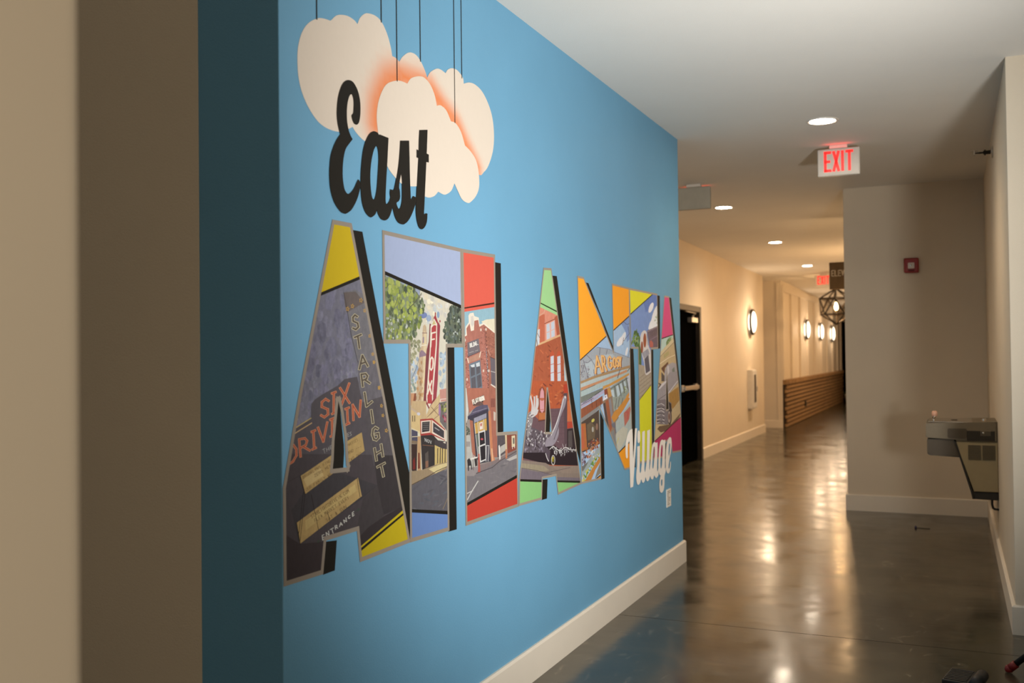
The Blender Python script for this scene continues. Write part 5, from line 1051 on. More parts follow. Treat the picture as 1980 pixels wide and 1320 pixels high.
MURAL['A_brick'] = dict(band=0.01, mask="19502,8614 19959,8636 20877,6077 21679,3665 20185,3610 20075,4040 19307,4069 19261,3633 18040,3669 18080,4253 18743,6140", holes=['19634,5971 19730,5598 19843,5035 19508,5056 19565,5504'], items=[
("p",'picture',(190, 90, 56),0.25,"17858,8666 22104,9034 21880,2970 17716,3594"),
("p",'picture',(232, 140, 112),0.2,"19224,7756 20311,7696 20495,7193 19225,6961 18788,6849"),
("p",'picture',(212, 104, 72),0.2,"19218,7575 19535,7606 19515,6973 19210,6961"),
("p",'picture',(196, 92, 60),0.2,"20109,7563 20308,7612 20466,7192 20236,7157"),
("l",'picture',(230, 176, 120),0.1,0.0080,0.39,"19173,6946 19570,7014 20465,7167"),
("l",'picture',(230, 160, 130),0.1,0.0057,0.39,"19244,7565 19483,7634 19593,7731"),
("l",'picture',(150, 70, 50),0.1,0.0029,0.38,"19529,7401 20135,7522"),
("p",'picture',(236, 176, 160),0.1,"19593,7383 20123,7496 20134,7128 19603,7039"),
("p",'picture',(196, 206, 222),0.15,"19636,7384 19799,7417 19816,7244 19641,7220"),
("p",'picture',(196, 206, 222),0.15,"19641,7199 19815,7227 19822,7089 19641,7060"),
("p",'picture',(196, 206, 222),0.15,"19899,7432 20089,7475 20094,7301 19904,7270"),
("p",'picture',(196, 206, 222),0.15,"19904,7249 20100,7287 20100,7140 19905,7104"),
("p",'picture',(204, 212, 222),0.2,"19116,7260 19251,7277 19225,6961 19017,6899"),
("l",'picture',(120, 100, 100),0.1,0.0028,0.39,"19073,7050 19120,6910"),
("l",'picture',(110, 90, 90),0.1,0.0020,0.39,"19113,7190 19235,7092"),
("d",'picture',[(170, 76, 46), (210, 104, 62), (184, 88, 52), (150, 70, 50)],0.25,45,0.0224,0.0036,22,"18965,6849 20464,7129 20662,6084 18717,6141"),
("p",'picture',(214, 84, 50),0.1,"19787,6707 19878,6789 19962,6821 20055,6768 20089,6101 19790,6109"),
("p",'picture',(206, 212, 226),0.15,"19842,6686 20030,6706 20034,6144 19834,6129"),
("l",'picture',(206, 90, 60),0.1,0.0025,0.38,"19830,6504 20047,6527"),
("l",'picture',(206, 90, 60),0.1,0.0025,0.38,"19824,6319 20040,6339"),
("p",'picture',(214, 84, 50),0.1,"20187,6705 20281,6789 20368,6821 20464,6768 20499,6089 20190,6098"),
("p",'picture',(206, 212, 226),0.15,"20243,6684 20438,6704 20442,6133 20236,6117"),
("l",'picture',(206, 90, 60),0.1,0.0025,0.37,"20231,6499 20455,6522"),
("l",'picture',(206, 90, 60),0.1,0.0025,0.37,"20225,6311 20449,6331"),
("p",'picture',(180, 206, 214),0.15,"20648,6533 20709,6596 20899,6077 20662,6084"),
("p",'picture',(200, 88, 48),0.25,"18521,6186 21898,6092 21874,5443 18477,5507"),
("d",'picture',[(214, 110, 62), (176, 76, 48), (150, 64, 48), (206, 92, 46)],0.25,40,0.0200,0.0039,23,"18767,6140 20662,6084 20470,5581 18749,5550"),
("p",'picture',(112, 82, 92),0.2,"19766,5545 21492,5481 21826,4127 19486,4372"),
("p",'picture',(112, 80, 88),0.2,"18400,5376 18797,5488 19175,5326 19570,5310 19647,4355 18278,4499"),
("l",'picture',(96, 68, 78),0.1,0.0016,0.38,"19792,5492 20758,5451"),
("l",'picture',(96, 68, 78),0.1,0.0016,0.38,"19788,5368 20754,5322"),
("l",'picture',(96, 68, 78),0.1,0.0016,0.38,"19784,5245 20750,5194"),
("l",'picture',(96, 68, 78),0.1,0.0016,0.38,"19780,5122 20745,5066"),
("l",'picture',(96, 68, 78),0.1,0.0016,0.38,"19776,4999 20741,4938"),
("l",'picture',(96, 68, 78),0.1,0.0016,0.38,"19772,4876 20736,4810"),
("l",'picture',(96, 68, 78),0.1,0.0016,0.38,"19768,4753 20732,4682"),
("p",'picture',(150, 74, 48),0.2,"19124,5869 19222,6006 19354,6050 19484,5976 19533,5852 19495,5305 19107,5320"),
("p",'picture',(202, 110, 56),0.2,"19143,5488 19500,5478 19474,5337 19129,5345"),
("p",'picture',(222, 150, 160),0.1,"19337,6018 19429,5938 19446,5795 19438,5532 19320,5474 19207,5544 19205,5805 19246,5944"),
("p",'picture',(196, 100, 72),0.1,"19205,5805 19446,5795 19445,5763 19381,5737 19276,5742 19204,5773"),
("l",'picture',(196, 110, 90),0.1,0.0024,0.39,"19208,5554 19439,5552"),
("l",'picture',(70, 44, 44),0.1,0.0024,0.39,"19107,5314 19505,5313"),
("p",'picture',(206, 62, 36),0.15,"20590,6043 20929,6076 21011,5835 20607,5862"),
("p",'picture',(226, 110, 58),0.2,"20813,5650 20976,5685 21171,5175 20797,5195"),
("p",'picture',(206, 66, 44),0.15,"20619,5179 21232,5182 21301,5035 20685,5036"),
("p",'picture',(96, 72, 80),0.15,"20595,5851 20831,5847 20788,4600 20612,4616"),
("p",'picture',(58, 44, 50),0.2,"20791,5024 21319,5012 21583,4506 20776,4580"),
("p",'picture',(90, 80, 80),0.2,"20861,4980 21102,4973 21120,4592 20848,4595"),
("p",'picture',(98, 86, 96),0.25,"18391,5067 18492,5214 18739,5216 19091,5132 19506,5000 19776,4999 19742,4797 19493,4574 18283,4672"),
("d",'picture',[(206, 202, 204), (160, 152, 160), (120, 108, 122), (70, 58, 66)],0.2,110,0.0068,0.0050,24,"18492,5214 18888,5166 19721,4993 19554,4813 19183,4764 18434,4870"),
("d",'picture',[(120, 108, 124), (60, 48, 56), (140, 130, 144)],0.2,60,0.0058,0.0062,25,"18413,4988 19500,4817 19440,4580 18308,4688"),
("p",'picture',(146, 142, 146),0.2,"18535,5328 18533,5373 18522,5408 18516,5437 18524,5465 18556,5494 18603,5521 18655,5543 18699,5553 18737,5550 18774,5536 18804,5514 18822,5487 18827,5449 18820,5402 18806,5353 18792,5311 18776,5279 18757,5253 18736,5228 18714,5199 18690,5160 18665,5116 18639,5077 18610,5050 18575,5035 18534,5029 18498,5036 18478,5060 18481,5112 18499,5186 18521,5264"),
("d",'picture',[(214, 210, 210), (110, 100, 108)],0.15,40,0.0059,0.0039,26,"18540,5503 18798,5508 18686,5122 18489,5098"),
("l",'picture',(206, 202, 202),0.1,0.0063,0.39,"18747,5491 18758,5522 18775,5566 18789,5616 18793,5666 18779,5719 18753,5777 18727,5830 18709,5866"),
("l",'picture',(206, 202, 202),0.1,0.0063,0.39,"18822,5487 18839,5522 18863,5573 18887,5629 18904,5680 18911,5726 18911,5771 18910,5811 18909,5838"),
("l",'picture',(206, 202, 202),0.1,0.0063,0.39,"18873,5484 18901,5518 18943,5568 18985,5623 19015,5674 19029,5724 19032,5776 19031,5821 19031,5853"),
("l",'picture',(206, 202, 202),0.1,0.0063,0.39,"18923,5471 18956,5504 19004,5552 19053,5604 19087,5651 19099,5692 19099,5732 19094,5766 19091,5790"),
("l",'picture',(206, 202, 202),0.1,0.0063,0.39,"18795,5429 18835,5437 18892,5448 18952,5461 18999,5476 19031,5495 19054,5517 19071,5537 19083,5551"),
("p",'picture',(152, 142, 156),0.2,"19775,4958 19853,5005 19941,5065 20032,5133 20115,5203 20189,5275 20260,5353 20324,5430 20381,5501 20427,5566 20464,5628 20498,5683 20533,5726 20571,5758 20611,5779 20648,5791 20681,5795 20714,5790 20747,5776 20771,5754 20780,5726 20770,5689 20746,5643 20712,5595 20673,5549 20627,5510 20573,5473 20516,5434 20463,5391 20412,5340 20361,5283 20316,5226 20284,5170 20275,5117 20284,5064 20291,5012 20277,4961 20238,4909 20185,4857 20119,4809 20045,4771 19954,4741 19848,4719 19744,4706 19658,4702 19588,4710 19527,4730 19481,4755 19457,4781 19458,4808 19480,4838 19516,4868 19556,4894 19600,4909 19651,4918 19709,4931"),
("l",'picture',(220, 216, 220),0.1,0.0037,0.37,"19830,4964 19886,5004 19967,5062 20058,5130 20143,5201 20222,5277 20301,5361 20375,5445 20439,5519 20491,5583 20534,5641 20567,5690 20591,5724"),
("l",'picture',(96, 84, 98),0.1,0.0033,0.37,"19992,4858 20035,4899 20097,4959 20164,5026 20224,5090 20277,5156 20328,5225 20373,5287 20404,5331"),
("p",'picture',(214, 212, 212),0.12,"20757,5755 20739,5732 20697,5723 20656,5735 20639,5760 20657,5784 20699,5792 20740,5780"),
("p",'picture',(44, 32, 40),0.15,"18285,4729 19441,4620 19498,4736 20043,4719 20266,4626 21458,4518 21607,4283 21569,4110 19754,4320 18281,4614"),
("p",'picture',(90, 76, 88),0.2,"19417,4703 19551,4732 19764,4630 19702,4391 19595,4422"),
("d",'picture',[(206, 204, 204), (160, 154, 160), (70, 58, 64)],0.15,80,0.0076,0.0053,27,"19766,4692 19932,4729 20209,4631 20612,4616 20848,4595 21457,4507 21454,4419 20844,4498 20489,4436 20092,4517"),
("l",'picture',(220, 216, 214),0.1,0.0033,0.38,"19738,4664 19773,4674 19824,4690 19880,4704 19932,4708 19972,4699 20009,4682 20048,4661 20097,4641 20160,4622 20233,4601 20308,4583 20378,4574 20441,4578 20502,4591 20559,4607 20612,4616 20660,4617 20704,4614 20746,4608 20788,4600 20826,4588 20858,4572 20900,4556 20966,4541 21077,4527 21220,4513 21360,4500 21457,4491"),
("l",'picture',(216, 212, 212),0.1,0.0028,0.38,"19493,4595 19570,4486 19659,4411"),
("l",'picture',(190, 184, 190),0.1,0.0017,0.37,"20186,4800 20259,4778"),
("l",'picture',(190, 184, 190),0.1,0.0017,0.36,"20498,4711 20565,4620"),
("l",'picture',(190, 184, 190),0.1,0.0017,0.36,"20703,4693 20683,4631"),
("p",'picture',(190, 186, 180),0.12,"20044,4393 20025,4336 19979,4299 19918,4290 19858,4312 19815,4358 19801,4417 19819,4473 19864,4511 19925,4520 19986,4499 20029,4452"),
("p",'picture',(60, 52, 44),0.12,"20005,4397 19992,4352 19960,4322 19919,4315 19878,4331 19849,4367 19839,4413 19852,4458 19883,4488 19925,4496 19966,4480 19995,4443"),
("p",'picture',(206, 186, 40),0.12,"19972,4421 19959,4388 19928,4370 19891,4374 19861,4398 19851,4433 19863,4466 19894,4483 19932,4480 19962,4456"),
("p",'picture',(44, 40, 34),0.12,"19944,4411 19937,4388 19921,4380 19906,4392 19900,4416 19907,4438 19923,4446 19938,4435"),
("p",'picture',(142, 124, 112),0.2,"18045,4609 19487,4392 19754,4303 21822,4038 21790,3150 17972,3698"),
("p",'picture',(158, 144, 118),0.25,"18089,4538 19379,4343 19696,4207 18861,4260 18087,4443"),
("p",'picture',(120, 108, 120),0.2,"18086,4433 19270,4214 20132,4013 21749,3801 21743,3646 18030,4107"),
("p",'picture',(150, 130, 116),0.2,"19808,4287 21443,4123 21689,3919 20476,4057"),
("l",'picture',(96, 84, 92),0.1,0.0023,0.40,"18181,4423 18963,4288 20133,4034"),
("l",'picture',(96, 84, 92),0.1,0.0020,0.38,"19427,4176 20952,4132"),
("p",'color_panel',(164, 214, 150),0.05,"19172,7764 20365,7592 20404,8759 19200,8661"),
("p",'black_stripe',(44, 64, 38),0.04,"19201,7866 20368,7688 20367,7656 19201,7840"),
("p",'color_panel',(140, 198, 126),0.05,"17986,4179 19474,3976 19452,3283 17966,3509"),
("p",'black_stripe',(32, 29, 24),0.04,"17987,4222 19275,4053 19274,4001 17985,4177"),
("p",'color_panel',(140, 198, 126),0.05,"20017,3912 21809,3678 21782,2929 19993,3201"),
("p",'black_stripe',(32, 29, 24),0.04,"20085,3943 21811,3722 21809,3674 20083,3902"),
])
MURAL['N_diner'] = dict(band=0.01, mask="21584,8589 22023,8585 23069,7732 24203,6801 24172,7596 24145,8570 25641,8540 25647,5937 25778,3590 25008,3625 24314,4262 23337,5132 23040,5395 23118,3604 21679,3665 21674,6054", holes=[], items=[
("p",'picture',(158, 192, 230),0.15,"21050,8703 26818,9148 26524,2854 20873,3593"),
("p",'picture',(120, 150, 210),0.2,"24450,7765 25852,7964 25818,7206 25365,7051 25279,7317"),
("p",'picture',(232, 228, 232),0.1,"25032,7036 24842,6967 24654,6929 24517,6929 24465,6968 24513,7036 24647,7115 24834,7184 25025,7224 25167,7225 25221,7185 25172,7116"),
("p",'picture',(224, 226, 234),0.1,"25214,7195 25097,7133 24976,7101 24896,7111 24886,7158 24950,7226 25066,7288 25188,7321 25270,7312 25280,7264"),
("p",'picture',(226, 226, 232),0.1,"25425,6792 25358,6724 25280,6685 25222,6689 25204,6734 25234,6803 25301,6871 25378,6911 25437,6907 25455,6862"),
("p",'picture',(162, 170, 180),0.2,"21604,6552 22178,6718 22860,6907 23874,6854 24227,6783 25740,6601 25731,6390 24807,6345 21587,6073"),
("p",'picture',(176, 190, 200),0.2,"22054,6494 23522,6728 24135,6726 24815,6520 24809,6389 22753,6215 22235,6174"),
("l",'picture',(120, 116, 140),0.1,0.0022,0.33,"22942,6904 23874,6854 24228,6790 25741,6609"),
("d",'picture',[(132, 126, 134), (160, 156, 160), (112, 104, 116), (150, 152, 170)],0.2,70,0.0082,0.0031,30,"21660,6551 22133,6546 22438,6356 22351,6144 21643,6084"),
("l",'picture',(92, 84, 104),0.1,0.0021,0.35,"21906,6601 22125,6335 22311,6118"),
("l",'picture',(92, 84, 104),0.1,0.0021,0.34,"22487,6597 22722,6459 22836,6281 23078,6153"),
("l",'picture',(92, 84, 104),0.1,0.0021,0.34,"22178,6705 22487,6597 22249,6525 21942,6548"),
("l",'picture',(92, 84, 104),0.1,0.0021,0.34,"21976,6443 21780,6263 21667,6239"),
("l",'picture',(92, 84, 104),0.1,0.0022,0.34,"22637,6353 22730,6148 22702,5946"),
("l",'picture',(92, 84, 104),0.1,0.0024,0.30,"25481,7471 25571,7278 25076,7078"),
("l",'picture',(92, 84, 104),0.1,0.0024,0.31,"24909,7634 25386,7528 25734,7582"),
("l",'picture',(92, 84, 104),0.1,0.0024,0.30,"25707,6978 25444,6633"),
("l",'picture',(92, 84, 104),0.1,0.0022,0.32,"23699,6840 23607,6714"),
("l",'picture',(92, 84, 104),0.1,0.0022,0.33,"23148,6894 23100,6715"),
("l",'picture',(92, 84, 104),0.1,0.0024,0.31,"25080,7166 24976,6974"),
("p",'picture',(176, 138, 92),0.2,"21587,6073 22834,6213 24808,6362 25733,6433 25729,6353 24805,6294 22831,6146 21585,6015"),
("p",'picture',(178, 192, 192),0.2,"21585,6015 22831,6146 25729,6353 25725,6255 23241,6053 21582,5918"),
("p",'picture',(206, 140, 96),0.2,"21582,5924 22665,6028 24569,6218 25332,6307 25329,6240 24566,6146 22662,5961 21579,5853"),
("p",'picture',(166, 188, 190),0.2,"21579,5853 22662,5961 25329,6240 25576,6273 25522,6169 23319,5912 21574,5698"),
("p",'picture',(118, 126, 120),0.2,"21574,5705 22819,5834 23318,5885 23422,5839 22733,5715 21568,5543"),
("p",'picture',(176, 170, 204),0.2,"21568,5543 22733,5715 23422,5833 23483,5754 22409,5595 21565,5466"),
("l",'picture',(60, 52, 50),0.1,0.0021,0.35,"21690,5849 22743,5972"),
("l",'picture',(50, 44, 44),0.1,0.0026,0.35,"21868,5568 22511,5677"),
("l",'picture',(50, 44, 44),0.1,0.0027,0.33,"22713,5723 23147,5801"),
("l",'picture',(92, 80, 88),0.1,0.0035,0.31,"24712,6303 24518,6104"),
("l",'picture',(92, 80, 88),0.1,0.0036,0.30,"25604,6347 25379,6261"),
("l",'picture',(130, 76, 56),0.08,0.0071,0.33,"22831,6238 22949,6670 23308,6262"),
("l",'picture',(130, 76, 56),0.08,0.0071,0.33,"22920,6404 23125,6416"),
("l",'picture',(130, 76, 56),0.08,0.0072,0.33,"23414,6274 23324,6670 23472,6663 23553,6574 23534,6483 23371,6465"),
("l",'picture',(130, 76, 56),0.08,0.0072,0.33,"23465,6471 23694,6297"),
("l",'picture',(130, 76, 56),0.08,0.0074,0.32,"24053,6601 23944,6652 23856,6620 23816,6499 23884,6377 24012,6342 24122,6391 24089,6490 23966,6491"),
("l",'picture',(130, 76, 56),0.08,0.0075,0.32,"24325,6620 24248,6585 24242,6492 24278,6399 24371,6363 24449,6405 24454,6492 24415,6579 24325,6620"),
("l",'picture',(130, 76, 56),0.08,0.0076,0.31,"24677,6587 24599,6624 24526,6594 24537,6530 24679,6477 24701,6409 24627,6377 24546,6413"),
("l",'picture',(130, 76, 56),0.08,0.0076,0.31,"24721,6635 24815,6507 24885,6628"),
("l",'picture',(130, 76, 56),0.08,0.0076,0.31,"24815,6507 24827,6382"),
("l",'picture',(240, 160, 84),0.08,0.0081,0.33,"22774,6255 22893,6687 23250,6280"),
("l",'picture',(240, 160, 84),0.08,0.0082,0.33,"22863,6421 23068,6433"),
("l",'picture',(240, 160, 84),0.08,0.0083,0.33,"23356,6292 23266,6687 23413,6680 23493,6591 23474,6500 23312,6482"),
("l",'picture',(240, 160, 84),0.08,0.0083,0.33,"23406,6488 23634,6315"),
("l",'picture',(240, 160, 84),0.08,0.0085,0.32,"23991,6618 23883,6669 23795,6637 23755,6516 23823,6395 23951,6360 24060,6409 24028,6508 23905,6509"),
("l",'picture',(240, 160, 84),0.08,0.0086,0.32,"24262,6638 24186,6603 24180,6510 24216,6417 24308,6382 24386,6423 24390,6510 24352,6596 24262,6638"),
("l",'picture',(240, 160, 84),0.08,0.0087,0.31,"24612,6605 24535,6641 24462,6612 24474,6548 24615,6495 24637,6427 24563,6396 24482,6431"),
("l",'picture',(240, 160, 84),0.08,0.0087,0.31,"24657,6652 24750,6525 24820,6646"),
("l",'picture',(240, 160, 84),0.08,0.0087,0.31,"24750,6525 24763,6400"),
("l",'picture',(250, 204, 120),0.08,0.0033,0.33,"22774,6255 22893,6687 23250,6280"),
("l",'picture',(250, 204, 120),0.08,0.0033,0.33,"22863,6421 23068,6433"),
("l",'picture',(250, 204, 120),0.08,0.0033,0.33,"23356,6292 23266,6687 23413,6680 23493,6591 23474,6500 23312,6482"),
("l",'picture',(250, 204, 120),0.08,0.0033,0.33,"23406,6488 23634,6315"),
("l",'picture',(250, 204, 120),0.08,0.0034,0.32,"23991,6618 23883,6669 23795,6637 23755,6516 23823,6395 23951,6360 24060,6409 24028,6508 23905,6509"),
("l",'picture',(250, 204, 120),0.08,0.0034,0.32,"24262,6638 24186,6603 24180,6510 24216,6417 24308,6382 24386,6423 24390,6510 24352,6596 24262,6638"),
("l",'picture',(250, 204, 120),0.08,0.0035,0.31,"24612,6605 24535,6641 24462,6612 24474,6548 24615,6495 24637,6427 24563,6396 24482,6431"),
("l",'picture',(250, 204, 120),0.08,0.0035,0.31,"24657,6652 24750,6525 24820,6646"),
("l",'picture',(250, 204, 120),0.08,0.0035,0.31,"24750,6525 24763,6400"),
("p",'picture',(190, 198, 214),0.15,"25321,6069 25727,6300 25680,5248 25482,5259"),
("p",'picture',(142, 156, 150),0.3,"23877,5852 24101,5915 25323,6114 25501,5691 24673,5389 23992,5423"),
("p",'picture',(184, 204, 216),0.2,"23919,5794 24164,5813 24246,5610 24039,5477"),
("p",'picture',(184, 204, 216),0.2,"24371,5892 24556,5908 24731,5662 24496,5599"),
("p",'picture',(184, 204, 216),0.2,"24696,5940 24838,5957 24995,5754 24849,5687"),
("p",'picture',(184, 204, 216),0.2,"25029,5988 25149,6007 25309,5787 25185,5733"),
("d",'picture',[(130, 150, 60), (190, 200, 120), (120, 116, 110)],0.15,16,0.0095,0.0041,31,"24927,5830 25411,5888 25405,5739 25015,5665"),
("l",'picture',(72, 64, 72),0.1,0.0029,0.32,"24257,5881 24445,5458"),
("l",'picture',(72, 64, 72),0.1,0.0029,0.31,"24603,5942 24777,5631"),
("l",'picture',(72, 64, 72),0.1,0.0029,0.31,"24911,6021 25111,5691"),
("l",'picture',(72, 64, 72),0.1,0.0030,0.31,"25249,6086 25454,5738"),
("l",'picture',(72, 64, 72),0.1,0.0028,0.32,"23876,5823 25420,6082"),
("p",'picture',(214, 150, 66),0.15,"23320,5919 23838,5966 24563,6074 25524,6214 25521,6154 24559,5994 23835,5895 23316,5832"),
("p",'picture',(150, 72, 52),0.2,"23422,5833 23659,5859 23816,5431 23471,5449"),
("p",'picture',(206, 146, 70),0.15,"23659,5859 23879,5894 24170,5414 23816,5431"),
("p",'picture',(224, 224, 236),0.08,"23416,5680 23619,5710 23701,5598 23283,5524"),
("p",'picture',(120, 150, 200),0.12,"23573,5646 23555,5629 23512,5623 23470,5632 23453,5651 23471,5668 23514,5673 23556,5664"),
("p",'picture',(226, 146, 50),0.15,"24438,5314 25511,5691 25506,5586 24903,5289"),
("p",'picture',(156, 84, 56),0.25,"21553,5410 22751,5587 23286,5687 23305,5491 22742,5345 21544,5178"),
("l",'picture',(170, 160, 190),0.1,0.0093,0.35,"21650,5463 22190,5554 22911,5668"),
("l",'picture',(70, 60, 66),0.1,0.0027,0.35,"21690,5519 22241,5594 22598,5655"),
("l",'picture',(96, 56, 44),0.1,0.0021,0.34,"22469,5618 22513,5426"),
("l",'picture',(96, 56, 44),0.1,0.0021,0.33,"22804,5602 22848,5408"),
("l",'picture',(96, 56, 44),0.1,0.0021,0.33,"23120,5588 23166,5392"),
("p",'picture',(136, 134, 134),0.25,"21544,5178 23251,5485 23059,5397 22740,5293 21540,5071"),
("p",'picture',(84, 68, 60),0.3,"21541,5079 22740,5293 23085,5378 23077,4499 21515,4369"),
("p",'picture',(188, 104, 48),0.2,"21541,5079 22024,5080 22109,4447 21517,4418"),
("p",'picture',(196, 92, 58),0.2,"21705,5018 21875,5023 21953,4495 21710,4484"),
("p",'picture',(110, 92, 70),0.3,"22121,5039 22424,5087 22726,4946 22664,4673 22156,4647"),
("p",'picture',(206, 196, 80),0.1,"22636,5085 22549,5066 22464,5073 22431,5102 22469,5135 22555,5154 22640,5147 22674,5119"),
("p",'picture',(170, 166, 156),0.12,"22600,4886 22585,4846 22548,4824 22504,4827 22469,4855 22457,4896 22472,4936 22509,4958 22553,4955 22588,4927"),
("p",'picture',(150, 110, 90),0.12,"22914,4933 22896,4883 22853,4854 22801,4858 22761,4893 22747,4945 22765,4994 22808,5023 22859,5020 22900,4985"),
("d",'picture',[(190, 104, 50), (150, 70, 50), (206, 130, 66), (120, 60, 56), (170, 150, 140)],0.15,70,0.0129,0.0061,32,"22152,4545 22508,4634 23005,4681 22994,4401 22087,4144 22047,4385"),
("d",'picture',[(120, 100, 124), (160, 140, 150), (70, 54, 64)],0.15,40,0.0105,0.0066,33,"21684,4419 22045,4318 21986,4054 21669,4021"),
("p",'picture',(150, 166, 170),0.2,"21596,3979 23022,4451 23068,4272 21685,3803"),
("d",'picture',[(222, 214, 196), (206, 196, 190)],0.15,8,0.0072,0.0055,34,"22552,4441 22963,4299 22696,4168 22239,4214"),
("p",'picture',(110, 110, 104),0.2,"21670,4038 21939,4109 22186,4134 21786,3941"),
("d",'picture',[(196, 196, 70), (90, 140, 60), (120, 160, 60), (216, 200, 80)],0.15,60,0.0115,0.0060,35,"21682,3720 21783,3842 22283,4039 22963,4282 23040,4222 21974,3735 21728,3665"),
("p",'picture',(206, 130, 50),0.2,"21776,3642 22175,3830 23066,4202 23060,4044 22686,3892 22318,3643"),
("p",'picture',(140, 128, 110),0.2,"22626,3675 22841,3875 23070,4043 23059,3763"),
("p",'picture',(150, 122, 100),0.25,"23280,5545 24064,5655 24622,4999 24296,4284 23632,4757"),
("p",'picture',(170, 90, 58),0.2,"23498,5535 23777,5577 24031,4854 23854,4704 23648,5151"),
("p",'picture',(140, 134, 140),0.2,"23749,5560 23947,5587 24150,4956 24030,4818"),
("p",'picture',(90, 70, 66),0.2,"23332,5490 23496,5500 23799,4726 23554,4888"),
("p",'picture',(168, 182, 180),0.2,"24325,4963 24685,5088 25694,5433 25708,4312 24350,4169 24283,4653"),
("p",'picture',(216, 140, 50),0.15,"23955,5096 24161,5211 24636,5333 25381,5562 25569,5516 24995,5239 24267,4985 24150,4956"),
("p",'picture',(150, 160, 150),0.3,"24063,5619 25256,5568 24637,5352 24162,5230"),
("l",'picture',(84, 76, 84),0.1,0.0026,0.31,"24409,5567 24280,5297"),
("l",'picture',(84, 76, 84),0.1,0.0026,0.31,"24646,5575 24517,5339"),
("l",'picture',(84, 76, 84),0.1,0.0026,0.31,"24948,5562 24819,5399"),
("p",'picture',(110, 110, 124),0.2,"23949,4933 24237,4950 24370,4646 24281,4616 24202,4806 24003,4856"),
("p",'picture',(130, 132, 134),0.25,"23912,4718 24143,4773 24359,4389 24355,4279 24129,4445"),
("p",'picture',(192, 106, 88),0.3,"24991,5145 25560,5305 25620,5224 25481,4963 25067,4782"),
("l",'picture',(206, 70, 70),0.1,0.0038,0.31,"25114,5157 25395,5160 25292,4956"),
("p",'picture',(192, 190, 172),0.15,"24312,4651 24914,4792 25344,4705 25208,4468 24587,4184 24467,4158"),
("l",'picture',(206, 196, 90),0.1,0.0029,0.31,"24359,4389 24542,4522"),
("p",'color_panel',(255, 172, 50),0.04,"21278,6475 23751,7231 23820,8941 21359,8749"),
("p",'black_stripe',(70, 54, 40),0.04,"21278,6475 23638,7201 23637,7167 21277,6443"),
("p",'color_panel',(252, 166, 46),0.04,"24056,7312 25955,7892 25998,8849 24114,8719"),
("p",'black_stripe',(70, 54, 40),0.04,"24056,7312 25955,7892 25953,7855 24055,7278"),
("p",'color_panel',(240, 158, 42),0.04,"24228,4058 25200,4291 25883,4375 25836,3344 24207,3535"),
("p",'black_stripe',(32, 29, 24),0.04,"24230,4087 25201,4304 25884,4400 25883,4367 25199,4266 24228,4051"),
("p",'color_panel',(240, 158, 42),0.04,"22572,3635 23171,3715 23164,3517 22571,3589"),
("p",'black_stripe',(32, 29, 24),0.04,"22573,3658 23173,3746 23171,3713 22572,3626"),
])
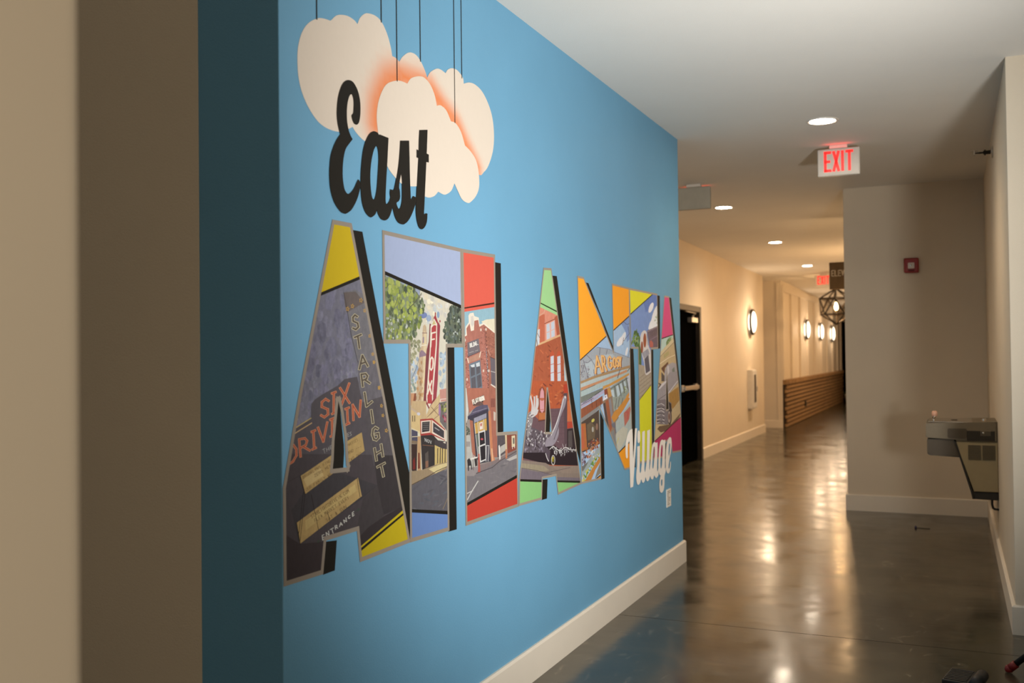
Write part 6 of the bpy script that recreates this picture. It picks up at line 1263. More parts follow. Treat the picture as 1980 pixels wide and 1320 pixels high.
MURAL['T_carwash'] = dict(band=0.011, mask="25641,8540 28419,8530 28437,6877 27700,6857 27680,5575 27648,3597 26387,3654 26404,5624 26378,6868 25713,6875", holes=[], items=[
("p",'picture',(112, 144, 210),0.15,"24901,8723 29573,9038 29271,3288 24689,3777"),
("p",'picture',(90, 122, 200),0.2,"26814,8405 28437,8537 28419,8183 27180,7926"),
("p",'picture',(226, 226, 236),0.1,"27931,8072 27802,7994 27655,7940 27530,7926 27459,7953 27461,8016 27535,8097 27662,8175 27809,8229 27936,8245 28010,8218 28008,8154"),
("p",'picture',(222, 224, 232),0.15,"27474,7434 27423,7460 27450,7512 27512,7572 27563,7619 27599,7648 27641,7667 27686,7687 27730,7716 27771,7757 27811,7806 27854,7858 27903,7906 27962,7953 28027,8001 28095,8044 28161,8079 28231,8116 28304,8153 28370,8168 28417,8136 28461,8029 28502,7867 28504,7698 28431,7572 28231,7499 27940,7456 27658,7436"),
("d",'picture',[(170, 190, 170), (200, 210, 220)],0.15,12,0.0167,0.0075,36,"28067,7865 28406,7924 28389,7571 28051,7539"),
("d",'picture',[(92, 130, 60), (122, 154, 72), (70, 104, 50), (150, 170, 90)],0.15,60,0.0186,0.0095,37,"25725,6946 25806,7141 26015,7296 26206,7452 26348,7323 26545,7216 26632,6951"),
("p",'picture',(84, 110, 60),0.3,"26383,6950 26708,6951 26680,6351 26413,6311"),
("p",'picture',(112, 92, 106),0.2,"27273,7396 28405,7562 28390,6913 27529,6910"),
("p",'picture',(90, 74, 88),0.3,"27550,7344 28298,7463 28308,7311 27583,7196"),
("l",'picture',(150, 124, 124),0.1,0.0018,0.28,"27590,7341 27608,7203"),
("l",'picture',(150, 124, 124),0.1,0.0018,0.28,"27713,7359 27730,7221"),
("l",'picture',(150, 124, 124),0.1,0.0018,0.28,"27836,7377 27854,7239"),
("l",'picture',(150, 124, 124),0.1,0.0019,0.28,"27961,7396 27979,7257"),
("l",'picture',(150, 124, 124),0.1,0.0019,0.28,"28086,7414 28104,7275"),
("l",'picture',(150, 124, 124),0.1,0.0019,0.28,"28213,7433 28231,7293"),
("l",'picture',(170, 150, 160),0.1,0.0027,0.29,"27311,7368 28387,7538"),
("l",'picture',(150, 130, 150),0.1,0.0023,0.28,"27621,7139 28373,7265"),
("p",'picture',(190, 96, 84),0.2,"27538,7093 27701,7129 27902,7050 27896,6930 27529,6914"),
("p",'picture',(166, 152, 132),0.25,"26345,6444 27743,6312 27761,5001 26282,5086"),
("l",'picture',(126, 108, 92),0.1,0.0020,0.29,"26490,6045 27701,6304"),
("l",'picture',(126, 108, 92),0.1,0.0020,0.29,"26485,5936 27695,6190"),
("l",'picture',(126, 108, 92),0.1,0.0020,0.29,"26480,5827 27689,6077"),
("l",'picture',(126, 108, 92),0.1,0.0020,0.29,"26475,5718 27684,5963"),
("l",'picture',(126, 108, 92),0.1,0.0020,0.29,"26470,5609 27678,5850"),
("l",'picture',(126, 108, 92),0.1,0.0020,0.29,"26465,5500 27673,5737"),
("l",'picture',(126, 108, 92),0.1,0.0020,0.29,"26460,5391 27667,5623"),
("p",'picture',(206, 200, 200),0.12,"26581,6995 26577,7061 26589,7127 26611,7188 26637,7240 26670,7279 26709,7309 26754,7333 26803,7354 26857,7373 26918,7389 26979,7400 27038,7403 27094,7399 27149,7388 27201,7369 27246,7339 27283,7293 27312,7234 27338,7171 27363,7114 27384,7065 27403,7019 27423,6975 27450,6932 27489,6899 27536,6873 27583,6836 27619,6772 27646,6661 27667,6516 27678,6373 27676,6267 27661,6215 27636,6194 27595,6188 27534,6178 27437,6154 27314,6127 27190,6114 27094,6131 27037,6193 27003,6288 26975,6392 26940,6482 26891,6550 26837,6610 26784,6668 26736,6729 26688,6794 26642,6862 26603,6930"),
("p",'picture',(168, 84, 52),0.2,"27204,7117 27184,7026 27137,6954 27072,6913 27003,6913 26943,6953 26903,7024 26892,7113 26911,7203 26958,7276 27022,7317 27092,7318 27153,7279 27193,7207"),
("p",'picture',(160, 80, 52),0.2,"26875,6916 26860,6843 26825,6783 26777,6751 26726,6751 26682,6783 26653,6842 26645,6915 26660,6989 26694,7048 26742,7081 26793,7081 26838,7049 26867,6990"),
("l",'picture',(96, 72, 62),0.1,0.0023,0.29,"27260,7294 27372,6977"),
("p",'picture',(150, 150, 166),0.3,"26737,6751 27368,6886 27520,6727 26960,6594"),
("p",'picture',(90, 86, 100),0.25,"26944,6571 27390,6700 27545,6235 27112,6164"),
("l",'picture',(210, 210, 216),0.1,0.0031,0.29,"26945,6594 27080,6154"),
("p",'color_panel',(220, 214, 50),0.04,"25322,7718 28101,8559 28113,8800 25362,8626"),
("p",'black_stripe',(60, 54, 40),0.04,"25322,7718 28101,8559 28099,8524 25321,7684"),
("p",'color_panel',(208, 208, 44),0.04,"26190,5345 28053,5943 27920,3267 26104,3471"),
("p",'black_stripe',(80, 72, 40),0.04,"26191,5364 28055,5968 28053,5943 26190,5341"),
])
MURAL['A_truck'] = dict(band=0.01, mask="29201,8519 29746,8522 30759,5787 31035,4598 31035,3561 29876,3618 29733,4044 29073,4019 28991,3570 27703,3622 27864,4152 28364,5857", holes=['29365,6103 29496,5020 29235,5012 29304,5714'], items=[
("p",'picture',(192, 168, 124),0.2,"27306,8585 31035,8865 31035,3016 27064,3524"),
("p",'picture',(172, 202, 196),0.15,"28712,7175 30170,7341 30165,7241 28691,6772"),
("d",'picture',[(110, 140, 80), (140, 160, 100)],0.15,16,0.0251,0.0096,38,"29230,6964 29420,7159 30073,7290 29594,7015"),
("p",'picture',(206, 190, 150),0.15,"28604,6748 30164,7217 30252,7093 28641,6630"),
("l",'picture',(120, 104, 84),0.1,0.0024,0.27,"28641,6641 30252,7093"),
("p",'picture',(176, 164, 110),0.2,"29038,6699 29630,6820 29651,6698 29049,6580"),
("l",'picture',(236, 222, 190),0.1,0.0028,0.27,"28544,6418 29573,6600 30422,6695"),
("p",'picture',(110, 72, 52),0.2,"28754,6297 29521,6479 29543,6382 29150,6290 29097,6123 28769,6249"),
("p",'picture',(204, 166, 96),0.15,"28476,6254 28668,6322 28695,5990 28409,5950"),
("p",'picture',(164, 158, 166),0.15,"29082,5836 29118,6195 29425,6383 30028,6450 30502,6407 30857,5759"),
("p",'picture',(196, 192, 200),0.1,"29422,6335 29606,6357 29715,5817 29486,5824"),
("p",'picture',(120, 130, 120),0.3,"29969,6229 30257,6311 30386,6047 30092,5880"),
("p",'picture',(90, 80, 80),0.2,"28748,6178 29093,6052 29084,5884 28733,5894"),
("p",'picture',(152, 146, 154),0.2,"28267,5685 29136,5892 29638,6142 30749,6165 30819,5823 29437,5448 29105,5289 28173,5332"),
("p",'picture',(200, 196, 204),0.15,"28346,5745 28736,5818 29298,5909 29295,5844 28495,5656"),
("l",'picture',(214, 210, 214),0.1,0.0039,0.27,"29522,5510 30644,5850"),
("l",'picture',(90, 82, 88),0.1,0.0029,0.28,"28326,5346 29235,5478"),
("l",'picture',(80, 66, 60),0.1,0.0067,0.28,"28351,5851 28657,5799 28422,5722"),
("p",'picture',(172, 126, 58),0.25,"29562,5487 30722,5667 30829,5210 29994,4982 29587,5179"),
("l",'picture',(206, 180, 140),0.1,0.0035,0.26,"29907,4943 30829,5210"),
("p",'picture',(122, 114, 122),0.25,"28212,5351 29107,5332 29837,5189 29863,4901 29389,4537 28177,4641"),
("p",'picture',(60, 52, 54),0.15,"29523,5226 29794,5169 29907,4943 29821,4903 29619,5002"),
("l",'picture',(206, 202, 206),0.1,0.0033,0.28,"28228,5204 28706,5222 29018,5151"),
("l",'picture',(206, 202, 206),0.1,0.0033,0.28,"28221,5078 28699,5095 29011,5022"),
("l",'picture',(206, 202, 206),0.1,0.0033,0.28,"28217,4994 28695,5010 29007,4937"),
("l",'picture',(206, 202, 206),0.1,0.0033,0.28,"28212,4890 28690,4904 29001,4830"),
("l",'picture',(206, 202, 206),0.1,0.0033,0.28,"28206,4764 28683,4776 28995,4701"),
("l",'picture',(206, 202, 206),0.1,0.0033,0.28,"28201,4670 28678,4681 28990,4605"),
("l",'picture',(60, 50, 58),0.1,0.0038,0.28,"28240,5140 28975,5089"),
("l",'picture',(60, 50, 58),0.1,0.0038,0.28,"28230,4941 28964,4885"),
("l",'picture',(60, 50, 58),0.1,0.0038,0.28,"28223,4816 28958,4757"),
("l",'picture',(60, 50, 58),0.1,0.0038,0.28,"28218,4711 28952,4650"),
("p",'picture',(74, 62, 60),0.12,"29863,4742 29832,4637 29759,4556 29656,4516 29546,4523 29451,4577 29387,4666 29369,4773 29398,4876 29471,4957 29572,4999 29682,4993 29779,4940 29844,4851"),
("p",'picture',(170, 150, 140),0.12,"29730,4755 29709,4676 29660,4615 29592,4584 29519,4589 29455,4629 29413,4695 29401,4775 29422,4853 29470,4914 29538,4945 29611,4941 29675,4902 29718,4836"),
("p",'picture',(120, 80, 72),0.12,"29664,4770 29648,4716 29610,4678 29560,4667 29511,4685 29477,4727 29467,4782 29483,4835 29521,4873 29571,4885 29620,4867 29654,4825"),
("p",'picture',(200, 176, 126),0.12,"27816,4148 27988,4632 28289,4612 29715,4470 31035,4875 31035,4499 28262,4068"),
("p",'picture',(116, 88, 66),0.25,"28207,4492 28440,4559 29389,4537 29801,4530 31031,4835 30755,4669 29380,4363 28584,4358"),
("p",'color_panel',(204, 78, 130),0.04,"28367,7147 30556,7382 30637,8858 28447,8726"),
("p",'black_stripe',(60, 40, 40),0.04,"28368,7152 30556,7382 30554,7352 28366,7119"),
("p",'color_panel',(176, 52, 98),0.04,"27519,4074 31035,4678 31035,2860 27482,3316"),
("p",'black_stripe',(70, 30, 40),0.04,"27520,4095 31035,4706 31035,4678 27518,4066"),
])
MURAL['A_six_shadow'] = dict(band=0, mask="", holes=[], items=[
("p",'drop_shadow',(32, 29, 24),0.06,"12141,8595 12395,8597 13280,5974 13732,4769 13718,3734 12923,5831"),
("p",'drop_shadow',(32, 29, 24),0.06,"11372,4134 11659,4104 11603,3687 11316,3684"),
("p",'drop_shadow',(32, 29, 24),0.06,"11715,6115 11763,6000 11857,5440 11861,5338 11831,5069 11535,5069"),
])
MURAL['T_theatre_shadow'] = dict(band=0, mask="", holes=[], items=[
("p",'drop_shadow',(32, 29, 24),0.06,"15026,6882 15316,6878 15337,3650 15030,3660"),
])
MURAL['L_corner_shadow'] = dict(band=0, mask="", holes=[], items=[
("p",'drop_shadow',(32, 29, 24),0.06,"17005,8527 17313,8527 17344,5225 17035,5227"),
])
MURAL['A_brick_shadow'] = dict(band=0, mask="", holes=[], items=[
("p",'drop_shadow',(32, 29, 24),0.06,"19991,8478 20281,8486 21126,6070 21644,4724 21640,4139 21088,4996"),
("p",'drop_shadow',(32, 29, 24),0.06,"19257,4058 19592,4029 19543,3617 19232,3626"),
("p",'drop_shadow',(32, 29, 24),0.06,"19636,6032 19785,5286 19749,5022 19481,5042"),
])
MURAL['N_diner_shadow'] = dict(band=0, mask="", holes=[], items=[
("p",'drop_shadow',(32, 29, 24),0.06,"22119,8467 22361,8460 24175,6936 24188,6747 23185,7697"),
("p",'drop_shadow',(32, 29, 24),0.06,"23091,5302 23358,5065 23368,3599 23063,3596"),
("p",'drop_shadow',(32, 29, 24),0.06,"25643,6886 25945,6873 26052,5925 26018,3592 25637,3605"),
])
MURAL['T_carwash_shadow'] = dict(band=0, mask="", holes=[], items=[
("p",'drop_shadow',(32, 29, 24),0.06,"28327,8478 28694,8485 28659,6891 28359,6873"),
("p",'drop_shadow',(32, 29, 24),0.06,"27593,6862 27915,6847 27853,4153 27615,4038"),
])
MURAL['A_truck_shadow'] = dict(band=0, mask="", holes=[], items=[
("p",'drop_shadow',(32, 29, 24),0.06,"29696,8497 30001,8480 30935,5782 31035,4757 31035,4564 30515,5794"),
("p",'drop_shadow',(32, 29, 24),0.06,"28955,3998 29189,3986 29135,3516 28930,3521"),
("p",'drop_shadow',(32, 29, 24),0.06,"29309,6105 29503,5926 29536,4996 29171,5016"),
])
MURAL['script_east'] = dict(band=0, mask="", holes=[], items=[
("p",'lettering',(30, 27, 22),0.06,"12043,10795 12076,10803 12108,10806 12140,10805 12171,10799 12201,10785 12231,10766 12259,10743 12283,10717 12303,10690 12321,10660 12335,10628 12347,10596 12355,10563 12360,10529 12363,10496 12364,10462 12364,10429 12363,10396 12360,10363 12355,10332 12348,10302 12339,10272 12327,10245 12314,10222 12298,10205 12280,10192 12260,10183 12242,10178 12223,10177 12205,10179 12187,10186 12171,10197 12156,10215 12141,10239 12129,10264 12124,10285 12129,10299 12142,10310 12156,10321 12167,10336 12173,10354 12177,10375 12179,10397 12181,10420 12183,10445 12184,10472 12184,10497 12183,10520 12179,10541 12173,10559 12166,10575 12158,10587 12150,10597 12142,10603 12133,10606 12123,10606 12111,10602 12098,10594 12085,10583 12072,10566 12058,10544 12045,10517 12033,10487 12022,10456 12015,10425 12009,10393 12004,10359 12001,10326 12000,10290 12000,10254 12002,10217 12005,10183 12012,10151 12020,10120 12030,10091 12041,10065 12053,10042 12067,10021 12080,10002 12094,9986 12108,9972 12122,9961 12136,9951 12148,9943 12129,9926 12107,9906 12084,9885 12060,9862 12036,9840 12010,9816 11986,9791 11964,9763 11947,9733 11932,9700 11920,9665 11909,9628 11900,9589 11892,9548 11886,9505 11882,9464 11880,9423 11879,9382 11881,9343 11885,9305 11892,9267 11900,9230 11910,9196 11924,9168 11941,9146 11962,9128 11985,9116 12007,9110 12029,9112 12052,9121 12075,9135 12097,9150 12118,9166 12139,9184 12159,9204 12178,9225 12196,9248 12213,9273 12229,9297 12244,9317 12256,9334 12267,9348 12277,9359 12287,9366 12297,9366 12308,9362 12317,9355 12326,9348 12334,9341 12340,9332 12346,9323 12352,9316 12348,9299 12345,9280 12340,9258 12331,9230 12317,9196 12300,9157 12280,9115 12256,9074 12227,9031 12193,8987 12158,8946 12125,8911 12093,8884 12061,8863 12031,8846 12003,8832 11978,8821 11955,8812 11933,8807 11909,8806 11882,8807 11854,8810 11825,8818 11795,8831 11761,8851 11726,8875 11691,8904 11660,8936 11633,8972 11609,9012 11589,9054 11573,9098 11561,9143 11553,9191 11548,9239 11546,9284 11545,9326 11546,9365 11549,9403 11554,9442 11559,9483 11565,9524 11574,9564 11586,9604 11603,9645 11623,9685 11645,9724 11666,9759 11687,9791 11708,9821 11729,9848 11750,9872 11771,9895 11791,9916 11811,9934 11828,9950 11820,9962 11811,9976 11801,9993 11792,10013 11782,10038 11771,10066 11761,10097 11754,10129 11748,10161 11745,10195 11743,10230 11744,10267 11747,10307 11752,10349 11759,10391 11767,10432 11778,10471 11790,10511 11805,10549 11822,10586 11842,10624 11865,10661 11890,10696 11917,10725 11946,10749 11978,10769 12011,10784"),
("p",'lettering',(30, 27, 22),0.06,"12726,10180 12755,10185 12783,10187 12808,10185 12830,10182 12847,10177 12859,10169 12870,10161 12879,10154 12883,10157 12888,10161 12892,10164 12896,10167 12955,10166 13026,10165 13097,10164 13157,10163 13152,10122 13147,10073 13141,10021 13135,9967 13129,9911 13123,9854 13117,9794 13109,9732 13101,9665 13092,9595 13083,9525 13076,9458 13069,9394 13062,9331 13057,9273 13054,9226 13052,9191 13053,9166 13055,9147 13059,9131 13064,9119 13070,9110 13077,9106 13087,9107 13100,9113 13116,9124 13133,9138 13149,9154 13166,9173 13182,9198 13199,9219 13216,9230 13238,9228 13262,9215 13283,9199 13296,9184 13299,9173 13295,9162 13286,9150 13277,9133 13267,9109 13256,9080 13243,9050 13227,9020 13209,8990 13190,8958 13168,8929 13145,8904 13120,8884 13093,8868 13065,8855 13036,8846 13005,8841 12972,8840 12941,8843 12912,8850 12886,8863 12863,8881 12842,8902 12826,8920 12814,8937 12808,8954 12803,8969 12799,8982 12791,8967 12782,8948 12771,8929 12756,8911 12735,8894 12709,8878 12683,8863 12659,8852 12639,8845 12623,8840 12605,8839 12584,8843 12557,8851 12526,8864 12495,8880 12467,8902 12444,8927 12422,8956 12403,8990 12386,9028 12373,9074 12363,9126 12356,9181 12350,9233 12348,9284 12348,9334 12350,9384 12354,9435 12358,9486 12364,9538 12372,9590 12380,9641 12390,9690 12400,9739 12412,9787 12426,9833 12443,9876 12461,9918 12481,9958 12502,9995 12526,10030 12551,10062 12578,10092 12606,10118 12635,10139 12666,10156 12697,10170"),
("p",'hole',(30, 27, 22),0.05,"12802,9966 12813,9961 12824,9950 12835,9934 12843,9911 12850,9883 12855,9850 12858,9810 12858,9763 12854,9707 12846,9642 12837,9575 12829,9513 12822,9456 12814,9400 12806,9348 12797,9301 12787,9262 12776,9227 12765,9197 12754,9173 12742,9153 12731,9138 12720,9129 12708,9125 12695,9127 12682,9135 12669,9148 12657,9168 12648,9196 12639,9232 12632,9271 12626,9312 12621,9356 12618,9402 12617,9450 12619,9497 12623,9545 12630,9594 12639,9643 12649,9688 12661,9732 12675,9775 12689,9814 12703,9848 12717,9875 12730,9898 12744,9917 12756,9933 12769,9947 12780,9958 12791,9965"),
("p",'lettering',(30, 27, 22),0.06,"13509,10190 13573,10203 13651,10218 13729,10234 13794,10247 13797,10188 13800,10120 13802,10046 13805,9973 13806,9899 13807,9823 13809,9747 13811,9675 13814,9605 13817,9536 13821,9472 13825,9418 13828,9373 13829,9335 13832,9307 13838,9290 13849,9290 13863,9305 13878,9324 13890,9337 13900,9344 13907,9349 13913,9352 13919,9356 13939,9354 13964,9352 13989,9350 14010,9349 14009,9332 14008,9312 14005,9290 13996,9262 13980,9228 13958,9189 13932,9148 13906,9109 13878,9071 13847,9032 13816,8996 13785,8964 13755,8938 13725,8915 13696,8896 13667,8880 13640,8867 13615,8856 13588,8848 13559,8844 13526,8843 13489,8845 13452,8851 13420,8860 13393,8874 13369,8893 13348,8914 13329,8936 13311,8963 13296,8992 13282,9021 13272,9045 13264,9063 13258,9078 13254,9090 13251,9100 13227,9097 13199,9093 13171,9089 13148,9086 13153,9109 13159,9136 13166,9164 13172,9185 13178,9200 13185,9209 13191,9217 13194,9227 13193,9240 13189,9253 13184,9267 13181,9283 13182,9301 13184,9321 13187,9341 13190,9357 13211,9358 13237,9359 13263,9359 13285,9360 13289,9362 13294,9362 13299,9367 13307,9379 13318,9402 13331,9433 13344,9468 13358,9503 13370,9537 13383,9572 13396,9608 13409,9648 13421,9690 13434,9736 13446,9783 13457,9832 13467,9882 13476,9934 13484,9986 13491,10034 13497,10078 13502,10120 13506,10158"),
("p",'hole',(30, 27, 22),0.05,"13529,9658 13534,9641 13540,9621 13546,9599 13550,9573 13553,9544 13555,9512 13555,9476 13555,9436 13555,9389 13554,9336 13552,9284 13548,9239 13540,9203 13530,9172 13519,9147 13508,9125 13497,9109 13485,9097 13473,9089 13462,9084 13452,9082 13443,9083 13434,9088 13425,9095 13414,9105 13402,9120 13391,9135 13384,9148 13381,9157 13381,9164 13383,9171 13389,9177 13399,9183 13414,9189 13431,9195 13445,9205 13459,9217 13472,9232 13484,9250 13492,9270 13494,9295 13493,9324 13490,9353 13486,9377 13481,9393 13474,9404 13467,9416 13465,9432 13467,9456 13473,9484 13481,9514 13489,9544 13499,9573 13510,9604 13520,9633"),
("p",'lettering',(30, 27, 22),0.06,"14134,10491 14197,10505 14273,10522 14351,10539 14415,10553 14410,10498 14405,10433 14399,10366 14393,10307 14389,10258 14385,10215 14381,10177 14377,10143 14394,10142 14413,10141 14432,10139 14449,10138 14448,10107 14447,10070 14446,10033 14446,10003 14427,10001 14404,10000 14381,9998 14362,9996 14357,9947 14350,9888 14343,9826 14336,9761 14329,9696 14321,9627 14313,9557 14306,9490 14299,9423 14292,9356 14286,9293 14280,9240 14275,9198 14269,9163 14266,9136 14265,9116 14268,9105 14274,9102 14281,9104 14290,9107 14299,9109 14309,9115 14320,9120 14331,9124 14344,9126 14357,9126 14370,9126 14381,9127 14379,9100 14377,9068 14373,9036 14366,9005 14356,8978 14342,8952 14326,8928 14306,8906 14282,8885 14254,8866 14225,8850 14198,8840 14172,8836 14147,8836 14123,8841 14101,8851 14080,8867 14061,8889 14045,8914 14030,8944 14017,8978 14006,9015 13998,9057 13993,9101 13992,9146 13994,9193 13999,9244 14005,9304 14013,9375 14023,9455 14034,9537 14043,9612 14051,9681 14059,9746 14066,9806 14072,9860 14078,9907 14083,9947 14088,9982 14092,10013 14079,10014 14063,10014 14048,10015 14035,10015 14036,10045 14037,10082 14037,10119 14038,10149 14053,10148 14070,10147 14088,10146 14102,10145 14105,10181 14107,10224 14110,10269 14114,10314 14118,10359 14124,10407 14129,10452"),
])
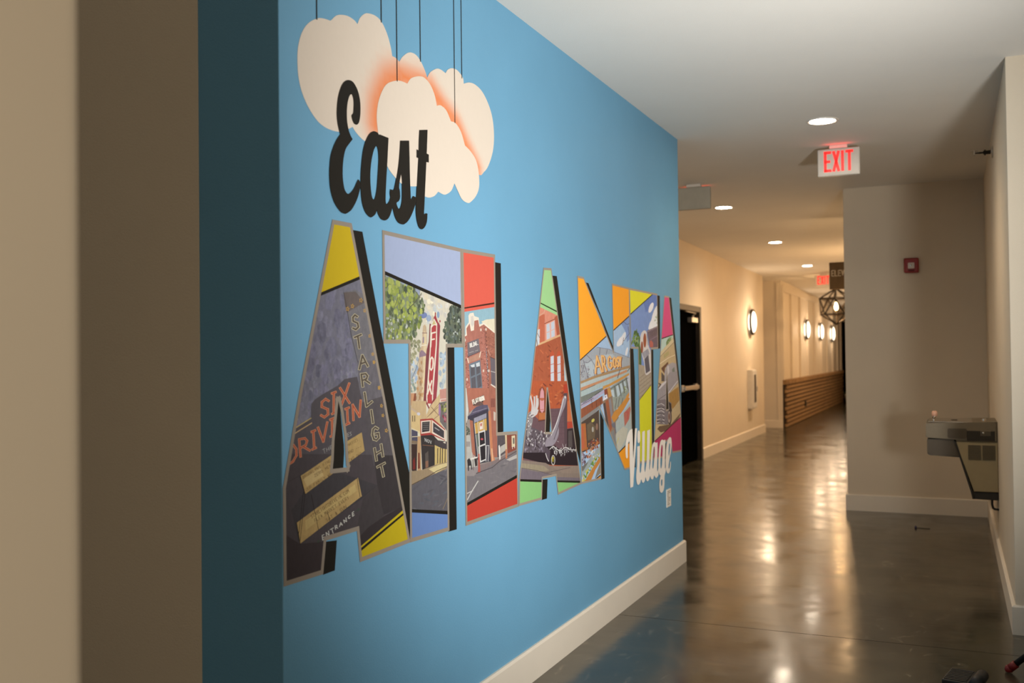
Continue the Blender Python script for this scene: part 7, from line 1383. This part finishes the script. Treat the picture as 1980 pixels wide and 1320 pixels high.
MURAL['script_village'] = dict(band=0, mask="", holes=[], items=[
("p",'lettering',(234, 228, 220),0.06,"25542,4665 25587,4669 25637,4672 25687,4673 25728,4675 25734,4608 25741,4529 25748,4444 25753,4359 25756,4270 25758,4175 25760,4085 25763,4010 25767,3956 25773,3915 25778,3883 25782,3853 25799,3917 25819,3993 25841,4074 25861,4156 25879,4243 25896,4336 25913,4425 25928,4500 25942,4558 25955,4602 25966,4639 25975,4672 26017,4669 26067,4666 26118,4662 26160,4659 26154,4635 26148,4609 26139,4574 26127,4524 26109,4454 26088,4369 26064,4276 26038,4179 26011,4079 25981,3972 25951,3865 25921,3762 25891,3663 25861,3565 25832,3472 25806,3386 25786,3303 25769,3223 25751,3154 25729,3106 25700,3084 25667,3084 25633,3093 25600,3099 25565,3093 25529,3084 25497,3084 25473,3109 25461,3165 25457,3245 25457,3336 25455,3427 25451,3515 25447,3607 25443,3704 25441,3811 25441,3942 25444,4091 25446,4229 25445,4327 25438,4373 25428,4384 25416,4376 25402,4369 25387,4366 25370,4356 25353,4341 25337,4317 25322,4285 25308,4244 25295,4198 25286,4151 25282,4097 25283,4037 25283,3982 25277,3942 25261,3922 25240,3916 25217,3918 25195,3922 25174,3925 25152,3932 25132,3945 25116,3967 25104,4003 25094,4050 25089,4101 25087,4150 25088,4196 25093,4243 25103,4290 25120,4336 25145,4383 25178,4430 25214,4475 25252,4515 25291,4549 25333,4579 25375,4605 25414,4626 25447,4642 25476,4652 25507,4659"),
("p",'lettering',(234, 228, 220),0.06,"26303,4590 26328,4585 26358,4578 26386,4567 26409,4552 26426,4534 26438,4512 26446,4487 26452,4460 26456,4427 26456,4389 26453,4353 26446,4322 26433,4297 26416,4277 26396,4261 26375,4248 26351,4240 26325,4235 26298,4235 26274,4237 26251,4244 26229,4253 26210,4267 26196,4283 26187,4304 26183,4328 26181,4355 26180,4383 26179,4412 26179,4443 26181,4473 26186,4500 26195,4523 26207,4544 26221,4561 26236,4575 26250,4584 26266,4589 26283,4591"),
("p",'lettering',(234, 228, 220),0.06,"26150,4154 26207,4153 26276,4152 26346,4152 26404,4151 26397,4054 26387,3937 26378,3818 26370,3716 26362,3630 26353,3554 26348,3490 26351,3441 26365,3411 26387,3395 26413,3391 26436,3392 26459,3409 26482,3440 26504,3465 26521,3462 26535,3414 26546,3336 26552,3256 26550,3201 26536,3182 26512,3184 26485,3192 26461,3192 26445,3178 26432,3158 26415,3138 26390,3121 26351,3106 26303,3092 26252,3082 26207,3081 26166,3088 26127,3103 26092,3124 26064,3151 26044,3187 26031,3232 26023,3279 26019,3323 26021,3361 26029,3398 26040,3435 26053,3475 26067,3512 26083,3548 26100,3594 26114,3664 26125,3771 26135,3905 26143,4041"),
("p",'lettering',(234, 228, 220),0.06,"26639,4521 26698,4526 26770,4531 26843,4537 26903,4541 26893,4437 26882,4314 26870,4185 26860,4067 26850,3957 26841,3850 26834,3752 26827,3669 26820,3603 26813,3551 26809,3509 26810,3470 26818,3433 26830,3402 26845,3377 26861,3364 26878,3372 26897,3397 26917,3418 26933,3416 26950,3378 26966,3317 26978,3254 26980,3210 26967,3195 26944,3197 26917,3202 26895,3200 26881,3185 26870,3166 26857,3145 26836,3127 26803,3110 26763,3095 26721,3083 26681,3079 26645,3085 26608,3097 26575,3116 26547,3142 26525,3175 26508,3216 26495,3261 26487,3307 26483,3356 26484,3408 26488,3459 26496,3504 26508,3539 26524,3567 26542,3597 26557,3637 26568,3683 26577,3733 26586,3799 26596,3891 26607,4030 26619,4202 26630,4377"),
("p",'lettering',(234, 228, 220),0.06,"27127,4519 27191,4522 27269,4526 27348,4531 27413,4534 27402,4421 27388,4287 27373,4148 27360,4022 27347,3908 27334,3800 27322,3701 27311,3619 27302,3555 27294,3508 27288,3470 27288,3438 27296,3411 27310,3391 27327,3378 27343,3371 27358,3378 27374,3396 27390,3410 27402,3405 27412,3371 27420,3317 27424,3260 27422,3219 27410,3202 27392,3197 27370,3195 27348,3187 27328,3169 27307,3147 27285,3124 27258,3106 27226,3092 27189,3081 27151,3074 27114,3073 27077,3079 27040,3090 27005,3107 26976,3130 26953,3160 26935,3198 26922,3238 26913,3278 26908,3318 26908,3359 26912,3400 26920,3438 26935,3470 26955,3497 26977,3528 26997,3571 27015,3620 27033,3675 27050,3746 27066,3846 27083,3994 27099,4178 27114,4365"),
("p",'lettering',(234, 228, 220),0.06,"27855,4133 27899,4127 27947,4116 27995,4104 28039,4097 28081,4095 28122,4098 28159,4102 28191,4105 28189,4050 28187,3985 28184,3916 28178,3844 28167,3768 28152,3686 28137,3606 28124,3535 28114,3474 28105,3419 28100,3370 28099,3329 28105,3295 28117,3267 28131,3248 28147,3240 28166,3253 28189,3283 28210,3310 28227,3315 28240,3287 28250,3239 28254,3186 28249,3145 28232,3121 28206,3106 28174,3094 28140,3085 28101,3074 28058,3065 28013,3061 27973,3062 27936,3074 27902,3093 27870,3113 27842,3130 27820,3142 27802,3153 27787,3160 27769,3159 27752,3146 27735,3125 27715,3102 27692,3085 27663,3075 27630,3069 27595,3067 27560,3070 27523,3079 27485,3094 27449,3113 27418,3138 27392,3171 27369,3210 27351,3251 27339,3290 27333,3326 27333,3362 27338,3397 27346,3432 27357,3464 27373,3494 27391,3527 27410,3568 27429,3621 27451,3683 27472,3746 27494,3805 27513,3859 27532,3912 27552,3961 27576,4003 27605,4036 27637,4064 27671,4086 27705,4104 27741,4118 27777,4127 27814,4132"),
("p",'hole',(234, 228, 220),0.05,"27812,4012 27832,4007 27853,3991 27871,3966 27882,3934 27883,3890 27878,3836 27868,3780 27857,3729 27843,3686 27826,3646 27807,3608 27790,3570 27773,3527 27757,3483 27740,3442 27723,3412 27704,3392 27684,3380 27665,3375 27648,3379 27632,3388 27617,3405 27605,3430 27601,3466 27605,3516 27617,3579 27632,3645 27649,3708 27668,3767 27690,3827 27712,3882 27734,3926 27754,3961 27773,3988 27793,4006"),
("p",'lettering',(234, 228, 220),0.06,"28693,4137 28734,4133 28771,4122 28808,4110 28848,4102 28897,4102 28951,4105 29004,4109 29048,4112 29046,4064 29045,4011 29042,3948 29035,3872 29022,3774 29004,3658 28986,3544 28973,3448 28965,3374 28959,3313 28957,3266 28962,3235 28978,3230 29002,3247 29027,3266 29044,3269 29053,3248 29058,3214 29056,3175 29045,3140 29019,3113 28980,3088 28941,3061 28912,3026 28899,2980 28895,2925 28892,2869 28885,2816 28872,2765 28857,2716 28838,2670 28812,2633 28778,2604 28737,2583 28693,2568 28651,2558 28612,2552 28572,2552 28533,2556 28496,2563 28459,2574 28421,2588 28388,2605 28360,2627 28341,2655 28327,2687 28318,2723 28313,2760 28314,2799 28320,2841 28330,2884 28345,2924 28365,2963 28391,3001 28419,3035 28444,3059 28470,3071 28499,3072 28519,3070 28522,3072 28499,3078 28457,3084 28410,3094 28370,3110 28337,3134 28308,3163 28281,3196 28261,3228 28246,3256 28236,3284 28231,3316 28229,3357 28232,3410 28240,3471 28251,3538 28264,3605 28280,3676 28299,3751 28321,3825 28348,3891 28379,3951 28415,4005 28454,4052 28496,4089 28543,4114 28594,4127 28645,4134"),
("p",'hole',(234, 228, 220),0.05,"28647,3992 28671,3986 28699,3967 28723,3938 28736,3899 28734,3847 28723,3783 28707,3714 28691,3647 28679,3582 28665,3514 28650,3451 28632,3398 28609,3355 28583,3319 28556,3293 28533,3282 28510,3286 28488,3303 28470,3332 28460,3374 28459,3435 28466,3512 28477,3594 28490,3667 28505,3731 28524,3792 28544,3847 28564,3893 28584,3931 28604,3962 28625,3983"),
("p",'hole',(234, 228, 220),0.05,"28594,2957 28612,2952 28630,2942 28645,2927 28653,2908 28654,2880 28647,2844 28637,2809 28624,2784 28607,2769 28586,2762 28564,2759 28545,2762 28528,2770 28513,2784 28501,2802 28494,2821 28492,2846 28496,2875 28503,2903 28514,2924 28530,2940 28552,2950 28574,2956"),
("p",'lettering',(234, 228, 220),0.06,"29577,4140 29627,4135 29672,4121 29710,4100 29740,4072 29760,4036 29772,3991 29776,3942 29772,3894 29759,3848 29738,3802 29711,3755 29678,3705 29638,3650 29590,3591 29542,3534 29501,3481 29468,3435 29438,3392 29414,3353 29394,3318 29379,3286 29367,3257 29362,3232 29364,3213 29376,3197 29397,3185 29421,3179 29444,3182 29467,3198 29491,3224 29514,3254 29532,3282 29544,3307 29551,3333 29556,3357 29562,3377 29580,3377 29603,3378 29626,3379 29644,3379 29639,3342 29635,3297 29626,3250 29610,3208 29585,3168 29552,3129 29516,3095 29479,3070 29444,3054 29407,3047 29369,3045 29331,3047 29290,3052 29248,3061 29208,3074 29171,3093 29139,3119 29110,3151 29085,3186 29065,3224 29053,3262 29046,3303 29043,3348 29043,3398 29045,3456 29050,3521 29059,3588 29072,3653 29087,3718 29106,3783 29128,3846 29157,3904 29192,3957 29233,4006 29278,4050 29328,4084 29387,4110 29453,4128 29519,4138"),
("p",'hole',(234, 228, 220),0.05,"29543,3957 29558,3949 29573,3935 29585,3915 29589,3888 29582,3852 29569,3808 29551,3761 29530,3718 29505,3675 29476,3631 29447,3594 29424,3576 29409,3580 29397,3602 29390,3633 29388,3666 29391,3705 29399,3752 29409,3798 29421,3837 29435,3867 29451,3892 29468,3913 29484,3930 29499,3944 29514,3954 29529,3959"),
])
MURAL['cloud_left'] = dict(band=0, mask="", holes=[], items=[
("p",'cloud',(240, 226, 210),0,"11285,11472 11329,11491 11368,11504 11406,11514 11445,11522 11489,11529 11536,11535 11580,11539 11617,11543 11646,11568 11680,11599 11716,11630 11751,11656 11783,11675 11815,11690 11848,11702 11885,11714 11928,11726 11975,11737 12022,11745 12068,11751 12112,11752 12155,11750 12196,11746 12231,11741 12258,11734 12280,11726 12299,11716 12315,11709 12326,11731 12339,11757 12354,11785 12374,11813 12400,11840 12431,11869 12464,11896 12496,11918 12525,11935 12553,11948 12583,11959 12620,11968 12665,11978 12716,11986 12769,11992 12820,11993 12866,11990 12912,11983 12955,11971 12998,11952 13039,11926 13079,11893 13117,11856 13152,11818 13182,11778 13209,11736 13233,11693 13254,11652 13271,11611 13285,11571 13295,11534 13305,11502 13331,11503 13362,11504 13394,11504 13424,11501 13451,11495 13477,11487 13501,11478 13521,11471 13553,11350 13596,11207 13626,11052 13621,10895 13568,10725 13483,10544 13382,10377 13282,10252 13178,10181 13066,10148 12957,10132 12863,10112 12785,10084 12719,10060 12661,10039 12611,10021 12572,10006 12543,9994 12517,9986 12488,9983 12453,9987 12416,9996 12379,10009 12344,10021 12312,10034 12281,10048 12252,10063 12227,10076 12206,10090 12187,10104 12171,10117 12158,10128 12101,10100 12033,10067 11965,10035 11904,10010 11856,9994 11814,9984 11772,9977 11725,9973 11669,9969 11607,9968 11545,9969 11486,9974 11432,9982 11379,9993 11328,10008 11277,10029 11224,10058 11171,10092 11120,10130 11074,10169 11033,10207 10997,10248 10964,10289 10936,10331 10911,10373 10891,10415 10874,10459 10859,10505 10848,10555 10839,10607 10834,10661 10831,10715 10830,10769 10831,10825 10836,10881 10845,10936 10860,10991 10878,11047 10901,11102 10927,11153 10957,11201 10990,11247 11028,11290 11070,11331 11119,11371 11176,11409 11233,11444"),
("l",'glow',(246, 146, 92),0,0.1097,1.00,"13627,11241 13190,11045 13030,10866 12871,10607 12826,10323"),
])
MURAL['cloud_small'] = dict(band=0, mask="", holes=[], items=[
("p",'cloud',(240, 226, 210),0,"13521,11471 13543,11496 13569,11526 13598,11557 13634,11588 13678,11620 13728,11653 13781,11684 13833,11707 13884,11723 13936,11732 13987,11736 14035,11734 14082,11727 14126,11713 14169,11695 14210,11673 14251,11646 14290,11614 14326,11580 14358,11549 14383,11521 14403,11494 14419,11470 14434,11449 14464,11404 14506,11354 14529,11295 14503,11225 14403,11132 14254,11023 14094,10923 13960,10858 13856,10827 13763,10818 13684,10839 13621,10895 13578,11008 13553,11168 13537,11335"),
("l",'glow',(246, 146, 92),0,0.0746,1.00,"13517,11241 13853,11270 14505,11346"),
])
MURAL['cloud_right'] = dict(band=0, mask="", holes=[], items=[
("p",'cloud',(240, 226, 210),0,"14434,11449 14454,11474 14477,11504 14505,11536 14541,11567 14589,11599 14648,11632 14708,11662 14762,11686 14805,11700 14844,11708 14882,11711 14921,11713 14966,11712 15013,11707 15058,11701 15096,11697 15113,11715 15132,11738 15155,11761 15183,11782 15218,11802 15260,11822 15305,11839 15351,11852 15399,11861 15451,11867 15503,11869 15555,11865 15610,11853 15669,11835 15722,11813 15761,11790 15782,11765 15790,11736 15791,11708 15794,11685 15839,11703 15892,11724 15950,11745 16009,11762 16069,11774 16132,11783 16197,11788 16264,11787 16337,11780 16413,11769 16489,11752 16562,11727 16633,11693 16702,11651 16768,11604 16827,11553 16880,11501 16927,11446 16968,11386 17002,11319 17029,11243 17049,11160 17061,11074 17065,10989 17061,10908 17050,10827 17030,10747 17001,10668 16959,10586 16907,10502 16850,10424 16796,10358 16748,10308 16700,10269 16651,10236 16600,10206 16554,10173 16511,10140 16455,10118 16372,10118 16253,10144 16111,10189 15955,10247 15797,10313 15632,10390 15459,10478 15287,10570 15125,10659 14966,10742 14807,10822 14666,10905 14560,10997 14497,11106 14467,11229 14451,11349"),
("l",'glow',(246, 146, 92),0,0.0760,1.00,"14535,11293 14940,11084 15464,10888 15837,10547 16299,10205"),
])
MURAL['cloud_front'] = dict(band=0, mask="", holes=[], items=[
("p",'cloud',(240, 226, 210),0,"13406,11133 13454,11149 13493,11158 13530,11164 13571,11169 13619,11173 13672,11175 13723,11175 13766,11176 13788,11201 13813,11231 13844,11263 13882,11292 13933,11319 13993,11345 14056,11368 14116,11388 14170,11403 14222,11414 14273,11421 14325,11421 14379,11413 14434,11398 14487,11378 14536,11354 14580,11324 14621,11288 14657,11249 14688,11209 14713,11167 14732,11122 14747,11079 14760,11043 14791,11053 14826,11066 14866,11078 14907,11083 14954,11080 15005,11073 15056,11060 15101,11043 15140,11019 15175,10988 15205,10957 15230,10932 15248,10915 15260,10903 15268,10893 15276,10885 15316,10888 15363,10894 15414,10895 15464,10888 15515,10869 15568,10843 15620,10809 15668,10771 15710,10722 15750,10664 15786,10607 15817,10559 15867,10545 15927,10530 15990,10512 16050,10490 16108,10465 16166,10436 16220,10404 16266,10365 16303,10319 16332,10267 16355,10211 16372,10151 16385,10087 16391,10018 16391,9949 16381,9887 16360,9834 16330,9787 16292,9744 16250,9702 16199,9660 16139,9619 16080,9584 16028,9556 15988,9537 15955,9526 15923,9521 15884,9519 15835,9521 15780,9526 15725,9537 15674,9554 15628,9581 15584,9617 15542,9655 15505,9689 15470,9719 15438,9748 15409,9774 15385,9797 15361,9764 15333,9726 15302,9687 15268,9653 15229,9626 15185,9602 15141,9582 15101,9566 15067,9553 15037,9545 15006,9539 14970,9537 14924,9539 14872,9545 14821,9552 14779,9558 14752,9538 14721,9514 14687,9490 14651,9469 14614,9452 14573,9438 14533,9426 14496,9416 14463,9410 14432,9406 14403,9404 14374,9405 14343,9405 14313,9406 14283,9412 14254,9426 14223,9452 14192,9488 14163,9526 14138,9556 14101,9549 14057,9540 14010,9531 13962,9523 13914,9515 13865,9508 13814,9502 13762,9498 13707,9496 13651,9495 13595,9498 13539,9506 13484,9520 13430,9538 13376,9560 13323,9585 13270,9610 13217,9637 13165,9671 13113,9717 13060,9779 13004,9853 12953,9933 12912,10012 12881,10092 12859,10176 12843,10256 12831,10324 12824,10375 12822,10415 12824,10450 12829,10488 12835,10531 12844,10574 12856,10618 12872,10663 12893,10710 12918,10758 12947,10807 12978,10853 13012,10897 13048,10940 13089,10980 13137,11017 13199,11052 13271,11083 13343,11111"),
])
MURAL['cloud_strings'] = dict(band=0, mask="", holes=[], items=[
("p",'string',(46, 44, 40),0,"11268,11453 11292,11453 11292,13690 11268,13690"),
("p",'string',(46, 44, 40),0,"12970,11939 12994,11939 12994,13690 12970,13690"),
("p",'string',(46, 44, 40),0,"13432,11131 13456,11131 13456,13690 13432,13690"),
("p",'string',(46, 44, 40),0,"14192,11657 14216,11657 14216,13690 14192,13690"),
("p",'string',(46, 44, 40),0,"15418,10887 15442,10887 15442,13690 15418,13690"),
("p",'string',(46, 44, 40),0,"15707,11763 15731,11763 15731,13690 15707,13690"),
])

# ---------------------------------------------------------------- the painted mural: outlines in metres on the wall plane
def upk(s): return [Vector((int(a)/5000, int(b)/5000)) for a, b in (q.split(',') for q in s.split())]
def area(p): return sum(a.x*b.y-b.x*a.y for a, b in zip(p, p[1:]+p[:1]))/2
def ccw(p): return p if area(p) > 0 else list(reversed(p))
def stroke(pts, w, k=1.0):
    out = []; pts = [Vector((p.x*k, p.y)) for p in pts]
    for i in range(len(pts)-1):
        a, b = pts[i], pts[i+1]; d = b-a
        if d.length < 1e-5: continue
        d.normalize(); n = Vector((-d.y, d.x))*w/2; e = d*w*0.42; out.append([Vector((q.x/k, q.y)) for q in (a-e-n, b+e-n, b+e+n, a-e+n)])
    return out
def inside(p, poly):
    r = False; j = len(poly)-1
    for i in range(len(poly)):
        a, b = poly[i], poly[j]
        if (a.y > p.y) != (b.y > p.y) and p.x < (b.x-a.x)*(p.y-a.y)/(b.y-a.y)+a.x: r = not r
        j = i
    return r
def arrange(faces_in):
    """faces_in: list of (key, polygon) in painting order -> triangles with the list of polygons covering each"""
    vs_, fs = [], []
    for _, p in faces_in:
        p = ccw(p); base = len(vs_); vs_ += p; fs.append(list(range(base, base+len(p))))
    ov, oe, of, a_, b_, src = delaunay_2d_cdt(vs_, [], fs, 0, 1e-5, True)
    return ov, of, src
TONE = 1.0
def paint_mesh(name, tris, off, parent, colf=None, matl=None):
    """tris: list of (three 2-D points, colour, amplitude)"""
    idx = {}; V = []; F = []
    for pts, c, a in tris:
        f = []
        for p in pts:
            k = (round(p.x, 5), round(p.y, 5))
            if k not in idx: idx[k] = len(V); V.append((XM+off, p.x, p.y))
            f.append(idx[k])
        if len(set(f)) == 3: F.append((f, c, a))
    me = bpy.data.meshes.new(name); me.from_pydata(V, [], [f for f, _, _ in F])
    at = me.color_attributes.new('paint', 'FLOAT_COLOR', 'CORNER'); i = 0
    for (f, c, a), pl in zip(F, me.polygons):
        for li in pl.loop_indices:
            cc = colf(me.vertices[me.loops[li].vertex_index].co) if colf else rgb(c)
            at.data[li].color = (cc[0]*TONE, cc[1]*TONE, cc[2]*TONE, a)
    me.materials.append(matl or M['paint']); me.update()
    for p in me.polygons:
        if p.normal.x < 0: p.flip()
    return link(bpy.data.objects.new(name, me), parent)

mural = thing('mural', 'painted mural of clouds and picture-filled letters on the blue wall', 'mural', (0, 0, 0))
# clouds, back to front
TONE = 0.80      # scales this batch of paints; the light along the wall is put into the colour
glow_cream = rgb((240, 226, 210))
for i, nm in enumerate(('cloud_left', 'cloud_small', 'cloud_right', 'cloud_front')):
    items = MURAL[nm]['items']; base = upk(items[0][4]); glows = [(it[4], upk(it[6]), rgb(it[2])) for it in items[1:]]
    xs = [p.x for p in base]; zs = [p.y for p in base]; faces_ = [('c', base)]; st = 0.03
    y = min(xs)
    pts = []
    while y < max(xs):
        z = min(zs)
        while z < max(zs):
            p = Vector((y, z))
            if inside(p, base): pts.append(p)
            z += st
        y += st
    n0 = len(base); vs_ = ccw(base)+(pts if glows else [])
    ov, oe, of, a_, b_, src = delaunay_2d_cdt(vs_, [], [list(range(n0))], 0, 1e-5, True)
    tris = [([ov[k] for k in f], (240, 226, 210), 0.02) for f, s in zip(of, src) if s]
    def colf(co, glows=glows):
        c = glow_cream; p = Vector((co.y, co.z))
        for rad, pl, gc in glows:
            dmin = 9
            for a, b in zip(pl, pl[1:]):
                ab = b-a; t_ = max(0, min(1, (p-a).dot(ab)/max(ab.length_squared, 1e-9))); dmin = min(dmin, (p-a-ab*t_).length)
            k = max(0, 1-dmin/rad); k = k*k*(3-2*k)
            c = tuple(c[j]*(1-k)+gc[j]*k for j in range(3))
        return c
    paint_mesh('cloud', tris, 0.0006+0.0002*i, mural, colf)
for it in MURAL['cloud_strings']['items']:
    p = upk(it[4]); paint_mesh('cloud_string', [([p[0], p[1], p[2]], it[2], 0), ([p[0], p[2], p[3]], it[2], 0)], 0.0016, mural)
for nm, off in (('script_east', 0.0020), ('script_village', 0.0024)):
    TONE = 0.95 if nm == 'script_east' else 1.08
    its = MURAL[nm]['items']; k = 0
    while k < len(its):
        body_ = upk(its[k][4]); holes_ = []; col_ = its[k][2]; k += 1
        while k < len(its) and its[k][1] == 'hole': holes_.append(upk(its[k][4])); k += 1
        off += 0.00012; ov, of, src = arrange([('b', body_)]+[('h', h) for h in holes_])
        paint_mesh('script_letter', [([ov[q] for q in f], col_, 0.05) for f, s in zip(of, src) if s and max(s) == 0], off, mural)
def expand(items, rnd):
    out = []
    for it in items:
        if it[0] == 'p': out.append((it[1], it[2], it[3], upk(it[4])))
        elif it[0] == 'l':
            for q in stroke(upk(it[6]), it[4], it[5]): out.append((it[1], it[2], it[3], q))
        else:
            _, tg, cols, amp, n, rx, ry, seed, poly = it; poly = upk(poly); rr = random.Random(seed); xs = [p.x for p in poly]; zs = [p.y for p in poly]; c_ = 0; guard = 0
            while c_ < n and guard < n*20:
                guard += 1; p = Vector((rr.uniform(min(xs), max(xs)), rr.uniform(min(zs), max(zs))))
                if not inside(p, poly): continue
                c_ += 1; s = rr.uniform(0.5, 1.2); an = rr.uniform(-0.5, 0.5); col_ = rr.choice(cols); j = rr.uniform(0.92, 1.08); col_ = tuple(min(255, v*j) for v in col_)
                q = []
                for k in range(6):
                    a = k*math.pi/3+rr.uniform(-0.25, 0.25); u, v = rx*s*math.cos(a), ry*s*math.sin(a); q.append(p+Vector((u*math.cos(an)-v*math.sin(an), u*math.sin(an)+v*math.cos(an))))
                out.append((tg, col_, amp, q))
    return out
NAMES = ['A_six', 'T_theatre', 'L_corner', 'A_brick', 'N_diner', 'T_carwash', 'A_truck']
LAB = {'A_six': 'leftmost large letter A filled with a night drive-in marquee', 'T_theatre': 'letter T filled with a red theatre blade sign and street', 'L_corner': 'letter L filled with a brick corner shop',
       'A_brick': 'letter A with green ends and a brick building', 'N_diner': 'letter N with orange ends and a diner front', 'T_carwash': 'letter T with yellow ends and a sky', 'A_truck': 'last letter A with magenta ends and an old truck'}
for li, nm in enumerate(NAMES):
    TONE = (0.78, 0.74, 0.76, 0.84, 0.98, 1.06, 1.1)[li]; d = MURAL[nm]; mask = ccw(upk(d['mask'])); holes_ = [upk(h) for h in d['holes']]  # paint gets brighter letter by letter, light level put into the colour
    its = expand(d['items'], None)
    band = []
    for loop in [mask]+holes_:
        for a, b in zip(loop, loop[1:]+loop[:1]): band += stroke([a, b], d['band']*2)
    allf = [('mask', (0, 0, 0), 0, mask)]+its+[('outline', (160, 149, 136), 0.05, q) for q in band]+[('hole', (0, 0, 0), 0, h) for h in holes_]
    ov, of, src = arrange([(i, f[3]) for i, f in enumerate(allf)])
    hs = {i for i, f in enumerate(allf) if f[0] == 'hole'}; groups = {}
    for f, s in zip(of, src):
        if not s or 0 not in s or any(q in hs for q in s): continue
        top = max(s)
        if top == 0: continue
        tg, col_, amp, _ = allf[top]
        if tg == 'picture':
            g_ = sum(col_)/3; col_ = tuple(g_+(v-g_)*0.80 for v in col_)
        groups.setdefault((tg, top if tg in ('color_panel', 'black_stripe') else 0), []).append(([ov[q] for q in f], col_, amp))
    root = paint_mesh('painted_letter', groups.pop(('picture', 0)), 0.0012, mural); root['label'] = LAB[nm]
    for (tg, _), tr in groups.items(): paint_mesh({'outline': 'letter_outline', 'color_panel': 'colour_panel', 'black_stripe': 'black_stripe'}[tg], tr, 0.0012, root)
    for it in MURAL[nm+'_shadow']['items']:
        ov, of, src = arrange([(0, upk(it[4]))])
        paint_mesh('drop_shadow', [([ov[q] for q in f], (32, 29, 24), 0.04) for f, s in zip(of, src) if s], 0.0008, root)
bpy.context.view_layer.update()
